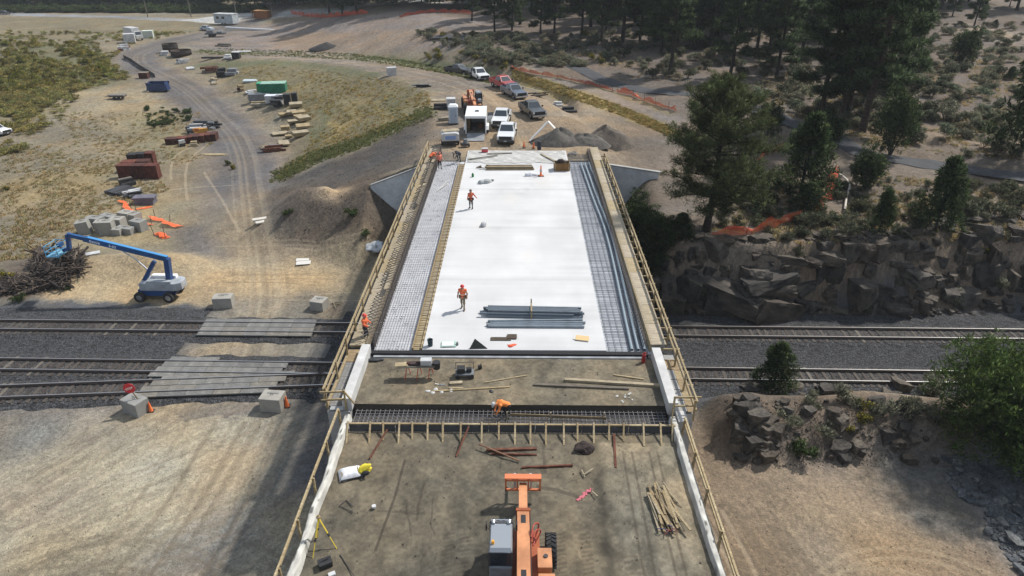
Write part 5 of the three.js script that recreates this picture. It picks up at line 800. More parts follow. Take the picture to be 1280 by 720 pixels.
heap(G(698, 179), 4.0, 1.7, 2.1, GRAV, 'dark gravel pile under the white planks beside the grey pickup', 3); heap(G(757, 180), 3.9, 2.3, 2.6, M(.19, .155, .12, { map: T.dirtmap, bump: .03 }), 'brown pointed gravel pile at the corner of the truck yard', 5); heap(G(730, 179), 3.2, 1.2, 1.8, GRAV, 'lower gravel pile between the planked and the pointed ones', 8);
heap(G(408, 60), 5, 1.3, 3, M(.06, .055, .055, { map: T.dirtmap }), 'small black heap on the dirt of the far yard', 11, 'soil heap');
{ const a = G(662, 178), b = V(a.x + 2.1, a.y + 2.2, a.z - .6), c = G(706, 177), d = G(668, 180); solo('white_plank', bar(V(0, .2, 0), V(b.x - a.x, 2.3, -.6), .5, .06), M(.72, .7, .66), a, 0, 'white plank leaning up the dark gravel pile, on the trailer side', 'plank'); solo('white_plank', bar(V(0, .3, 0), V(-2.0, 2.3, -.5), .5, .06), M(.74, .73, .7), c, 0, 'white plank leaning up the dark gravel pile, on the pointed pile side', 'plank'); }
// ---------------------------------------------------------------- people
const SKIN = [.34, .19, .12];
function person(p, turn, label, J, C, o = {}) {                       // J: joints (metres, feet at y = 0, facing +z); C: colours
  const t = thing('person', label, 'person', p, turn);
  const b = (a, c, ra, rc, col) => ({ a, c, ra, rc, col }), S = C.shirt, T_ = C.trousers;
  const bones = [b(J.pelvis, J.chest, .135, .165, S), b(J.chest, J.neck, .16, .07, S), b(J.shL, J.shR, .085, .085, S), b(J.neck, J.head, .055, .06, SKIN), b(J.head, J.head.clone().add(J.up.clone().multiplyScalar(.1)), .085, .098, SKIN), b(J.head.clone().addScaledVector(J.face, .09), J.head.clone().addScaledVector(J.face, .115).addScaledVector(J.up, -.01), .018, .022, SKIN), b(J.hipL, J.hipR, .105, .105, T_)];
  for (const s of ['L', 'R']) { const el = J['el' + s], wr = J['wr' + s], hd = J['hd' + s]; bones.push(b(J['sh' + s], el, .062, .048, S), b(el, wr, .045, .032, C.sleeve ? S : SKIN), b(wr, hd, .034, .03, C.glove ?? SKIN), b(J['hip' + s], J['kn' + s], .092, .066, T_), b(J['kn' + s], J['an' + s], .06, .042, C.shorts ? SKIN : T_), b(J['an' + s], J['toe' + s], .05, .044, C.boots)); }
  const field = (sel, res, infl) => {
    const all = bones.filter(sel), lo = V(1e9, 1e9, 1e9), hi = V(-1e9, -1e9, -1e9); for (const q of all) for (const k of [q.a, q.c]) { lo.min(k); hi.max(k); } lo.addScalar(-.24); hi.addScalar(.24);
    const c = lo.clone().add(hi).multiplyScalar(.5), h = Math.max(hi.x - lo.x, hi.y - lo.y, hi.z - lo.z) / 2, mc = new MarchingCubes(res, new THREE.MeshStandardMaterial(), false, false, 60000); mc.isolation = 0;
    const pre = all.map((q) => { const d = q.c.clone().sub(q.a); return [q.a.x, q.a.y, q.a.z, d.x, d.y, d.z, Math.max(1e-6, d.lengthSq()), q.ra, q.rc, q.col]; });
    const ds = (x, y, z) => { let s = 0, best = 9, bc = null; for (const q of pre) { const ax = x - q[0], ay = y - q[1], az = z - q[2], tt = clamp((ax * q[3] + ay * q[4] + az * q[5]) / q[6]); const d = Math.hypot(ax - q[3] * tt, ay - q[4] * tt, az - q[5] * tt) - mix(q[7], q[8], tt) - infl; if (d < best) { best = d; bc = q[9]; } s += Math.exp(-d * 38); } return [-Math.log(Math.max(s, 1e-30)) / 38, bc]; };
    for (let k = 0; k < res; k++) for (let j = 0; j < res; j++) for (let i = 0; i < res; i++) { const x = c.x + (i - res / 2) / (res / 2) * h, y = c.y + (j - res / 2) / (res / 2) * h, z = c.z + (k - res / 2) / (res / 2) * h; mc.field[i + j * res + k * res * res] = -ds(x, y, z)[0]; }
    mc.update(); const n = mc.count ?? mc.geometry.drawRange.count, pos = new Float32Array(n * 3), nor = new Float32Array(n * 3), col = new Float32Array(n * 3);
    for (let i = 0; i < n; i++) { const x = mc.positionArray[3 * i] * h + c.x, y = mc.positionArray[3 * i + 1] * h + c.y, z = mc.positionArray[3 * i + 2] * h + c.z; pos.set([x, y, z], 3 * i); nor.set([mc.normalArray[3 * i], mc.normalArray[3 * i + 1], mc.normalArray[3 * i + 2]], 3 * i); col.set(ds(x, y, z)[1], 3 * i); }
    const g = new THREE.BufferGeometry(); g.setAttribute('position', new THREE.BufferAttribute(pos, 3)); g.setAttribute('normal', new THREE.BufferAttribute(nor, 3)); g.setAttribute('color', new THREE.BufferAttribute(col, 3)); return g;
  };
  const g0 = flat(field(() => true, o.res ?? 84, 0)), fing = [];
  for (const s of ['L', 'R']) { const hd = J['hd' + s], d = hd.clone().sub(J['wr' + s]).normalize(), sd = V(0, 0, 1).cross(d).lengthSq() > .1 ? V(0, 0, 1).cross(d).normalize() : V(1, 0, 0), cv = d.clone().cross(sd); for (let f = 0; f < 4; f++) { const r0 = hd.clone().addScaledVector(cv, (f - 1.5) * .019), k = r0.clone().addScaledVector(d, [.036, .042, .04, .032][f]), e = k.clone().addScaledVector(d, .022).addScaledVector(sd, .024); fing.push(bar(r0, k, .0095, 0, 6), bar(k, e, .0085, 0, 6)); } const th = hd.clone().addScaledVector(cv, -.03).addScaledVector(d, -.03); fing.push(bar(th, th.clone().addScaledVector(cv, -.03).addScaledVector(d, .04), .0105, 0, 6)); }
  const fg = one(fing); fg.deleteAttribute('uv'); const fc = new Float32Array(fg.attributes.position.count * 3); for (let i = 0; i < fc.length; i += 3) fc.set(C.glove ?? SKIN, i); fg.setAttribute('color', new THREE.BufferAttribute(fc, 3));
  const eyes = one([-1, 1].flatMap((s) => { const sd = J.up.clone().cross(J.face).normalize(), e = J.head.clone().addScaledVector(J.up, .035).addScaledVector(J.face, .088); return [new THREE.SphereGeometry(.013, 8, 6).translate(e.x + sd.x * s * .032, e.y + sd.y * s * .032, e.z + sd.z * s * .032)]; })); eyes.deleteAttribute('uv'); { const c = new Float32Array(eyes.attributes.position.count * 3).fill(.03); eyes.setAttribute('color', new THREE.BufferAttribute(c, 3)); }
  const body = shadow(new THREE.Mesh(mergeGeometries([g0, fg, eyes]), new THREE.MeshStandardMaterial({ vertexColors: true, roughness: .85 }))); body.name = 'body'; t.add(body);
  if (C.vest) { const sel = (q) => q === bones[0] || q === bones[2]; const v = field(sel, 44, .022), m = new THREE.Mesh(v, M(...C.vest, { roughness: .8 })); boxUV(v); v.deleteAttribute('color'); m.name = 'vest'; t.add(shadow(m)); if (C.stripe) { const mid = J.pelvis.clone().lerp(J.chest, .55), d = J.chest.clone().sub(J.pelvis).normalize(); const g = new THREE.CylinderGeometry(.19, .18, .05, 18, 1, true).applyMatrix4(new THREE.Matrix4().makeRotationFromQuaternion(new THREE.Quaternion().setFromUnitVectors(V(0, 1, 0), d))).translate(mid.x, mid.y, mid.z); part('reflective_band', g, new THREE.MeshStandardMaterial({ color: 0xd8dccb, side: THREE.DoubleSide }), t); } }
  { const q = new THREE.Quaternion().setFromUnitVectors(V(0, 1, 0), J.up), h = J.head.clone().addScaledVector(J.up, .085), hat = new THREE.LatheGeometry([[.142, -.004], [.15, .004], [.118, .02], [.116, .055], [.09, .105], [.05, .128], [.001, .135]].map((k) => new THREE.Vector2(...k)), 20).applyQuaternion(q).translate(h.x, h.y, h.z); const o2 = part('hard_hat', hat, M(...C.hat, { roughness: .35 }), t); const br = h.clone().addScaledVector(J.face, .13); part('brim', new THREE.CylinderGeometry(.07, .07, .012, 12).applyQuaternion(q).translate(br.x, br.y, br.z), M(...C.hat, { roughness: .35 }), o2); }
  if (C.belt) { const pts = []; for (const s of [-1, 1]) pts.push(bx(.1, .2, .16, J.pelvis.x + s * .2, J.pelvis.y - .04, J.pelvis.z)); part('tool_belt', [new THREE.TorusGeometry(.165, .03, 6, 18).rotateX(Math.PI / 2).scale(1.1, 1.2, .9).translate(J.pelvis.x, J.pelvis.y + .04, J.pelvis.z), ...pts], M(...C.belt), t); }
  return t;
}
const stand = (o = {}) => { const s = o.stride ?? .12, w = .1; const J = { pelvis: V(0, .96, 0), chest: V(0, 1.32, .02), neck: V(0, 1.5, .02), head: V(0, 1.62, .04), up: V(0, 1, 0), face: V(0, 0, 1), shL: V(.19, 1.42, .01), shR: V(-.19, 1.42, .01), hipL: V(.09, .92, 0), hipR: V(-.09, .92, 0), knL: V(w, .5, s * .6 + .03), knR: V(-w, .5, -s * .3 + .03), anL: V(w, .09, s), anR: V(-w, .09, -s), toeL: V(w + .03, .05, s + .17), toeR: V(-w - .03, .05, -s + .17), elL: V(.27, 1.16, -.04), elR: V(-.27, 1.16, -.04), wrL: V(.29, .93, .1), wrR: V(-.29, .93, .06), hdL: V(.29, .85, .14), hdR: V(-.29, .85, .1) }; return Object.assign(J, o.set ?? {}); };
const bent = (o = {}) => Object.assign({ pelvis: V(0, .88, -.18), chest: V(0, 1.08, .2), neck: V(0, 1.06, .4), head: V(0, 1.04, .53), up: V(0, .45, .9).normalize(), face: V(0, -.9, .45).normalize(), shL: V(.19, 1.06, .3), shR: V(-.19, 1.06, .3), hipL: V(.1, .84, -.18), hipR: V(-.1, .84, -.18), knL: V(.16, .47, 0), knR: V(-.16, .47, -.02), anL: V(.19, .09, -.12), anR: V(-.19, .09, -.14), toeL: V(.22, .05, .06), toeR: V(-.22, .05, .04), elL: V(.24, .76, .4), elR: V(-.22, .76, .42), wrL: V(.14, .52, .5), wrR: V(-.12, .52, .52), hdL: V(.11, .44, .54), hdR: V(-.09, .44, .56) }, o);
const OV = [.72, .15, .05], DKC = [.025, .028, .035], TAN = [.2, .15, .09];
person(P(579, 386, 8.51), -.1, 'worker in orange vest, tan trousers and red helmet walking on the white slab', stand({ stride: .16, set: { elL: V(.3, 1.17, 0), elR: V(-.3, 1.17, -.06), wrR: V(-.33, .95, .04), hdR: V(-.33, .87, .08) } }), { shirt: [.45, .3, .22], trousers: TAN, boots: [.08, .06, .04], vest: OV, hat: [.6, .04, .04], stripe: true, sleeve: false, belt: [.1, .07, .04] });
person(P(589, 261, 8.51), Math.PI + .25, 'worker in rust orange shirt and dark tool belt walking far on the white slab', stand({ stride: .1, set: { elR: V(-.36, 1.2, 0), wrR: V(-.5, 1.0, .05), hdR: V(-.55, .94, .08) } }), { shirt: [.5, .11, .05], trousers: [.05, .055, .05], boots: [.05, .045, .04], hat: [.16, .12, .1], belt: [.02, .02, .02], sleeve: true });
person(P(458, 424, 8.43), 1.35, 'worker in orange vest and red helmet standing at the guardrail above the tracks', stand({ stride: .06, set: { elL: V(.26, 1.2, .1), wrL: V(.2, 1.1, .34), hdL: V(.18, 1.09, .42), elR: V(-.26, 1.2, .08), wrR: V(-.18, 1.05, .32), hdR: V(-.16, 1.03, .4) } }), { shirt: [.75, .16, .06], trousers: DKC, boots: DKC, vest: OV, hat: [.6, .05, .04], stripe: true, sleeve: true, glove: [.12, .1, .08] });
person(P(631, 523, 7.85), -1.25, 'worker in orange shirt bending over the trench reinforcement with a pale helmet', bent(), { shirt: [.8, .25, .06], trousers: [.015, .015, .018], boots: DKC, hat: [.5, .5, .5], sleeve: true });
person(P(550, 211, 8.43), .5, 'worker in faded orange vest and dark trousers standing at the bridge far corner', stand({ stride: .08, set: { wrL: V(.22, 1.05, .26), hdL: V(.2, 1.05, .34) } }), { shirt: [.5, .2, .14], trousers: DKC, boots: DKC, vest: [.75, .22, .14], hat: [.45, .12, .08], sleeve: true });
person(P(540, 205, 8.43), 2.4, 'worker in bright orange shirt leaning over the form at the far guardrail', bent({ knL: V(.12, .48, .04), knR: V(-.12, .48, .04) }), { shirt: OV, trousers: [.1, .06, .04], boots: DKC, hat: [.6, .1, .05], sleeve: true });
person(P(573, 202, 8.45), -.9, 'worker in black bending low with spread legs near the far end of the deck', bent({ anL: V(.32, .09, -.1), anR: V(-.32, .09, -.2), toeL: V(.36, .05, .08), toeR: V(-.36, .05, -.02), knL: V(.26, .48, -.02), knR: V(-.26, .48, -.06) }), { shirt: [.03, .035, .045], trousers: [.03, .035, .045], boots: DKC, hat: [.2, .2, .2], sleeve: true });
// ---------------------------------------------------------------- things lying on the deck
const YD = 8.505;
{ // grey conduits: strapped bundle and loose lengths
  const PVC = M(.2, .24, .28, { roughness: .45, map: T.mottle }), PVL = M(.3, .36, .41, { roughness: .4, map: T.mottle }), r = rng(31), g = 'grey conduits in the strapped bundle', a = P(604, 391, YD), b = P(730, 396, YD), L = 6.1;
  const tube = (rr) => new THREE.LatheGeometry([[rr * .86, -L / 2], [rr * .86, L / 2], [rr, L / 2], [rr, -L / 2], [rr * .86, -L / 2]].map((q) => new THREE.Vector2(...q)), 14).rotateZ(Math.PI / 2), G1 = tube(.085);
  const mk = (x, y, z, m, l, gr, turn = -.03) => { const t = thing('conduit_pipe', l, 'conduit', V(x, y, z), turn, gr); part('tube', G1.clone(), m, t); return t; };
  const c = a.clone().add(b).multiplyScalar(.5);
  for (let i = 0; i < 15; i++) { const row = i < 6 ? 0 : i < 11 ? 1 : 2, k = row === 0 ? i : row === 1 ? i - 6 : i - 11; mk(c.x + (r() - .5) * .8 - .1, YD + .1 + row * .15, c.z + .42 - (k + row * .5) * .175, i % 3 ? PVC : M(.13, .16, .19, { roughness: .45 }), 'dark grey conduit in the strapped bundle on the white slab', g); }
  const st = thing('bundle_strap', 'wooden cradle and strap round the grey conduit bundle', 'cradle', V(P(664, 392, YD).x, YD, c.z)); part('post', [bx(.08, .85, .08, 0, .42, -.62), bx(.08, .6, .08, 0, .3, .52)], PALE, st); part('strap', [bx(.1, .03, 1.2, 0, .57, -.05), bx(.1, .5, .03, 0, .3, .56), bx(.1, .5, .03, 0, .3, -.58)], WOOD[1], st);
  [[669, 402, 'pale conduit lying loose, closest to the strapped bundle'], [672, 405, 'second loose pale conduit from the strapped bundle'], [668, 407.5, 'third loose pale conduit from the strapped bundle'], [670, 409.5, 'loose pale conduit farthest from the strapped bundle']].forEach(([x, y, l], i) => { const p = P(x, y, YD); mk(p.x, YD + .09, p.z, PVL, l, 'loose conduits beside the strapped bundle', .035 - i * .012); });
  // conduits laid along the right-hand mat
  const pts = [[[726, 204], [757, 290], [790, 437]], [[731, 204], [763, 290], [798, 437]], [[736, 203], [771, 290], [806, 437]]];
  pts.forEach((q, i) => { const w = q.map(([x, y]) => P(x, y, 8.47)), cu = new THREE.CatmullRomCurve3([V(w[0].x, 8.47, w[0].z), V(w[0].x * .55 + w[1].x * .45, 8.44, (w[0].z + w[1].z) / 2), V(w[1].x, 8.47, w[1].z), V(w[2].x, 8.45, w[2].z)]); solo('deck_conduit', new THREE.TubeGeometry(cu, 40, .085, 10), M(.26, .32, .36, { roughness: .4 }), V(0, 0, 0), 0, ['long conduit on the steel mat, nearest the white slab', 'middle one of the three long conduits on the steel mat', 'long conduit on the steel mat, nearest the side form'][i], 'conduit', 'long conduits laid on the steel mat'); });
}
function sheetThing(name, x, y, label, cat, w, d, m, turn, n = 1, h = YD) { const p = P(x, y, h), t = thing(name, label, cat, p, turn); for (let i = 0; i < n; i++) part('sheet', bx(w - i * .15 * w, .03, d * (1 - .1 * i), i * .06, .03 + i * .035, i * .05, 0, i * .1), Array.isArray(m) ? m[i % m.length] : m, t); return t; }
sheetThing('plywood_offcut', 626, 424, 'long brown plywood strip on the slab near the joint', 'plywood', 1.25, .36, M(.13, .095, .06, { map: T.wood }), 0); sheetThing('plywood_offcut', 640, 421, 'short brown plywood piece overlapping the brown strip', 'plywood', .6, .5, M(.14, .1, .065, { map: T.wood }), 0, 1, YD + .035);
sheetThing('cardboard_sheet', 727, 423, 'tan cardboard sheets with white paper lying near the conduits', 'cardboard', .95, .6, [M(.6, .58, .54), M(.6, .44, .22)], -.3, 2);
solo('triangular_board', prism([[-.55, 0], [.55, 0], [.5, .05], [-.2, .62]], .05).rotateX(-.5), M(.045, .047, .042), P(598, 436, YD), .05, 'dark triangular panel propped near the joint on the slab', 'panel');
{ const t = thing('bucket', 'dark teal bucket standing on the slab near the timber strip', 'bucket', P(538, 432, YD)); part('body', new THREE.LatheGeometry([[0, 0], [.14, 0], [.17, .42], [.155, .42], [.13, .04], [0, .04]].map((q) => new THREE.Vector2(...q)), 16), M(.03, .06, .075), t); part('handle', new THREE.TorusGeometry(.17, .008, 5, 16, Math.PI).translate(0, .4, 0), CHROME, t); part('rim', new THREE.TorusGeometry(.168, .014, 6, 18).rotateX(Math.PI / 2).translate(0, .42, 0), DARKM, t);
  const q = thing('pallet', 'pale green plastic pallet sheet lying near the bucket', 'pallet', P(561, 431, YD), .05); for (let i = 0; i < 5; i++) part('slat', bx(.9, .03, .08, 0, .06, -.25 + i * .125), M(.45, .6, .52), q); part('sheet', bx(.7, .02, .45, -.05, .09, .02), M(.66, .7, .68), q); part('runner', [bx(.08, .05, .6, -.38, .03, 0), bx(.08, .05, .6, .38, .03, 0)], M(.3, .5, .42), q); part('can', cyl(.07, .07, .2, .52, .1, .05, 10), GREYM, q); }
solo('orange_rag', rough(new THREE.SphereGeometry(.2, 14, 10).scale(1.3, .5, .8), .7, 7, 4), M(.75, .12, .06, { roughness: .9 }), P(638, 432, YD), .3, 'orange red cloth bundle lying at the slab edge by the joint', 'cloth');
{ // far end: box, timber, bags, curing sheets
  const t = thing('wooden_crate', 'tan wooden crate filled with dark scrap at the slab far end', 'crate', P(702, 212, YD), .03); part('end', bx(.05, .8, 1.0, -.78, .42, 0), PLY, t); part('end', bx(.05, .8, 1, .78, .42, 0), PLY, t); for (let i = 0; i < 4; i++) { part('slat', bx(1.62, .19, .04, 0, .12 + i * .2, .52), i % 2 ? M(.42, .22, .07, { map: T.wood }) : M(.46, .25, .085, { map: T.wood }), t); part('slat', bx(1.62, .19, .04, 0, .12 + i * .2, -.52), PLY, t); } part('load', [rough(new THREE.SphereGeometry(.6, 18, 12).scale(1.1, .45, .7).translate(0, .75, 0), .5, 3, 7)], M(.06, .04, .035, { map: T.rust }), t); part('batten', [bx(.1, .82, .05, -.7, .42, .56), bx(.1, .82, .05, .7, .42, .56)], WOOD[1], t);
  pile(629, 210, 'stack of long weathered beams on the slab far end', 'timber', 1, 1, 1, 1, 0, [PALE]).removeFromParent();
  const s = thing('timber_stack', 'long stack of weathered timber beams at the slab far end', 'timber', P(636, 211, YD), .02); for (let i = 0; i < 8; i++) part('beam', bx(5 - (i % 3) * .2, .15, .2, (i % 2) * .15, .08 + Math.floor(i / 4) * .16, (i % 4 - 1.5) * .22), i % 3 ? M(.25, .2, .13, { map: T.wood }) : WOOD[1], s);
  const k = thing('tool_heap', 'dark tools heaped at the end of the weathered beams', 'tools', P(600, 211, YD), .1); for (let i = 0; i < 6; i++) part('tool', bar(V(-.4 + .1 * i, .1 + .04 * i, -.2), V(.4 - .05 * i, .15, .25), .05, .08), i % 2 ? BLACK : WOOD[4], k);
  const bag = (x, y, l, sx, m, d) => solo('white_bag', rough(new THREE.SphereGeometry(.45, 24, 16).scale(sx, .55, .8), .55, 3.5, x), m, P(x, y, YD + .12), d, l, 'bag');
  bag(662, 218, 'white plastic bag on the slab next to the red marker cone', 1.3, M(.62, .63, .66), .2); bag(605, 227, 'grey crumpled hose bag with dark end on the slab', 1.4, M(.4, .42, .42), .3); solo('dark_hose', new THREE.TorusGeometry(.24, .05, 8, 20).rotateX(1.2), BLACK, P(614, 225, YD + .1), 0, 'dark coiled hose beside the grey crumpled bag', 'hose'); bag(604, 281, 'small grey rag alone in the middle of the white slab', .5, M(.38, .39, .4), .1);
  { const t2 = thing('water_jug', 'small green and black jug on the slab by the timber strip', 'jug', P(591, 221, YD)); part('body', cyl(.12, .12, .3, 0, .15, 0, 12), M(.02, .2, .06), t2); part('cap', cyl(.06, .05, .1, 0, .35, 0, 10), BLACK, t2); }
  { const t2 = thing('bollard', 'black drum standing at the far slab edge beside a cone', 'drum', P(674, 187, 8.45)); part('drum', [cyl(.24, .24, .95, 0, .48, 0, 16), new THREE.TorusGeometry(.245, .02, 6, 18).rotateX(Math.PI / 2).translate(0, .6, 0)], M(.035, .04, .05), t2); part('cap', cyl(.2, .16, .06, 0, .98, 0, 14), DARKM, t2); }
  { const t2 = thing('cooler_box', 'red and white cooler box on the curing sheets', 'cooler', P(606, 190, 8.55), .1); part('body', softBox(.7, .35, .4, .03, 0, .18, 0), M(.6, .08, .09), t2); part('lid', softBox(.74, .1, .44, .03, 0, .4, 0), WHITE, t2); }
  // wet curing sheets, wrinkled
  const nx = 90, nz = 44, v = [], ix = []; for (let j = 0; j <= nz; j++) for (let i = 0; i <= nx; i++) { const x = mix(-5.2, 5.5, i / nx), D = mix(70.9, 75.3, j / nz) + (j === 0 ? (vn(x * 1.3, 4) - .6) * .9 : 0); v.push(x - .4, 8.515 + .1 * Math.pow(fbm(x * .9, D * 1.3 + 5, 4), 2) + .05 * Math.abs(fbm(x * 2.2 + 7, D * 1.1, 3) - .5) + (j === 0 || j === nz ? -.008 : 0), -D); }
  for (let j = 0; j < nz; j++) for (let i = 0; i < nx; i++) { const a = j * (nx + 1) + i; ix.push(a, a + 1, a + nx + 2, a, a + nx + 2, a + nx + 1); }
  const g = new THREE.BufferGeometry(); g.setAttribute('position', new THREE.Float32BufferAttribute(v, 3)); g.setIndex(ix); g.computeVertexNormals(); solo('curing_sheet', g, M(.66, .65, .62, { map: T.mottle, roughness: .95 }), V(0, 0, 0), 0, 'wrinkled white curing sheets covering the far end of the slab', 'sheet');
  for (const [x0, y0, x1, y1, l] of [[585, 199, 622, 194, 'grey plank lying on the curing sheets by the cooler box'], [676, 192, 697, 203, 'pale plank lying aslant on the curing sheets by the crate'], [609, 192, 640, 191, 'long thin board lying at the top of the curing sheets']]) { const a = P(x0, y0, 8.66), b = P(x1, y1, 8.66); solo('plank', bar(V(0, 0, 0), b.clone().sub(a), .2, .05), y1 === 203 ? PALE : GREYWOOD, a, 0, l, 'plank'); }
  const hc = thing('hose_coil', 'coil of grey hose on the steel mat at the far corner', 'hose', P(716, 192, 8.45)); for (let i = 0; i < 3; i++) part('coil', new THREE.TorusGeometry(.5 - i * .1, .04, 6, 24).rotateX(Math.PI / 2).translate(i * .05, .04 + i * .05, i * .04), GREYM, hc);
  for (const [x0, y0, x1, y1, l] of [[546, 239, 562, 224, 'pale stick lying across the bar mat beside the far side form'], [548, 237, 560, 229, 'second pale stick lying on the bar mat near the far side form']]) { const a = P(x0, y0, 8.4), b = P(x1, y1, 8.4); solo('stick', bar(V(0, 0, 0), b.clone().sub(a), .06, .04), M(.55, .55, .52), a, 0, l, 'stick'); }
}
// ---------------------------------------------------------------- on the soil panel by the joint
const YP = 8.3;
{
  const t = thing('sawhorse_table', 'red-legged work table loaded with tools and a white cooler on the soil panel', 'work table', P(522, 471, YP), .04);
  part('table_top', bx(2.1, .06, .55, 0, .82, 0), GREYWOOD, t); for (const x of [-.55, .1, .75]) for (const z of [-.3, .3]) part('leg', bar(V(x, .8, z * .6), V(x + (z > 0 ? -.12 : .12), 0, z), .025), M(.5, .07, .04), t);
  part('board', bx(.7, .05, .4, -.85, .88, .02, 0, .05), WOOD[3], t); part('saw', [bx(.5, .12, .3, -.1, .92, 0), cyl(.14, .14, .06, .1, .96, .05, 14, 'z')], M(.05, .03, .03), t); part('cooler', softBox(.62, .34, .4, .04, .55, 1.03, 0), WHITE, t); part('black_tub', cyl(.2, .22, .42, 1.12, .82, .05, 16), BLACK, t); part('clamp', bx(.3, .1, .2, -.4, .9, -.05), BRN[1], t);
  const c = thing('tool_cart', 'black tool cart loaded with a generator on the soil panel', 'tool cart', P(581, 470, YP), .05); part('tray', bx(1.05, .1, .6, 0, .25, 0), GREYM, c); part('generator', [bx(.45, .3, .4, -.2, .46, 0), cyl(.14, .14, .3, .25, .45, 0, 12, 'x')], BLACK, c); part('frame', [bar(V(-.5, .3, -.28), V(-.5, .75, -.28), .02), bar(V(.5, .3, -.28), V(.5, .75, -.28), .02), bar(V(-.5, .75, -.28), V(.5, .75, -.28), .02)], DARKM, c); for (const x of [-.4, .4]) for (const z of [-.28, .28]) part('wheel', cyl(.13, .13, .07, x, .13, z, 12, 'z'), RUBBER, c); part('handle', bar(V(-.5, .5, 0), V(-.75, .8, .05), .02), CHROME, c); solo('gas_can', [softBox(.22, .26, .16, .03, 0, .13, 0), cyl(.03, .02, .12, .06, .3, 0, 8)], BLACK, P(600, 461, YP), .4, 'black fuel can standing alone by the tool cart', 'fuel can');
  solo('tarp', rough(new THREE.SphereGeometry(.5, 26, 16).scale(1.15, .3, .45), .7, 4, 3), M(.03, .033, .036, { roughness: .6 }), P(467, 450, YP + .06), .1, 'black tarp bundle beside the white kerb at the joint', 'tarp');
  const brd = (x0, y0, x1, y1, l, w, h, m, cat = 'board', y = YP) => { const a = P(x0, y0, y + h / 2 + .01), b = P(x1, y1, y + h / 2 + .01); solo(cat === 'board' ? 'loose_board' : cat.replace(/ /g, '_'), bar(V(0, 0, 0), b.clone().sub(a), w, h), m, a, 0, l, cat); };
  brd(541, 489, 637, 483.5, 'long thin board lying aslant below the work table', .09, .05, WOOD[1]); brd(606, 478, 659, 469, 'thin stick lying beyond the tool cart toward the joint', .07, .04, WOOD[3]); brd(562, 479, 578, 478, 'short pale block lying between work table and cart', .24, .1, PALE); brd(561, 485, 579, 485, 'short board lying against the long thin one', .1, .04, WOOD[3]);
  brd(706, 474.5, 825, 482, 'long thick pale beam reaching the white kerb', .2, .14, PALE); brd(667, 480.5, 786, 485.5, 'long grey beam lying in front of the thick pale one', .18, .1, M(.27, .23, .18, { map: T.wood })); brd(767, 468.5, 805, 474, 'short thin board between the pale beam and the joint', .09, .05, WOOD[3]);
  solo('fire_extinguisher', [cyl(.12, .12, .55, 0, .28, 0, 14), cyl(.05, .04, .14, 0, .62, 0, 8), bx(.16, .05, .05, .05, .68, 0)], M(.28, .02, .02, { roughness: .4 }), P(804, 453, YP), 0, 'dark red extinguisher standing at the joint by the kerb', 'fire extinguisher');
  const r = rng(44); for (let i = 0; i < 9; i++) { const p = P(771 + r() * 20, 490 + r() * 13, YP); solo('concrete_chip', ANGLE(i), M(.5, .5, .47), p, r() * 6, 'small pale chip scattered in front of the grey beam', 'chip', 'pale chips in front of the grey beam'); }
  for (let i = 0; i < 6; i++) { const p = P([535, 541, 545, 552, 565, 614][i], [489, 491, 487, 490, 488, 489][i], YP); solo('rag', rough(new THREE.SphereGeometry(.11, 12, 8).scale(1.4, .6, 1), .6, 9, i), i === 5 ? BLACK : M(.5, .5, .48), p, i, ['white rag at the end of the long thin board', 'grey rag next to the white one at the long board', 'white scrap behind the end of the long board', 'pale cup beside the long thin board', 'small white scrap in the middle of the long board', 'black block near the end of the long board'][i], 'rag'); }
  const lv = P(552, 481, YP); solo('trowel', [bx(.35, .02, .1), bar(V(-.17, .02, 0), V(-.35, .08, 0), .02)], CHROME, V(lv.x, YP + .02, lv.z), .1, 'steel trowel with a white grip below the work table', 'trowel');
}
function ANGLE(i) { return rockGeo(i + 40, .2, .1, .16, 10); }
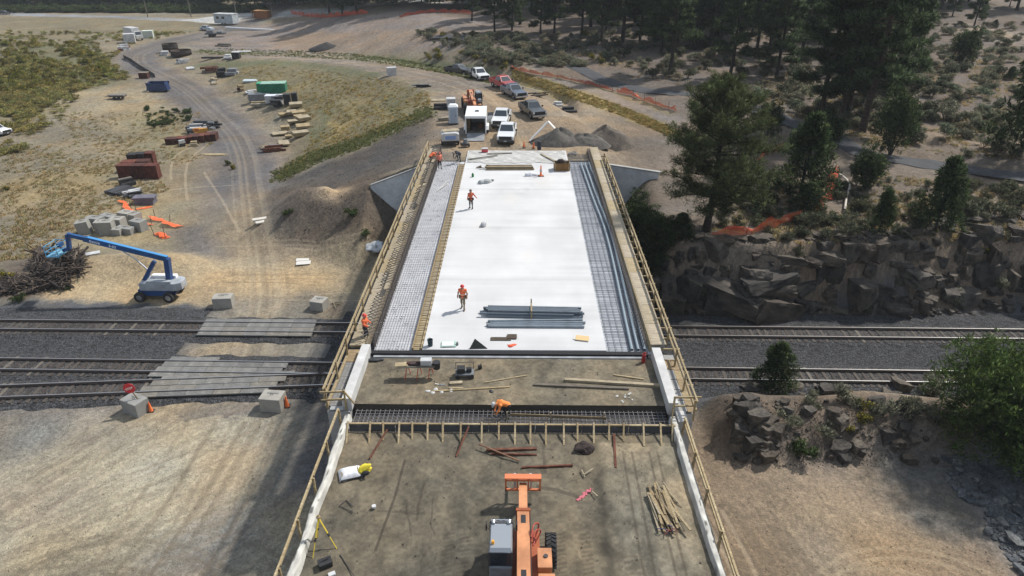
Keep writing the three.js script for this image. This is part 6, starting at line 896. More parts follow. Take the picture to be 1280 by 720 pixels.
// ---------------------------------------------------------------- on the soil before the trench
{
  const rusty = M(.24, .085, .05, { map: T.rust }), q = (x0, y0, x1, y1, l, w, h, m, y0h = YS + .06, y1h = YS + .06, cat = 'steel bar') => { const a = P(x0, y0, y0h), b = P(x1, y1, y1h); solo(cat.replace(/ /g, '_'), h ? bar(V(0, 0, 0), b.clone().sub(a), w, h) : bar(V(0, 0, 0), b.clone().sub(a), w, 0, 8), m, a, 0, l, cat); };
  q(462, 573, 484, 537, 'rusty bar leaning on the soil beside the white tarp', .05, 0, rusty, YS + .05, YS + .5); q(570, 571, 586, 533, 'rusty bar leaning between two wooden braces in the middle', .05, 0, rusty, YS + .03, YS + .5); q(767.5, 543, 769.5, 585, 'thick rusty bar lying straight toward the lumber heap', .11, .1, rusty);
  q(608, 562.5, 671, 561, 'thick rusty bar of the pair behind the forks', .14, .12, RUST); q(614, 567, 671, 568.5, 'thin rusty bar of the pair behind the forks', .08, .08, rusty); q(599, 555, 649, 576, 'brown stick crossing over the pair of rusty bars', .07, .05, M(.36, .19, .11, { map: T.wood }), YS + .25, YS + .1); q(652, 584.5, 716, 581.5, 'long rusty bar beside the fork carriage', .09, .09, rusty);
  q(727, 587, 731, 596, 'short white lath of the angled pair near the soil hole', .05, .03, PALE, YS + .1, YS + .1, 'lath'); q(730, 593, 741, 586, 'longer white lath of the angled pair near the soil hole', .05, .03, PALE, YS + .14, YS + .14, 'lath'); q(739, 603, 740, 614, 'upright white lath beside the pink paint mark', .045, .03, PALE, YS + .45, YS + .1, 'lath'); q(739, 613, 747, 620, 'white lath lying from the pink paint mark', .05, .03, PALE, YS + .1, YS + .1, 'lath');
  { const a = P(723, 624, YS + .09), b = P(738, 610, YS + .11), m = a.clone().add(b).multiplyScalar(.5), gs = [], r = rng(6); for (let i = 0; i < 30; i++) { const k = r(), x = mix(a.x, b.x, k) - m.x + (r() - .5) * .1, z = mix(a.z, b.z, k) - m.z + (r() - .5) * .12; gs.push(new THREE.SphereGeometry(.035 + r() * .05, 8, 5).scale(1, .3, 1).translate(x, 0, z)); } solo('paint_mark', gs, M(.5, .14, .17, { roughness: 1 }), V(m.x, YS + .03, m.z), 0, 'pink sprayed paint mark on the soil by the white laths', 'paint mark'); }
  { const p = P(728, 562, YS + .02); solo('soil_clod', rough(new THREE.IcosahedronGeometry(.45, 4).scale(1.15, .55, .8), .5, 4, 6), M(.05, .03, .026, { map: T.dirtmap }), V(p.x, p.y + .1, p.z), 0, 'dark reddish clod of wet soil in front of the braces', 'soil clod'); }
  // tarp-covered plate with a yellow jacket
  const t = thing('tarp_bundle', 'white tarp over a board with a yellow jacket draped at its end', 'tarp', P(438, 594, YS), .35), g = new THREE.PlaneGeometry(1.05, .75, 26, 20).rotateX(-Math.PI / 2), k = g.attributes.position; for (let i = 0; i < k.count; i++) { const x = k.getX(i), z = k.getZ(i); k.setY(i, .34 - .25 * Math.pow(Math.max(Math.abs(x) / .52, Math.abs(z) / .37), 4) + .1 * (fbm(x * 4 + 3, z * 4, 3) - .5)); } g.computeVertexNormals(); part('tarp', g, new THREE.MeshStandardMaterial({ color: 0xd9dade, roughness: .7, side: THREE.DoubleSide }), t); part('board', bx(1, .06, .7, 0, .1, .03), DARKM, t); part('block', bx(.8, .22, .5, 0, .16, 0), WOOD[4], t);
  part('jacket', rough(new THREE.SphereGeometry(.26, 22, 14).scale(1, .8, .8).translate(.62, .28, .12), .45, 5, 2), M(.75, .62, .05, { roughness: .9 }), t); part('bag', rough(new THREE.SphereGeometry(.17, 16, 12).scale(.9, 1, .7).translate(.66, .16, .34), .3, 5, 4), BLACK, t);
  solo('white_cup', cyl(.1, .1, .09, 0, .05, 0, 12), WHITE, P(467.5, 634, YS + .06), 0, 'small white lid lying alone on the soil', 'lid'); solo('white_cup', softBox(.3, .16, .25, .03, 0, .08, 0), WHITE, P(466, 535, YS), .1, 'small white box standing behind the first braces', 'box');
  // tripod level leaning at the wall
  const y = M(.7, .52, .04, { roughness: .5 }), tr = thing('survey_tripod', 'yellow and black survey tripod leaning against the cloth-covered wall', 'tripod', V(0, 0, 0)), hd = P(398, 647, YS + 1.35); for (const [x, yy] of [[421, 686], [391, 698], [397, 672]]) { const f = P(x, yy, YS + .02), m = hd.clone().lerp(f, .55); part('leg', [bar(hd, m, .04, .05), bar(m, f, .025, .035)], y, tr); part('leg_clamp', bar(hd.clone().lerp(f, .5), hd.clone().lerp(f, .6), .055, .065), BLACK, tr); } part('head', [cyl(.09, .09, .06, hd.x, hd.y + .03, hd.z, 14), cyl(.03, .03, .1, hd.x, hd.y + .1, hd.z, 10)], WOOD[1], tr);
  solo('tool_bag', [softBox(.55, .3, .4, .07, 0, .15, 0), bar(V(-.2, .3, 0), V(.2, .38, 0), .02)], BLACK, P(407, 707, YS), .5, 'black tool bag on the soil beside the survey tripod', 'tool bag'); solo('white_cup', softBox(.28, .12, .2, .04, 0, .06, 0), WHITE, P(415, 719, YS), .5, 'white package behind the black tool bag at the frame bottom', 'package');
  for (let i = 0; i < 4; i++) { const a = [[424, 632, 441, 640], [424, 632, 433, 625], [433, 625, 441, 633], [425, 693, 444, 722]][i]; const p = P(a[0], a[1], YS + .05), e = P(a[2], a[3], YS + .05); solo('steel_rod', bar(V(0, 0, 0), e.clone().sub(p), .02, 0, 6), M(.06, .055, .05), p, 0, ['longest thin rod of the square of rods on the soil', 'thin rod on the wall side of the square of rods', 'thin rod on the far side of the square of rods', 'thin rod lying beside the black tool bag'][i], 'steel rod'); }
  // heap of used lumber
  const r = rng(99), c = P(829, 640, YS); for (let i = 0; i < 34; i++) { const L = 1.2 + r() * 1.3, lay = Math.floor(i / 9), o = solo('lumber_piece', bx(.07 + r() * .05, .05, L), [WOOD[0], WOOD[1], WOOD[3], PALE, WOOD[4]][Math.floor(r() * 5)], V(c.x + ((i % 9) / 8 - .5) * .85 + (r() - .5) * .12, YS + .1 + lay * .075 + r() * .03, c.z + (r() - .5) * .9), .18 + (r() - .5) * .35, 'used board in the loose heap of lumber on the soil beside the churned tracks', 'lumber', 'loose lumber heap'); o.rotation.x = (r() - .5) * .12; }
  for (let i = 0; i < 6; i++) { const p = P(824 + i * 4, 612 + (i % 3) * 6, YS + .2); const o = solo('lumber_stake', bx(.05, .04, .9), i % 2 ? PALE : WOOD[3], p, .2 + i * .07, 'thin stake sticking out of the loose lumber heap, toward the trench', 'stake', 'stakes sticking out of the lumber heap'); o.rotation.x = .18; }
  for (let i = 0; i < 4; i++) { const p = P(827 + i * 5, 661 + (i % 2) * 4, YS + .25); solo('strap', new THREE.TubeGeometry(new THREE.CatmullRomCurve3([V(-.2, 0, 0), V(0, .1, .1), V(.15, .02, .02), V(.25, -.08, .2)]), 12, .02, 5), i % 2 ? M(.2, .06, .05) : M(.04, .04, .12), p, i, 'dark strap tangled at the near end of the lumber heap', 'strap', 'dark straps at the lumber heap'); }
}
// pale bent pipe on the bench and white bag under the far mound
{ const cu = new THREE.CatmullRomCurve3([[1036, 214], [1046, 220], [1057, 228], [1061, 236], [1057, 252], [1055, 266]].map(([x, y]) => { const p = G(x, y); return V(p.x, p.y + .35, p.z); })); solo('bent_pipe', new THREE.TubeGeometry(cu, 40, .11, 8), M(.55, .5, .42), V(0, 0, 0), 0, 'pale bent plastic pipe lying on the slope beside the orange netting', 'pipe'); }
solo('white_tarp', rough(new THREE.SphereGeometry(.8, 26, 18).scale(1.2, .6, .9), .6, 3, 9), M(.55, .58, .6, { roughness: .7 }), (() => { const p = G(469, 312); p.y += .3; return p; })(), .2, 'white wrapped bundle lying at the foot of the soil cone beside the bridge', 'tarp');
pile(484, 306, 'grey planks lying beside the white wrapped bundle', 'board stack', 4, 1.6, .3, .12, .6, [GREYM, GREYWOOD], { mess: 1 });
pile(327, 277, 'pale broken slab lying on the dirt beside the haul road', 'slab', 3, 1.6, .7, .12, .4, [M(.55, .52, .46)], { name: 'broken_slab', part: 'piece', mess: 1 });
pile(378, 327, 'white dusty slab lying on the dirt before the soil cone', 'slab', 2, 1.4, .9, .06, .1, [M(.6, .58, .54)], { name: 'broken_slab', part: 'piece', mess: 1 });
// ---------------------------------------------------------------- rock
const BAS = [[.17, .15, .13], [.21, .185, .16], [.12, .108, .096], [.27, .23, .185], [.2, .16, .125]].map((c) => M(...c, { map: T.rockmap, bump: .03 }));
const TOPS = [[.2, .165, .13], [.16, .135, .112]].map((c) => M(...c, { map: T.rockmap, bump: .03 }));
function angular(seed, edge = .2) {                                 // a broken block of basalt: fracture planes intersected exactly, then roughened; unit size, base at y = 0
  const r = rng(seed * 131 + 7), pl = [];
  for (const [x, y, z] of [[1, 0, 0], [-1, 0, 0], [0, 1, 0], [0, -1, 0], [0, 0, 1], [0, 0, -1]]) pl.push([V(x + (r() - .5) * .45, y + (r() - .5) * .3, z + (r() - .5) * .45).normalize(), .42 + r() * .1]);
  for (let i = 0; i < 8; i++) pl.push([V(r() * 2 - 1, (r() * 2 - 1) * .7, r() * 2 - 1).normalize(), .47 + r() * .16]);
  const pts = []; for (let i = 0; i < pl.length; i++) for (let j = i + 1; j < pl.length; j++) for (let k = j + 1; k < pl.length; k++) {
    const [a, da] = pl[i], [b, db] = pl[j], [c, dc] = pl[k], bc = b.clone().cross(c), det = a.dot(bc); if (Math.abs(det) < .05) continue;
    const p = bc.multiplyScalar(da).addScaledVector(c.clone().cross(a), db).addScaledVector(a.clone().cross(b), dc).divideScalar(det);
    if (p.length() < 1.2 && pl.every(([n, d]) => n.dot(p) < d + 1e-6)) pts.push(p);
  }
  const g = new TessellateModifier(edge, 5).modify(flat(new ConvexGeometry(pts))), p = g.attributes.position, q = V();
  for (let i = 0; i < p.count; i++) { q.fromBufferAttribute(p, i); const l = 1 + .12 * (vn(q.x * 4 + seed * 3, q.y * 5 + q.z * 3.1) + vn(q.z * 6 - seed, q.x * 4.3 - q.y * 7) - 1) + .05 * (vn(q.x * 13 + q.y * 9, q.z * 13 + seed) - .5); p.setXYZ(i, q.x * l, q.y * l + .42, q.z * l); }
  const f = flat(g); f.computeVertexNormals(); boxUV(f); const uv = f.attributes.uv; for (let i = 0; i < uv.count; i++) uv.setXY(i, uv.getX(i) * 2.4 + seed * .37, uv.getY(i) * 2.4); return f;
}
const ANG = Array.from({ length: 14 }, (_, i) => angular(i + 1, i < 8 ? .17 : .3)), RND = Array.from({ length: 8 }, (_, i) => rockGeo(i + 1, 1, .85, 1, 14));
function rock(parent, g, m, x, y, z, sx, sy, sz, ry, rx = 0, rz = 0) { const o = shadow(new THREE.Mesh(g, m)); o.name = 'rock'; o.position.set(x, y, z); o.scale.set(sx, sy, sz); o.rotation.set(rx, ry, rz); parent.add(o); return o; }
{
  const cliff = new THREE.Group(); cliff.name = 'basalt_cliff'; cliff.userData.kind = 'structure'; scene.add(cliff);
  const r = rng(2024); let n = 0;
  const D0 = (x) => cliffEdge(x), steep = (x) => 2.6 + sst(33, 40, x) * 2.2;
  for (let lay = 0; lay < 4; lay++) for (let x = 10 + r() * 2; x < 50;) {         // courses of flow rock, broken and stepped
    const loose = sst(31, 37, x), left = 1 - sst(13.5, 17.5, x), w = (1 + r() * r() * 5) * (1 - .45 * loose) * (1 - .45 * left), top = H(x, -(D0(x) + steep(x) + .8)), t = (lay + .4 * r()) / 4;
    if (r() > (lay === 3 ? .14 : .2) + loose * .45) { const hh = top / 4 * (.8 + r() * 1.1) * (lay === 3 ? .8 : 1); rock(cliff, ANG[Math.floor(r() * 8)], BAS[Math.floor(r() * 5)], x, t * top - .75, -(D0(x) + t * steep(x) + .6 + (r() - .5) * 1.7), w * 1.25, hh, 1.6 + r() * 1.4, (r() - .5) * 1.1, (r() - .5) * .3, (r() - .5) * .3); n++; }
    x += w * (.7 + r() * .4);
  }
  for (let i = 0; i < 110; i++) { const x = 10 + r() * 39, t = r(), top = H(x, -(D0(x) + steep(x) + .8)), w = .35 + r() * .8; rock(cliff, ANG[Math.floor(r() * 14)], BAS[Math.floor(r() * 5)], x, t * top - w * .4, -(D0(x) + t * steep(x) - .1 + r() * .5), w * 1.3, w, w, r() * 6, (r() - .5) * .6, (r() - .5) * .6); n++; }
  // caprock ledge and fallen blocks at the foot
  for (let i = 0; i < 46; i++) { const x = 12 + r() * 36, D = D0(x) + steep(x) + .3 + r() * 1.3, s = .3 + r() * .9; rock(cliff, ANG[i % 14], TOPS[i % 2], x, H(x, -D) - .12, -D, s * 1.9, s * .45, s * 1.3, r() * 3, (r() - .5) * .2); }
  for (let i = 0; i < 80; i++) { const x = 10.5 + r() * 38, D = D0(x) + .4 - r() * r() * 1.7, s = .15 + r() * r() * .9; rock(cliff, r() < .6 ? ANG[i % 14] : RND[i % 8], BAS[Math.floor(r() * 5)], x, H(x, -D) - .1, -D, s * 1.2, s, s, r() * 6, (r() - .5) * .5); }
  for (let i = 0; i < 40; i++) { const x = 33 + r() * 17, D = D0(x) + r() * 4.6, s = .25 + r() * .7; rock(cliff, ANG[i % 14], r() < .3 ? TOPS[1] : BAS[Math.floor(r() * 5)], x, H(x, -D) - .15, -D, s * 1.4, s * .8, s, r() * 6, (r() - .5) * .5); }
  // hump on the near side of the line
  const hump = new THREE.Group(); hump.name = 'rock_outcrop'; hump.userData.kind = 'structure'; scene.add(hump);
  for (const [x, y, w, h, d, a, m] of [[938, 560, 1.5, 1.7, 1.6, .3, 2], [925, 545, 1.3, 1.5, 1.4, -.3, 0], [946, 530, 1.5, 1.6, 1.4, .2, 1], [930, 520, 1.2, 1.6, 1.2, .8, 2], [936, 505, 1.3, 1.2, 1.2, .5, 0], [955, 550, 1.2, 1.1, 1.1, 1.2, 4], [940, 488, 2.2, .9, 1.4, .1, 1], [990, 488, 2.4, 1, 1.5, -.1, 3], [1036, 492, 2.3, 1.3, 1.4, .2, 2], [1062, 496, 1.5, .9, 1.2, .4, 4], [960, 575, 1.4, 1.2, 1.2, .6, 4], [948, 580, .9, .8, .9, .2, 3], [930, 576, 1, .9, 1, .9, 0], [1130, 540, 1.5, .9, 1.2, .5, 4], [1105, 538, 1.3, .7, 1, .3, 3], [1140, 548, 1.1, .7, 1, .1, 4]]) { const p = G(x, y); rock(hump, ANG[Math.round(x) % 14], BAS[m], p.x, p.y - .4, p.z - .3, w * .85, h * .8, d * .85, a, .05, -.06); }
  for (let i = 0; i < 200; i++) { const px = r() < .3 ? 912 + r() * 60 : 915 + r() * 265, py = 486 + r() * 92, p = G(px, py), s = .15 + r() * r() * .9; if (-p.z < 33) continue; rock(hump, r() < .7 ? ANG[i % 14] : RND[i % 8], r() < .12 ? TOPS[0] : BAS[Math.floor(r() * 5)], p.x, p.y - s * .25, p.z, s * 1.2, s * .9, s, r() * 6, (r() - .5) * .5, (r() - .5) * .4); }
  // blue-grey rubble at the edge of the bare dirt
  const rip = new THREE.Group(); rip.name = 'rubble_slope'; rip.userData.kind = 'structure'; scene.add(rip);
  const RIP = [[.23, .26, .3], [.3, .33, .37], [.17, .195, .23], [.36, .38, .4]].map((c) => M(...c, { map: T.rockmap, bump: .02 }));
  const inRip = (px, py) => px > 1172 + (py - 570) * .62 + (vn(py * .05, 2) - .5) * 30 && py > 570;
  for (let i = 0, k = 0; k < 260 && i < 3000; i++) { const px = 1175 + r() * 115, py = 572 + r() * 150; if (!inRip(px, py)) continue; k++; const p = G(px, py), s = .14 + r() * r() * .62; rock(rip, r() < .6 ? RND[i % 8] : ANG[i % 14], RIP[Math.floor(r() * 4)], p.x, p.y - s * .3, p.z, s * 1.25, s * .8, s, r() * 6, (r() - .5) * .4); }
  const stones = (name, list, ms) => { const g = RND[3], m = new THREE.InstancedMesh(g, ms, list.length), e = new THREE.Object3D(), c = new THREE.Color(), q = rng(list.length); list.forEach(([x, y, z, s], i) => { e.position.set(x, y, z); e.scale.set(s * (1 + q() * .5), s * .7, s); e.rotation.set(q(), q() * 6, q()); e.updateMatrix(); m.setMatrixAt(i, e.matrix); const k = .6 + q() * .9; c.setRGB(k, k, k); m.setColorAt(i, c); }); m.name = numbered(name); m.userData.kind = 'stuff'; shadow(m); scene.add(m); return m; };
  const A = []; for (let i = 0; A.length < 2600 && i < 20000; i++) { const px = 1165 + r() * 130, py = 568 + r() * 160; if (!inRip(px - 6, py)) continue; const p = G(px, py); A.push([p.x, p.y, p.z, .05 + r() * .12]); }
  tag(stones('rubble', A, RIP[1]), 'small blue-grey rubble between the bigger stones beside the willow', 'rubble');
  const Bq = []; for (let i = 0; i < 2600; i++) { const px = 905 + r() * 300, py = 490 + r() * 95, p = G(px, py); Bq.push([p.x, p.y, p.z, .04 + r() * .11]); }
  tag(stones('gravel', Bq, BAS[3]), 'loose brown stones scattered over the rocky hump beside the track', 'gravel');
  const Cq = []; for (let i = 0; i < 3200; i++) { const x = 10 + r() * 40, D = 51.8 + r() * 8; Cq.push([x, H(x, -D), -D, .05 + r() * .15]); }
  tag(stones('gravel', Cq, BAS[1]), 'loose dark stones along the foot and ledges of the basalt cliff', 'gravel');
  const Dq = []; for (let i = 0; i < 4000; i++) { const px = 340 + r() * 220, py = 145 + r() * 160, p = G(px, py); if (-p.z < 72 && p.x > -10) continue; Dq.push([p.x, p.y, p.z, .03 + r() * r() * .16]); }
  tag(stones('gravel', Dq, M(.15, .13, .115, { map: T.rockmap })), 'coarse dark gravel strewn on the flank of the embankment', 'gravel');
  const Fq = []; for (let i = 0; i < 2600; i++) { const u = -8.2 + r() * 16.3, D = r() < .8 ? 15 + r() * 12 : 29.6 + r() * 4; Fq.push([u - .4, (D > 28 ? 8.3 : YS + (u > 4.6 ? .06 : 0)) + .01, -D, .012 + r() * r() * r() * .13]); }
  tag(stones('soil_crumbs', Fq, M(.12, .105, .085, { map: T.dirtmap })), 'crumbs and clods of damp soil over the graded approach', 'soil');
  const Eq = []; for (let i = 0; i < 5200; i++) { const q = r() < .5, px = q ? r() * 430 : 880 + r() * 400, py = q ? 515 + r() * 205 : 585 + r() * 130, p = G(px, py); Eq.push([p.x, p.y, p.z, .012 + r() * r() * r() * .12]); }
  tag(stones('pebbles', Eq, M(.26, .22, .16, { map: T.rockmap })), 'small pebbles scattered over the bare dirt below the railway', 'pebbles');
}
// ---------------------------------------------------------------- foliage
class Leaves {                                                       // many small leaf faces, normals blended outwards
  constructor(seed) { this.p = []; this.n = []; this.c = []; this.r = rng(seed); }
  leaf(o, dir, len, w, out, col) {
    const r = this.r; const s = V(r() - .5, r() - .5, r() - .5).cross(dir).normalize().multiplyScalar(w / 2);
    const tip = o.clone().addScaledVector(dir, len), mid = o.clone().addScaledVector(dir, this.single ? 0 : len * .45), a = mid.clone().add(s), b = mid.clone().sub(s);
    const fn = V().crossVectors(s, dir).normalize(); if (fn.dot(out) < 0) fn.negate(); const n = fn.multiplyScalar(.5).add(out).normalize();
    for (const q of this.single ? [a, tip, b] : [o, a, tip, o, tip, b]) { this.p.push(q.x, q.y, q.z); this.n.push(n.x, n.y, n.z); this.c.push(...col); }
  }
  tuft(c, rad, k, len, w, col, up = 0) { const r = this.r; for (let i = 0; i < k; i++) { const d = V(r() * 2 - 1, r() * 2 - 1 + up, r() * 2 - 1).normalize(); const q = .75 + .5 * r(); this.leaf(c.clone().addScaledVector(d, rad * r() * .5), d, len * (.7 + .6 * r()), w, d, [col[0] * q, col[1] * q, col[2] * q]); } }
  geo() { const g = new THREE.BufferGeometry(); g.setAttribute('position', new THREE.Float32BufferAttribute(this.p, 3)); g.setAttribute('normal', new THREE.Float32BufferAttribute(this.n, 3)); g.setAttribute('color', new THREE.Float32BufferAttribute(this.c, 3)); return g; }
}
const LEAF = new THREE.MeshPhysicalMaterial({ vertexColors: true, roughness: .75, side: THREE.DoubleSide, transmission: .4, thickness: 0, specularIntensity: .08 });
const BARK = M(.075, .055, .045, { map: T.bark, roughness: 1 }), BARKR = M(.13, .085, .06, { map: T.bark, roughness: 1 }), BARKG = M(.13, .12, .11, { map: T.bark, roughness: 1 });
function pine(seed, h, o) {                                          // returns [trunk geometry, crown geometry]
  const r = rng(seed), L = new Leaves(seed + 1), wood = []; L.single = !!o.single; const lean = o.lean ?? 0, bend = (y) => V(lean * y + .12 * Math.sin(y * .5 + seed), y, .1 * Math.cos(y * .4 + seed));
  const rad = (y) => o.r * Math.pow(1 - y / h * .96, .85) + (y < .6 ? (.6 - y) * .18 : 0);
  for (let i = 0, n = 9; i < n; i++) { const a = bend(h * i / n), b = bend(h * (i + 1) / n), d = b.clone().sub(a), g = new THREE.CylinderGeometry(rad(b.y), rad(a.y), d.length() * 1.03, 9, 1, true); g.applyMatrix4(new THREE.Matrix4().makeRotationFromQuaternion(new THREE.Quaternion().setFromUnitVectors(V(0, 1, 0), d.normalize()))); wood.push(g.translate((a.x + b.x) / 2, (a.y + b.y) / 2, (a.z + b.z) / 2)); }
  let az = r() * 6;
  for (let i = 0; i < o.limbs; i++) {
    const t = o.base + (1 - o.base) * Math.pow((i + r()) / o.limbs, .92), y = h * t, q = (t - o.base) / (1 - o.base); az += 2.4 + r() * .7;
    const len = o.w * (o.prof(q)) * (.65 + .55 * r()), up = mix(-.25, o.updir ? 1.5 : .75, q) + (r() - .5) * (o.updir ?? .35) * 1.6, s = bend(y), dir = V(Math.cos(az), up * .5, Math.sin(az)).normalize(), pts = [s];
    for (let k = 1; k <= 3; k++) pts.push(s.clone().addScaledVector(dir, len * k / 3).add(V((r() - .5) * .25, .05 * k * k * len * .16 - .02 * len, (r() - .5) * .25)));
    for (let k = 0; k < 3; k++) wood.push(bar(pts[k], pts[k + 1], Math.max(.014, .028 * len * (.55 - .15 * k) * (o.r / .3)), 0, 4));
    const nt = Math.max(2, Math.round(len * o.twigs));
    for (let k = 0; k < nt; k++) {
      const f = .28 + .72 * (k + r()) / nt, seg = Math.min(2, Math.floor(f * 3)), base = pts[seg].clone().lerp(pts[seg + 1], f * 3 - seg), sd = r() < .5 ? -1 : 1;
      const td = V(-dir.z * sd, o.fluff ? -.35 + 2 * r() : .35 + .5 * r(), dir.x * sd).multiplyScalar(.5 + r() * .6).addScaledVector(dir, .6).normalize(), tl = len * (o.fluff ? .36 : .3) * (1.1 - f * .5) * (.5 + r());
      if (o.twigwood) wood.push(bar(base, base.clone().addScaledVector(td, tl), .012, 0, 3));
      for (let m = 0; m < o.tufts; m++) { const c = base.clone().addScaledVector(td, tl * (m + .6) / o.tufts).add(V((r() - .5) * .2, (r() - .3) * .2, (r() - .5) * .2)); const v = .7 + .6 * r(); L.tuft(c, o.tr, o.needles, o.tr * 1.25, o.nw, [o.col[0] * v, o.col[1] * v, o.col[2] * v * .9], .35); }
    }
  }
  return [boxUV(one(wood)), L.geo()];
}
function plantThing(name, geos, mats, names, p, turn, scale, label, cat, group, sy = 1) {
  const t = thing(name, label, cat, p, turn, group); t.scale.set(scale, scale * sy, scale);
  geos.forEach((g, i) => { const o = shadow(new THREE.Mesh(g, mats[i])); o.name = names[i]; t.add(o); }); return t;
}
{ // the tall pine on the bench
  const [w, c] = pine(11, 13.3, { r: .36, limbs: 84, base: .2, w: 5.3, prof: (q) => q < .35 ? mix(.8, 1, q / .35) : mix(1, .22, Math.pow((q - .35) / .65, 1.25)), twigs: 5, tufts: 2, tr: .31, needles: 24, nw: .042, col: [.1, .125, .055], twigwood: true, fluff: 1, updir: .5 });
  const p = G(884, 288); plantThing('pine_tree', [w, c], [BARK, LEAF], ['trunk', 'crown'], V(p.x, p.y - .2, p.z), .4, 1, 'tall bushy pine standing alone on the cliff edge, in front of the path', 'pine tree');
}
const PINES = [[21, 25, .3, 60, .17, 4.4, 0], [22, 29, .36, 66, .22, 4.8, .012], [23, 22, .27, 56, .13, 4.2, -.01], [24, 27, .33, 62, .19, 4.6, .02]].map(([s, h, r, n, b, w, l]) => [h, ...pine(s, h, { r: r * 1.1, limbs: n, base: b, w, lean: l, prof: (q) => Math.pow(1 - q, .65) * .9 + .14, twigs: 2.8, tufts: 3, tr: .55, needles: 15, nw: .15, col: [.085, .122, .06], single: true })]);
{
  const r = rng(404);
  const near = [[1078, 165, 0, 'leaning pine whose reddish trunk foot stands on the bare strip by the path', 1, 1.05], [1050, 154, 1, 'pine with a straight dark trunk, second from the leaning pine', 0, 1], [1026, 148, 2, 'slender pine with a dark trunk beside the cluster of tall trunks', 3, .95], [1060, 142, 0, 'pine hidden behind the two straight dark trunks', 2, 1.1], [971, 98, 3, 'slim pine rising from sagebrush behind the tall bushy pine', 2, 1], [838, 92, 1, 'broad dark pine standing at the outer bend of the paved path', 1, .92], [826, 66, 0, 'pine directly behind the broad dark pine at the path bend', 0, .85], [912, 98, 0, 'pine between the broad dark pine and the slim pine', 3, .8], [868, 62, 2, 'pine on the slope behind the path bend, in the densest shade', 2, .9], [945, 70, 3, 'pine behind the slim pine with sky-grey sage at its foot', 1, .85], [1000, 80, 1, 'pine standing behind the cluster of tall trunks', 0, .95], [1120, 120, 2, 'pine beside the leaning pine on the side of the open slope', 2, .9], [1100, 80, 0, 'pine behind the leaning pine where the open slope begins', 3, .9],
    [752, 50, 0, 'pine with two bare trunks beside the first bend of the path', 0, .8], [727, 46, 1, 'pine just behind the first bend of the path, dense crown', 1, .75], [757, 42, 2, 'twin trunk of the pine by the first bend of the path', 2, .8], [693, 44, 3, 'pine with a straight bare trunk over the shaded path start', 3, .75], [676, 42, 0, 'thin pine next to the straight bare trunk at the path start', 2, .75], [800, 50, 2, 'pine up the slope between the two bends of the path', 0, .8], [640, 38, 1, 'dark pine where the paved path vanishes into the wood', 2, .7], [618, 40, 3, 'dark spreading pine at the end of the scrub, before the path', 1, .6], [590, 26, 0, 'pine at the corner of the yard by the far orange netting', 3, .55]];
  for (const [x, y, s, l, k, sc] of near) { const p = G(x, y), [, w, c] = PINES[k]; plantThing('pine_tree', [w, c], [y > 140 ? BARKR : BARK, LEAF], ['trunk', 'crown'], V(p.x, p.y - .3, p.z), s * 1.7, sc, l, 'pine tree'); }
  let n = 0; for (let i = 0; n < 130 && i < 2600; i++) { const x = 620 + r() * 680, y = 1 + r() * r() * 78; if (y > 8 + sst(520, 800, x) * 84 || (x > 1130 && y > 14) || (x > 640 && x < 760 && y > 34)) continue; const p = G(x, y), [, w, c] = PINES[Math.floor(r() * 4)]; if (-p.z > 330) continue; n++; plantThing('pine_tree', [w, c], [BARK, LEAF], ['trunk', 'crown'], V(p.x, p.y - .3, p.z), r() * 6, .75 + r() * .4, 'dark pine among the dense far trees of the hillside wood', 'pine tree', 'far pines of the hillside wood'); }
  [[412, 18, 'pine of the isolated dark clump, nearest the pale road'], [428, 20, 'middle pine of the isolated dark clump by the yard'], [446, 17, 'pine of the isolated dark clump, nearest the wood']].forEach(([x, y, l], i) => { const p = G(x, y), [, w, c] = PINES[(i + 1) % 4]; plantThing('pine_tree', [w, c], [BARK, LEAF], ['trunk', 'crown'], p, i * 2, .95, l, 'pine tree', 'isolated clump of dark pines'); });
  for (const [x, y, sc, l] of [[1218, 32, .55, 'spreading dark pine beside the pale track on the open slope'], [1190, 20, .5, 'dark pine behind the pale track of the open slope'], [1262, 8, .45, 'pine at the far top corner of the open slope']]) { const p = G(x, y), [, w, c] = PINES[2]; plantThing('pine_tree', [w, c], [BARK, LEAF], ['trunk', 'crown'], p, x, sc, l, 'pine tree'); }
}
function bush(seed, o) {                                             // crown of leaf tufts in an uneven dome or cone; stems
  const r = rng(seed), L = new Leaves(seed + 3), wood = [], n = o.n;
  const lob = Array.from({ length: o.lobes ?? 5 }, () => V((r() - .5) * o.w * .75, (.35 + r() * .5) * o.h, (r() - .5) * o.w * .75));
  for (let i = 0; i < n; i++) {
    let c, v;
    if (o.cone) { const t = Math.pow(r(), .75), a = r() * 6.28, q = .3 + .7 * Math.sqrt(r()), R = o.w / 2 * Math.pow(1 - t, .55) * (1 + .4 * Math.sin(a * 3 + t * 9 + seed)) + .06; c = V(Math.cos(a) * R * q, o.h * (.06 + t * .94), Math.sin(a) * R * q); v = .65 + .5 * q * r() + .25 * t; }
    else { const l = lob[i % lob.length], d = V(r() * 2 - 1, r() * 2 - 1, r() * 2 - 1).normalize(), q = Math.cbrt(r()); c = l.clone().add(V(d.x * o.w * .27 * q, d.y * o.h * .3 * q, d.z * o.w * .27 * q)); if (c.y < .04) c.y = .04 + r() * .1; v = .7 + .5 * r(); }
    const cc = o.col2 && r() < o.mixc ? o.col2 : o.col; L.tuft(c, o.tr, o.k, o.tr * 1.1, o.lw, cc.map((x) => x * v), .4);
  }
  for (let i = 0; i < (o.stems ?? 6); i++) { const l = o.cone ? V((r() - .5) * .3, o.h * .7, (r() - .5) * .3) : lob[i % lob.length]; wood.push(bar(V((r() - .5) * .15, -.1, (r() - .5) * .15), l, .02 + o.h * .008, 0, 4)); }
  return [boxUV(one(wood)), L.geo()];
}
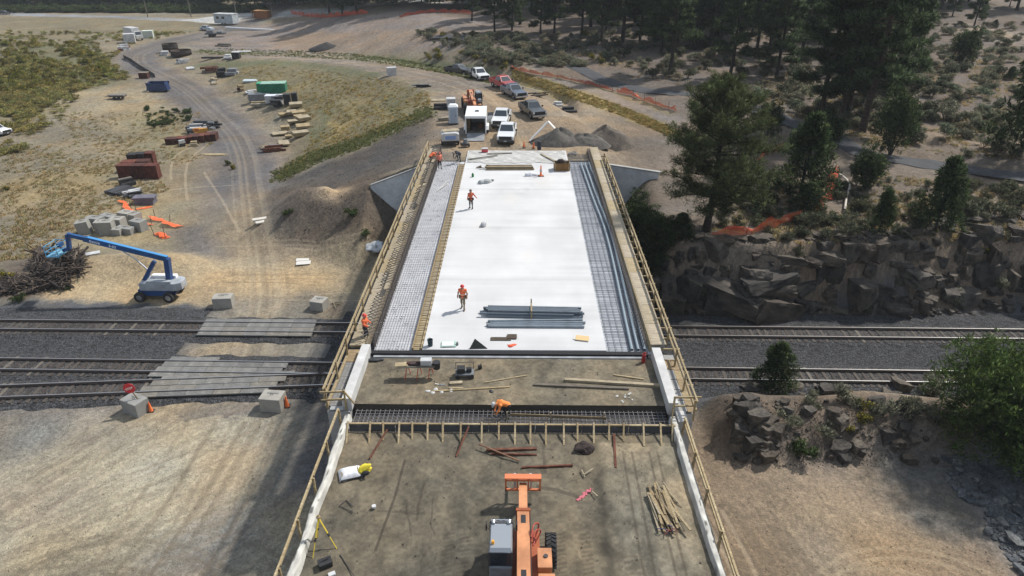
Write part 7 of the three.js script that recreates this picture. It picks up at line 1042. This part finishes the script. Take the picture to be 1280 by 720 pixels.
const SAGE = Array.from({ length: 5 }, (_, i) => bush(60 + i, { w: 1.5, h: .95, n: 120, tr: .16, k: 9, lw: .05, lobes: 4 + i % 3, col: [.21, .22, .155], col2: [.29, .275, .195], mixc: .25 }));
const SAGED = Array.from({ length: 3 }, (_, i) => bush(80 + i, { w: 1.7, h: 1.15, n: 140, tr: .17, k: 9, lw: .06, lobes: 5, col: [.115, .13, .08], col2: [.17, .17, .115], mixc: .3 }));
const RABB = Array.from({ length: 3 }, (_, i) => bush(90 + i, { w: 1.2, h: .8, n: 90, tr: .15, k: 9, lw: .05, lobes: 4, col: [.14, .15, .045], col2: [.42, .34, .035], mixc: .35 }));
const JUN = Array.from({ length: 4 }, (_, i) => bush(100 + i, { cone: i < 3, w: 3.2, h: 4.6, n: 640, tr: .24, k: 12, lw: .075, lobes: 8, col: [.062, .095, .036], col2: [.1, .13, .05], mixc: .25 }));
const GRN = Array.from({ length: 2 }, (_, i) => bush(110 + i, { w: 1.3, h: .7, n: 110, tr: .15, k: 10, lw: .06, lobes: 4, col: [.07, .11, .035], col2: [.11, .13, .05], mixc: .3 }));
function shrub(kind, x, y, s, label, cat, turn = 0, sy = 1, group) { const p = x.isVector3 ? x : G(x, y), v = kind[Math.abs(Math.round((p.x + p.z) * 3)) % kind.length]; return plantThing(cat.replace(/ /g, '_'), v, [BARKG, LEAF], ['stem', 'foliage'], V(p.x, p.y - .08, p.z), turn || p.x * 2.1, s, label, cat, group, sy); }
const one_ = (k, i) => [k[i]];
for (const [x, y, s, sy, l] of [[1000, 248, 1.75, 1.05, 'dense rounded dark juniper behind the sagging orange netting'], [1081, 236, .95, 1, 'dark juniper standing beside the paved path and pale bent pipe'], [1112, 194, 1.35, 1.25, 'tall dark juniper beyond the path, in front of the leaning pine'], [1168, 290, 1.25, 1.2, 'shaggy open juniper on the cliff edge before the path bend'], [1098, 292, .72, 1.25, 'narrow pointed juniper at the cliff edge with low sage around'], [958, 170, .95, 1, 'dark round juniper behind the tall bushy pine by the path'], [1034, 192, .9, 1.15, 'lighter green juniper sapling in front of the cluster of trunks'], [1200, 82, 1.3, 1.1, 'dark pointed juniper alone on the open slope'], [966, 488, .95, .95, 'small dark juniper growing on the rocky hump beside the track'], [797, 305, 1.25, .9, 'dark juniper beside the bridge below the pale wing wall'], [822, 318, 1.1, .85, 'low dark juniper between the bridge and the cliff top'], [782, 285, .8, .8, 'shaded juniper right under the pale wing wall'], [812, 345, .95, .8, 'shadowy juniper at the cliff corner next to the bridge'], [1274, 196, 2.1, 1.5, 'big dark juniper filling the frame edge beyond the path'], [850, 300, .8, .7, 'low juniper at the foot of the tall bushy pine'], [1008, 262, 1, .6, 'low spreading juniper at the foot of the dense rounded one'], [1262, 100, .6, .8, 'small juniper on the open slope near the frame edge'], [1243, 35, .5, .8, 'tiny juniper by the pale track on the open slope']]) shrub(x < 830 ? [JUN[3]] : JUN, x, y, s * (x < 830 ? .95 : 1), l, 'juniper', 0, sy);
for (const [x, y, s, l] of [[1060, 296, 1.5, 'wide grey-green sagebrush clump beside the narrow pointed juniper'], [1034, 300, 1.2, 'sagebrush on the cliff edge next to the wide clump'], [1020, 284, 1.4, 'sagebrush directly behind the orange netting end'], [1125, 296, 1.1, 'sagebrush between the narrow juniper and the shaggy one'], [1215, 275, 1.9, 'large sagebrush next to the yellow flowering bush by the path'], [1240, 268, 1.6, 'large sagebrush second from the shaggy juniper'], [1262, 276, 1.5, 'sagebrush near the frame edge above the cliff'], [1205, 258, 1.4, 'sagebrush between the shaggy juniper and the path'], [980, 302, 1.1, 'sagebrush at the orange netting in the middle of the bench'], [1000, 318, .9, 'low dry sagebrush hanging at the cliff lip'], [1132, 250, .9, 'small sagebrush alone on the bare slope below the path'], [1050, 236, 1, 'dark sagebrush under the pale bent pipe'], [930, 260, 1.2, 'sagebrush beside the tall bushy pine'], [955, 270, 1.1, 'sagebrush between the tall bushy pine and the dense juniper']]) shrub(SAGED, x, y, s * .74, l, 'sagebrush');
for (const [x, y, s, l] of [[1187, 232, .9, 'yellow flowering rabbitbrush beside the paved path'], [1243, 330, 1.1, 'yellow flowering bush growing on the cliff ledges'], [1228, 318, .8, 'yellow-green bush just above the flowering one on the ledges'], [1090, 385, 1.2, 'yellow-green bush at the foot of the cliff by the pale scree'], [1082, 530, .9, 'bright ochre bush on the rocky hump'], [1063, 540, .7, 'small ochre bush below the bright one on the hump'], [1080, 510, .9, 'pale yellow-green bush above the ochre one'], [8, 238, .8, 'yellowish bush at the frame edge in the dry field'], [8, 350, 1.4, 'yellow-green bush next to the root heap'], [290, 212, .9, 'dark green and yellow bush by the haul road with thin boards']]) shrub(RABB, x, y, s, l, 'rabbitbrush');
for (const [x, y, s, l] of [[1192, 378, 1.3, 'grey-green bush at the cliff foot beside the dark blocks'], [1060, 505, 1.2, 'grey sagebrush on the rocky hump behind the ochre bush'], [1010, 512, .9, 'sage-green bush beside the small juniper on the hump'], [1100, 520, 1.2, 'dark bush on the hump next to the ochre bush'], [1125, 516, 1.2, 'dry brownish bush on the hump toward the willow'], [1165, 492, 1.3, 'dark bush at the edge of the big willow'], [985, 530, 1, 'grey bush between the rocks just above the vivid green bush'], [1035, 545, .9, 'small grey bush in the stony middle of the hump'], [1150, 515, 1, 'grey bush on the hump between the dry bush and the willow'], [1020, 500, .8, 'small sage bush at the rocky crest of the hump'], [1250, 360, 1.2, 'dark sage bush among the cliff blocks near the frame edge']]) shrub(SAGE, x, y, s, l, 'sagebrush');
for (const [x, y, s, sy, l] of [[1003, 570, 1.5, .8, 'vivid green low bush at the foot of the rocky hump'], [27, 375, 1, .8, 'green tuft on the bare ground below the root heap'], [85, 360, .7, .6, 'dark green tuft beside the soil heap under the blue boom'], [440, 268, 1.1, 1, 'green weed growing on the dark soil cone'], [457, 292, 1, .6, 'low dark weed lower on the soil cone'], [360, 268, 1, .8, 'dark weed at the back of the soil cone'], [285, 206, .8, 1.1, 'green bush at the haul road edge by the brown forms'], [848, 392, .9, .7, 'green weed at the cliff foot beside the bridge']]) shrub(GRN, x, y, s, l, 'weed', 0, sy);
{ // willow at the frame edge
  const g = bush(130, { w: 9.6, h: 7.4, n: 4300, tr: .3, k: 13, lw: .065, lobes: 30, stems: 24, col: [.075, .125, .03], col2: [.12, .17, .045], mixc: .3 });
  const p = G(1258, 572); plantThing('willow_bush', g, [BARKG, LEAF], ['stem', 'foliage'], V(p.x + .3, p.y - .3, p.z), 0, 1, 'large bright green willow bush at the frame edge beside the tracks', 'willow');
}
{ // sagebrush over the wooded slope: each its own plant
  const r = rng(515), onPath = (x, y) => { const f = [[1280, 222], [1190, 209], [1100, 196], [1030, 170], [930, 133], [800, 112], [740, 93], [700, 74], [650, 54], [600, 50]]; for (let i = 0; i < f.length - 1; i++) if (x <= f[i][0] && x >= f[i + 1][0]) { const t = (f[i][0] - x) / (f[i][0] - f[i + 1][0]); return Math.abs(y - mix(f[i][1], f[i + 1][1], t)) < 15; } return false; };
  let n = 0; const near = [], proto = {};
  for (let i = 0; n < 290 && i < 4000; i++) {
    const t = r(), x = t < .22 ? 520 + r() * 250 : t < .4 ? 930 + r() * 350 : 760 + r() * 520, y = t < .22 ? 38 + r() * 50 : t < .4 ? 228 + r() * 60 : 20 + r() * 175;
    if (onPath(x, y)) continue;
    if (t < .22 && (y > 60 + (x - 560) * .12 + 20 || y < 44)) continue; if (t >= .22 && t < .4 && (vn(x * .02, y * .02) < .45 || y > 262 + (vn(x * .02, 5)) * 30)) continue; if (t >= .4 && (x < 1000 ? y > 60 + (x - 700) * .33 : vn(x * .012, y * .02) < .4)) continue;
    if (x > 1070 && y > 150 && y < 175 && r() < .85) continue;
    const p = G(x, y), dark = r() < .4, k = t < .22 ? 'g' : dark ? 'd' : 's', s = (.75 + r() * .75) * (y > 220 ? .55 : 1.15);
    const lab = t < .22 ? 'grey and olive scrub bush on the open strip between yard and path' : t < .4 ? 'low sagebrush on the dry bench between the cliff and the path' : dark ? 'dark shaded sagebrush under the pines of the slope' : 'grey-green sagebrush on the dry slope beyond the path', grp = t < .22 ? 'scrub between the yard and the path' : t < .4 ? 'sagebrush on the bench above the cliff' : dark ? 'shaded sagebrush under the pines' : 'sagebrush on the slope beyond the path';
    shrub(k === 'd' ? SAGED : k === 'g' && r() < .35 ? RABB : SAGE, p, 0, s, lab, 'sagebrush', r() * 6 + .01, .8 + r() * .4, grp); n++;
  }
}
function scatter(name, g, m, list, label, cat, seed) { const o = new THREE.InstancedMesh(g, m, list.length), e = new THREE.Object3D(), r = rng(seed), c = new THREE.Color(); list.forEach(([p, s], i) => { e.position.set(p.x, p.y - .03, p.z); e.rotation.set(0, r() * 6.28, 0); e.scale.set(s, s * (.6 + r() * .6), s); e.updateMatrix(); o.setMatrixAt(i, e.matrix); const k = .65 + r() * .7; c.setRGB(k * (1 + (r() - .5) * .3), k, k * .95); o.setColorAt(i, c); }); shadow(o); o.name = numbered(name); scene.add(o); tag(o, label, cat); o.userData.kind = 'stuff'; return o; }
{
  const tuft = (seed, col, col2, hgt, n = 40, wide = .4) => { const L = new Leaves(seed), r = rng(seed); for (let i = 0; i < n; i++) { const d = V((r() - .5) * 1.3, 1, (r() - .5) * 1.3).normalize(), c = r() < .5 ? col : col2; L.leaf(V((r() - .5) * wide, 0, (r() - .5) * wide), d, hgt * (.5 + r() * .7), .05, V(d.x * .4, 1, d.z * .4).normalize(), c); } return L.geo(); };
  const dry = tuft(1, [.46, .37, .19], [.34, .28, .16], .26), grn = tuft(2, [.14, .16, .06], [.2, .2, .08], .36), yel = tuft(3, [.46, .34, .13], [.32, .27, .11], .24);
  const OLV = bush(115, { w: 1.6, h: .7, n: 70, tr: .14, k: 8, lw: .07, lobes: 6, col: [.3, .29, .13], col2: [.42, .37, .12], mixc: .35 });
  const r = rng(616), fill = (n, test, s0, s1) => { const out = []; for (let i = 0; out.length < n && i < n * 12; i++) { const q = test(); if (q) out.push([G(q[0], q[1]), s0 + r() * s1]); } return out; };
  const inP = (px, py, pts) => { let c = false; for (let i = 0, j = pts.length - 1; i < pts.length; j = i++) if ((pts[i][1] > py) !== (pts[j][1] > py) && px < (pts[j][0] - pts[i][0]) * (py - pts[i][1]) / (pts[j][1] - pts[i][1]) + pts[i][0]) c = !c; return c; };
  const reg = (pts) => { const x0 = Math.min(...pts.map((p) => p[0])), x1 = Math.max(...pts.map((p) => p[0])), y0 = Math.min(...pts.map((p) => p[1])), y1 = Math.max(...pts.map((p) => p[1])); return () => { const x = x0 + r() * (x1 - x0), y = y0 + r() * (y1 - y0); return inP(x, y, pts) && fbm(x * .03, y * .08, 3) + (r() - .5) * .3 > .44 ? [x, y] : null; }; };
  const fieldP = [[0, 150], [60, 140], [140, 140], [250, 140], [285, 190], [200, 212], [215, 235], [150, 262], [90, 300], [50, 320], [0, 330]];
  scatter('dry_grass', dry, LEAF, fill(4200, reg(fieldP), .3, .9), 'dry yellow grass tufts covering the field beside the haul road', 'grass', 1);
  scatter('dry_grass', yel, LEAF, fill(2300, reg([[345, 226], [395, 192], [540, 142], [535, 115], [480, 98], [330, 80], [280, 90], [330, 115], [385, 150], [388, 180]]), .3, .9), 'yellow grass streaks on the field inside the road curve', 'grass', 2);
  scatter('green_grass', grn, LEAF, fill(2600, () => { const t = r(), a = [[345, 222], [395, 196], [450, 178], [540, 138]], i = Math.min(2, Math.floor(t * 3)), f = t * 3 - i; return [mix(a[i][0], a[i + 1][0], f) + (r() - .5) * 16, mix(a[i][1], a[i + 1][1], f) + (r() - .5) * 14]; }, .3, .6), 'green weeds along the toe of the dark embankment', 'grass', 3);
  scatter('green_grass', grn, LEAF, fill(2600, () => { const t = r(), a = [[250, 64], [360, 67], [440, 71], [510, 80], [560, 89], [612, 100]], i = Math.min(4, Math.floor(t * 5)), f = t * 5 - i; return [mix(a[i][0], a[i + 1][0], f), mix(a[i][1], a[i + 1][1], f) + (r() - .5) * 8]; }, .35, .6), 'green grass verge along the curved approach road', 'grass', 4);
  scatter('yellow_grass', yel, LEAF, fill(1800, () => { const t = r(), a = [[640, 92], [700, 112], [780, 140], [838, 165]], i = Math.min(2, Math.floor(t * 3)), f = t * 3 - i; return [mix(a[i][0], a[i + 1][0], f), mix(a[i][1], a[i + 1][1], f) + (r() - .5) * 12]; }, .5, .8), 'yellow verge grass between the truck yard and the dirt lane', 'grass', 5);
  scatter('scrub', OLV[1], LEAF, fill(1300, reg([[0, 56], [100, 52], [165, 98], [120, 108], [80, 120], [40, 150], [0, 165]]), .4, .8), 'olive green scrub covering the corner of the far field', 'scrub', 6);
  scatter('scrub', OLV[1], LEAF, fill(700, reg([[0, 40], [240, 40], [160, 60], [100, 120], [60, 175], [0, 200]]), .5, .9), 'grey scrub between the olive patches of the far field', 'scrub', 7);
  scatter('scrub', RABB[0][1], LEAF, fill(260, reg([[0, 52], [100, 54], [150, 96], [80, 110], [0, 120]]), .8, 1.1), 'yellow topped scrub in the far field', 'scrub', 8);
  scatter('scrub', GRN[1][1], LEAF, fill(60, reg([[180, 132], [240, 140], [235, 160], [185, 160]]), .4, .6), 'green scrub patch behind the brown steel forms', 'scrub', 9);
  scatter('dry_grass', dry, LEAF, fill(2600, reg([[900, 240], [1100, 215], [1280, 240], [1280, 300], [1000, 305], [880, 300]]), .4, .7), 'pale dry grass over the bench above the basalt cliff', 'grass', 10);
  scatter('dry_grass', dry, LEAF, fill(3500, reg([[700, 60], [900, 100], [1280, 60], [1280, 200], [1120, 190], [930, 125], [780, 95]]), .5, .8), 'dry grass between the sagebrush of the wooded slope', 'grass', 11);
  scatter('undergrowth', SAGE[1][1], LEAF, fill(620, reg([[640, 52], [760, 80], [900, 118], [1040, 160], [1130, 168], [1280, 180], [1280, 30], [1120, 30], [900, 20]]), .7, 1.1), 'grey-green sagebrush cover merging together over the wooded slope', 'undergrowth', 14);
  scatter('undergrowth', SAGED[1][1], LEAF, fill(110, reg([[900, 225], [1100, 215], [1280, 236], [1280, 280], [1000, 298], [900, 290]]), .4, .7), 'low dark scrub filling the bench above the basalt cliff', 'undergrowth', 15);
  scatter('undergrowth', SAGE[2][1], LEAF, fill(420, reg([[520, 40], [640, 45], [740, 85], [660, 84], [560, 66]]), .6, .8), 'grey scrub cover on the strip between the yard and the path', 'undergrowth', 16);
  // far wood along the river road
  const fw = bush(140, { w: 9, h: 8, n: 420, tr: .8, k: 11, lw: .3, lobes: 9, col: [.1, .15, .07], col2: [.15, .19, .085], mixc: .3 });
  scatter('far_wood', fw[1], LEAF, fill(170, () => [r() * 640 - 30, 4.5 + r() * 5 - (r() < .3 ? 2 : 0)], .8, .8), 'dense dark green wood along the river road at the far edge', 'wood', 12);
  scatter('undergrowth', GRN[0][1], LEAF, fill(700, () => [r() * 330, 12 + r() * 4], 1.2, 2), 'green undergrowth between the far wood and the river road', 'undergrowth', 13);
}
renderer.render(scene, camera);
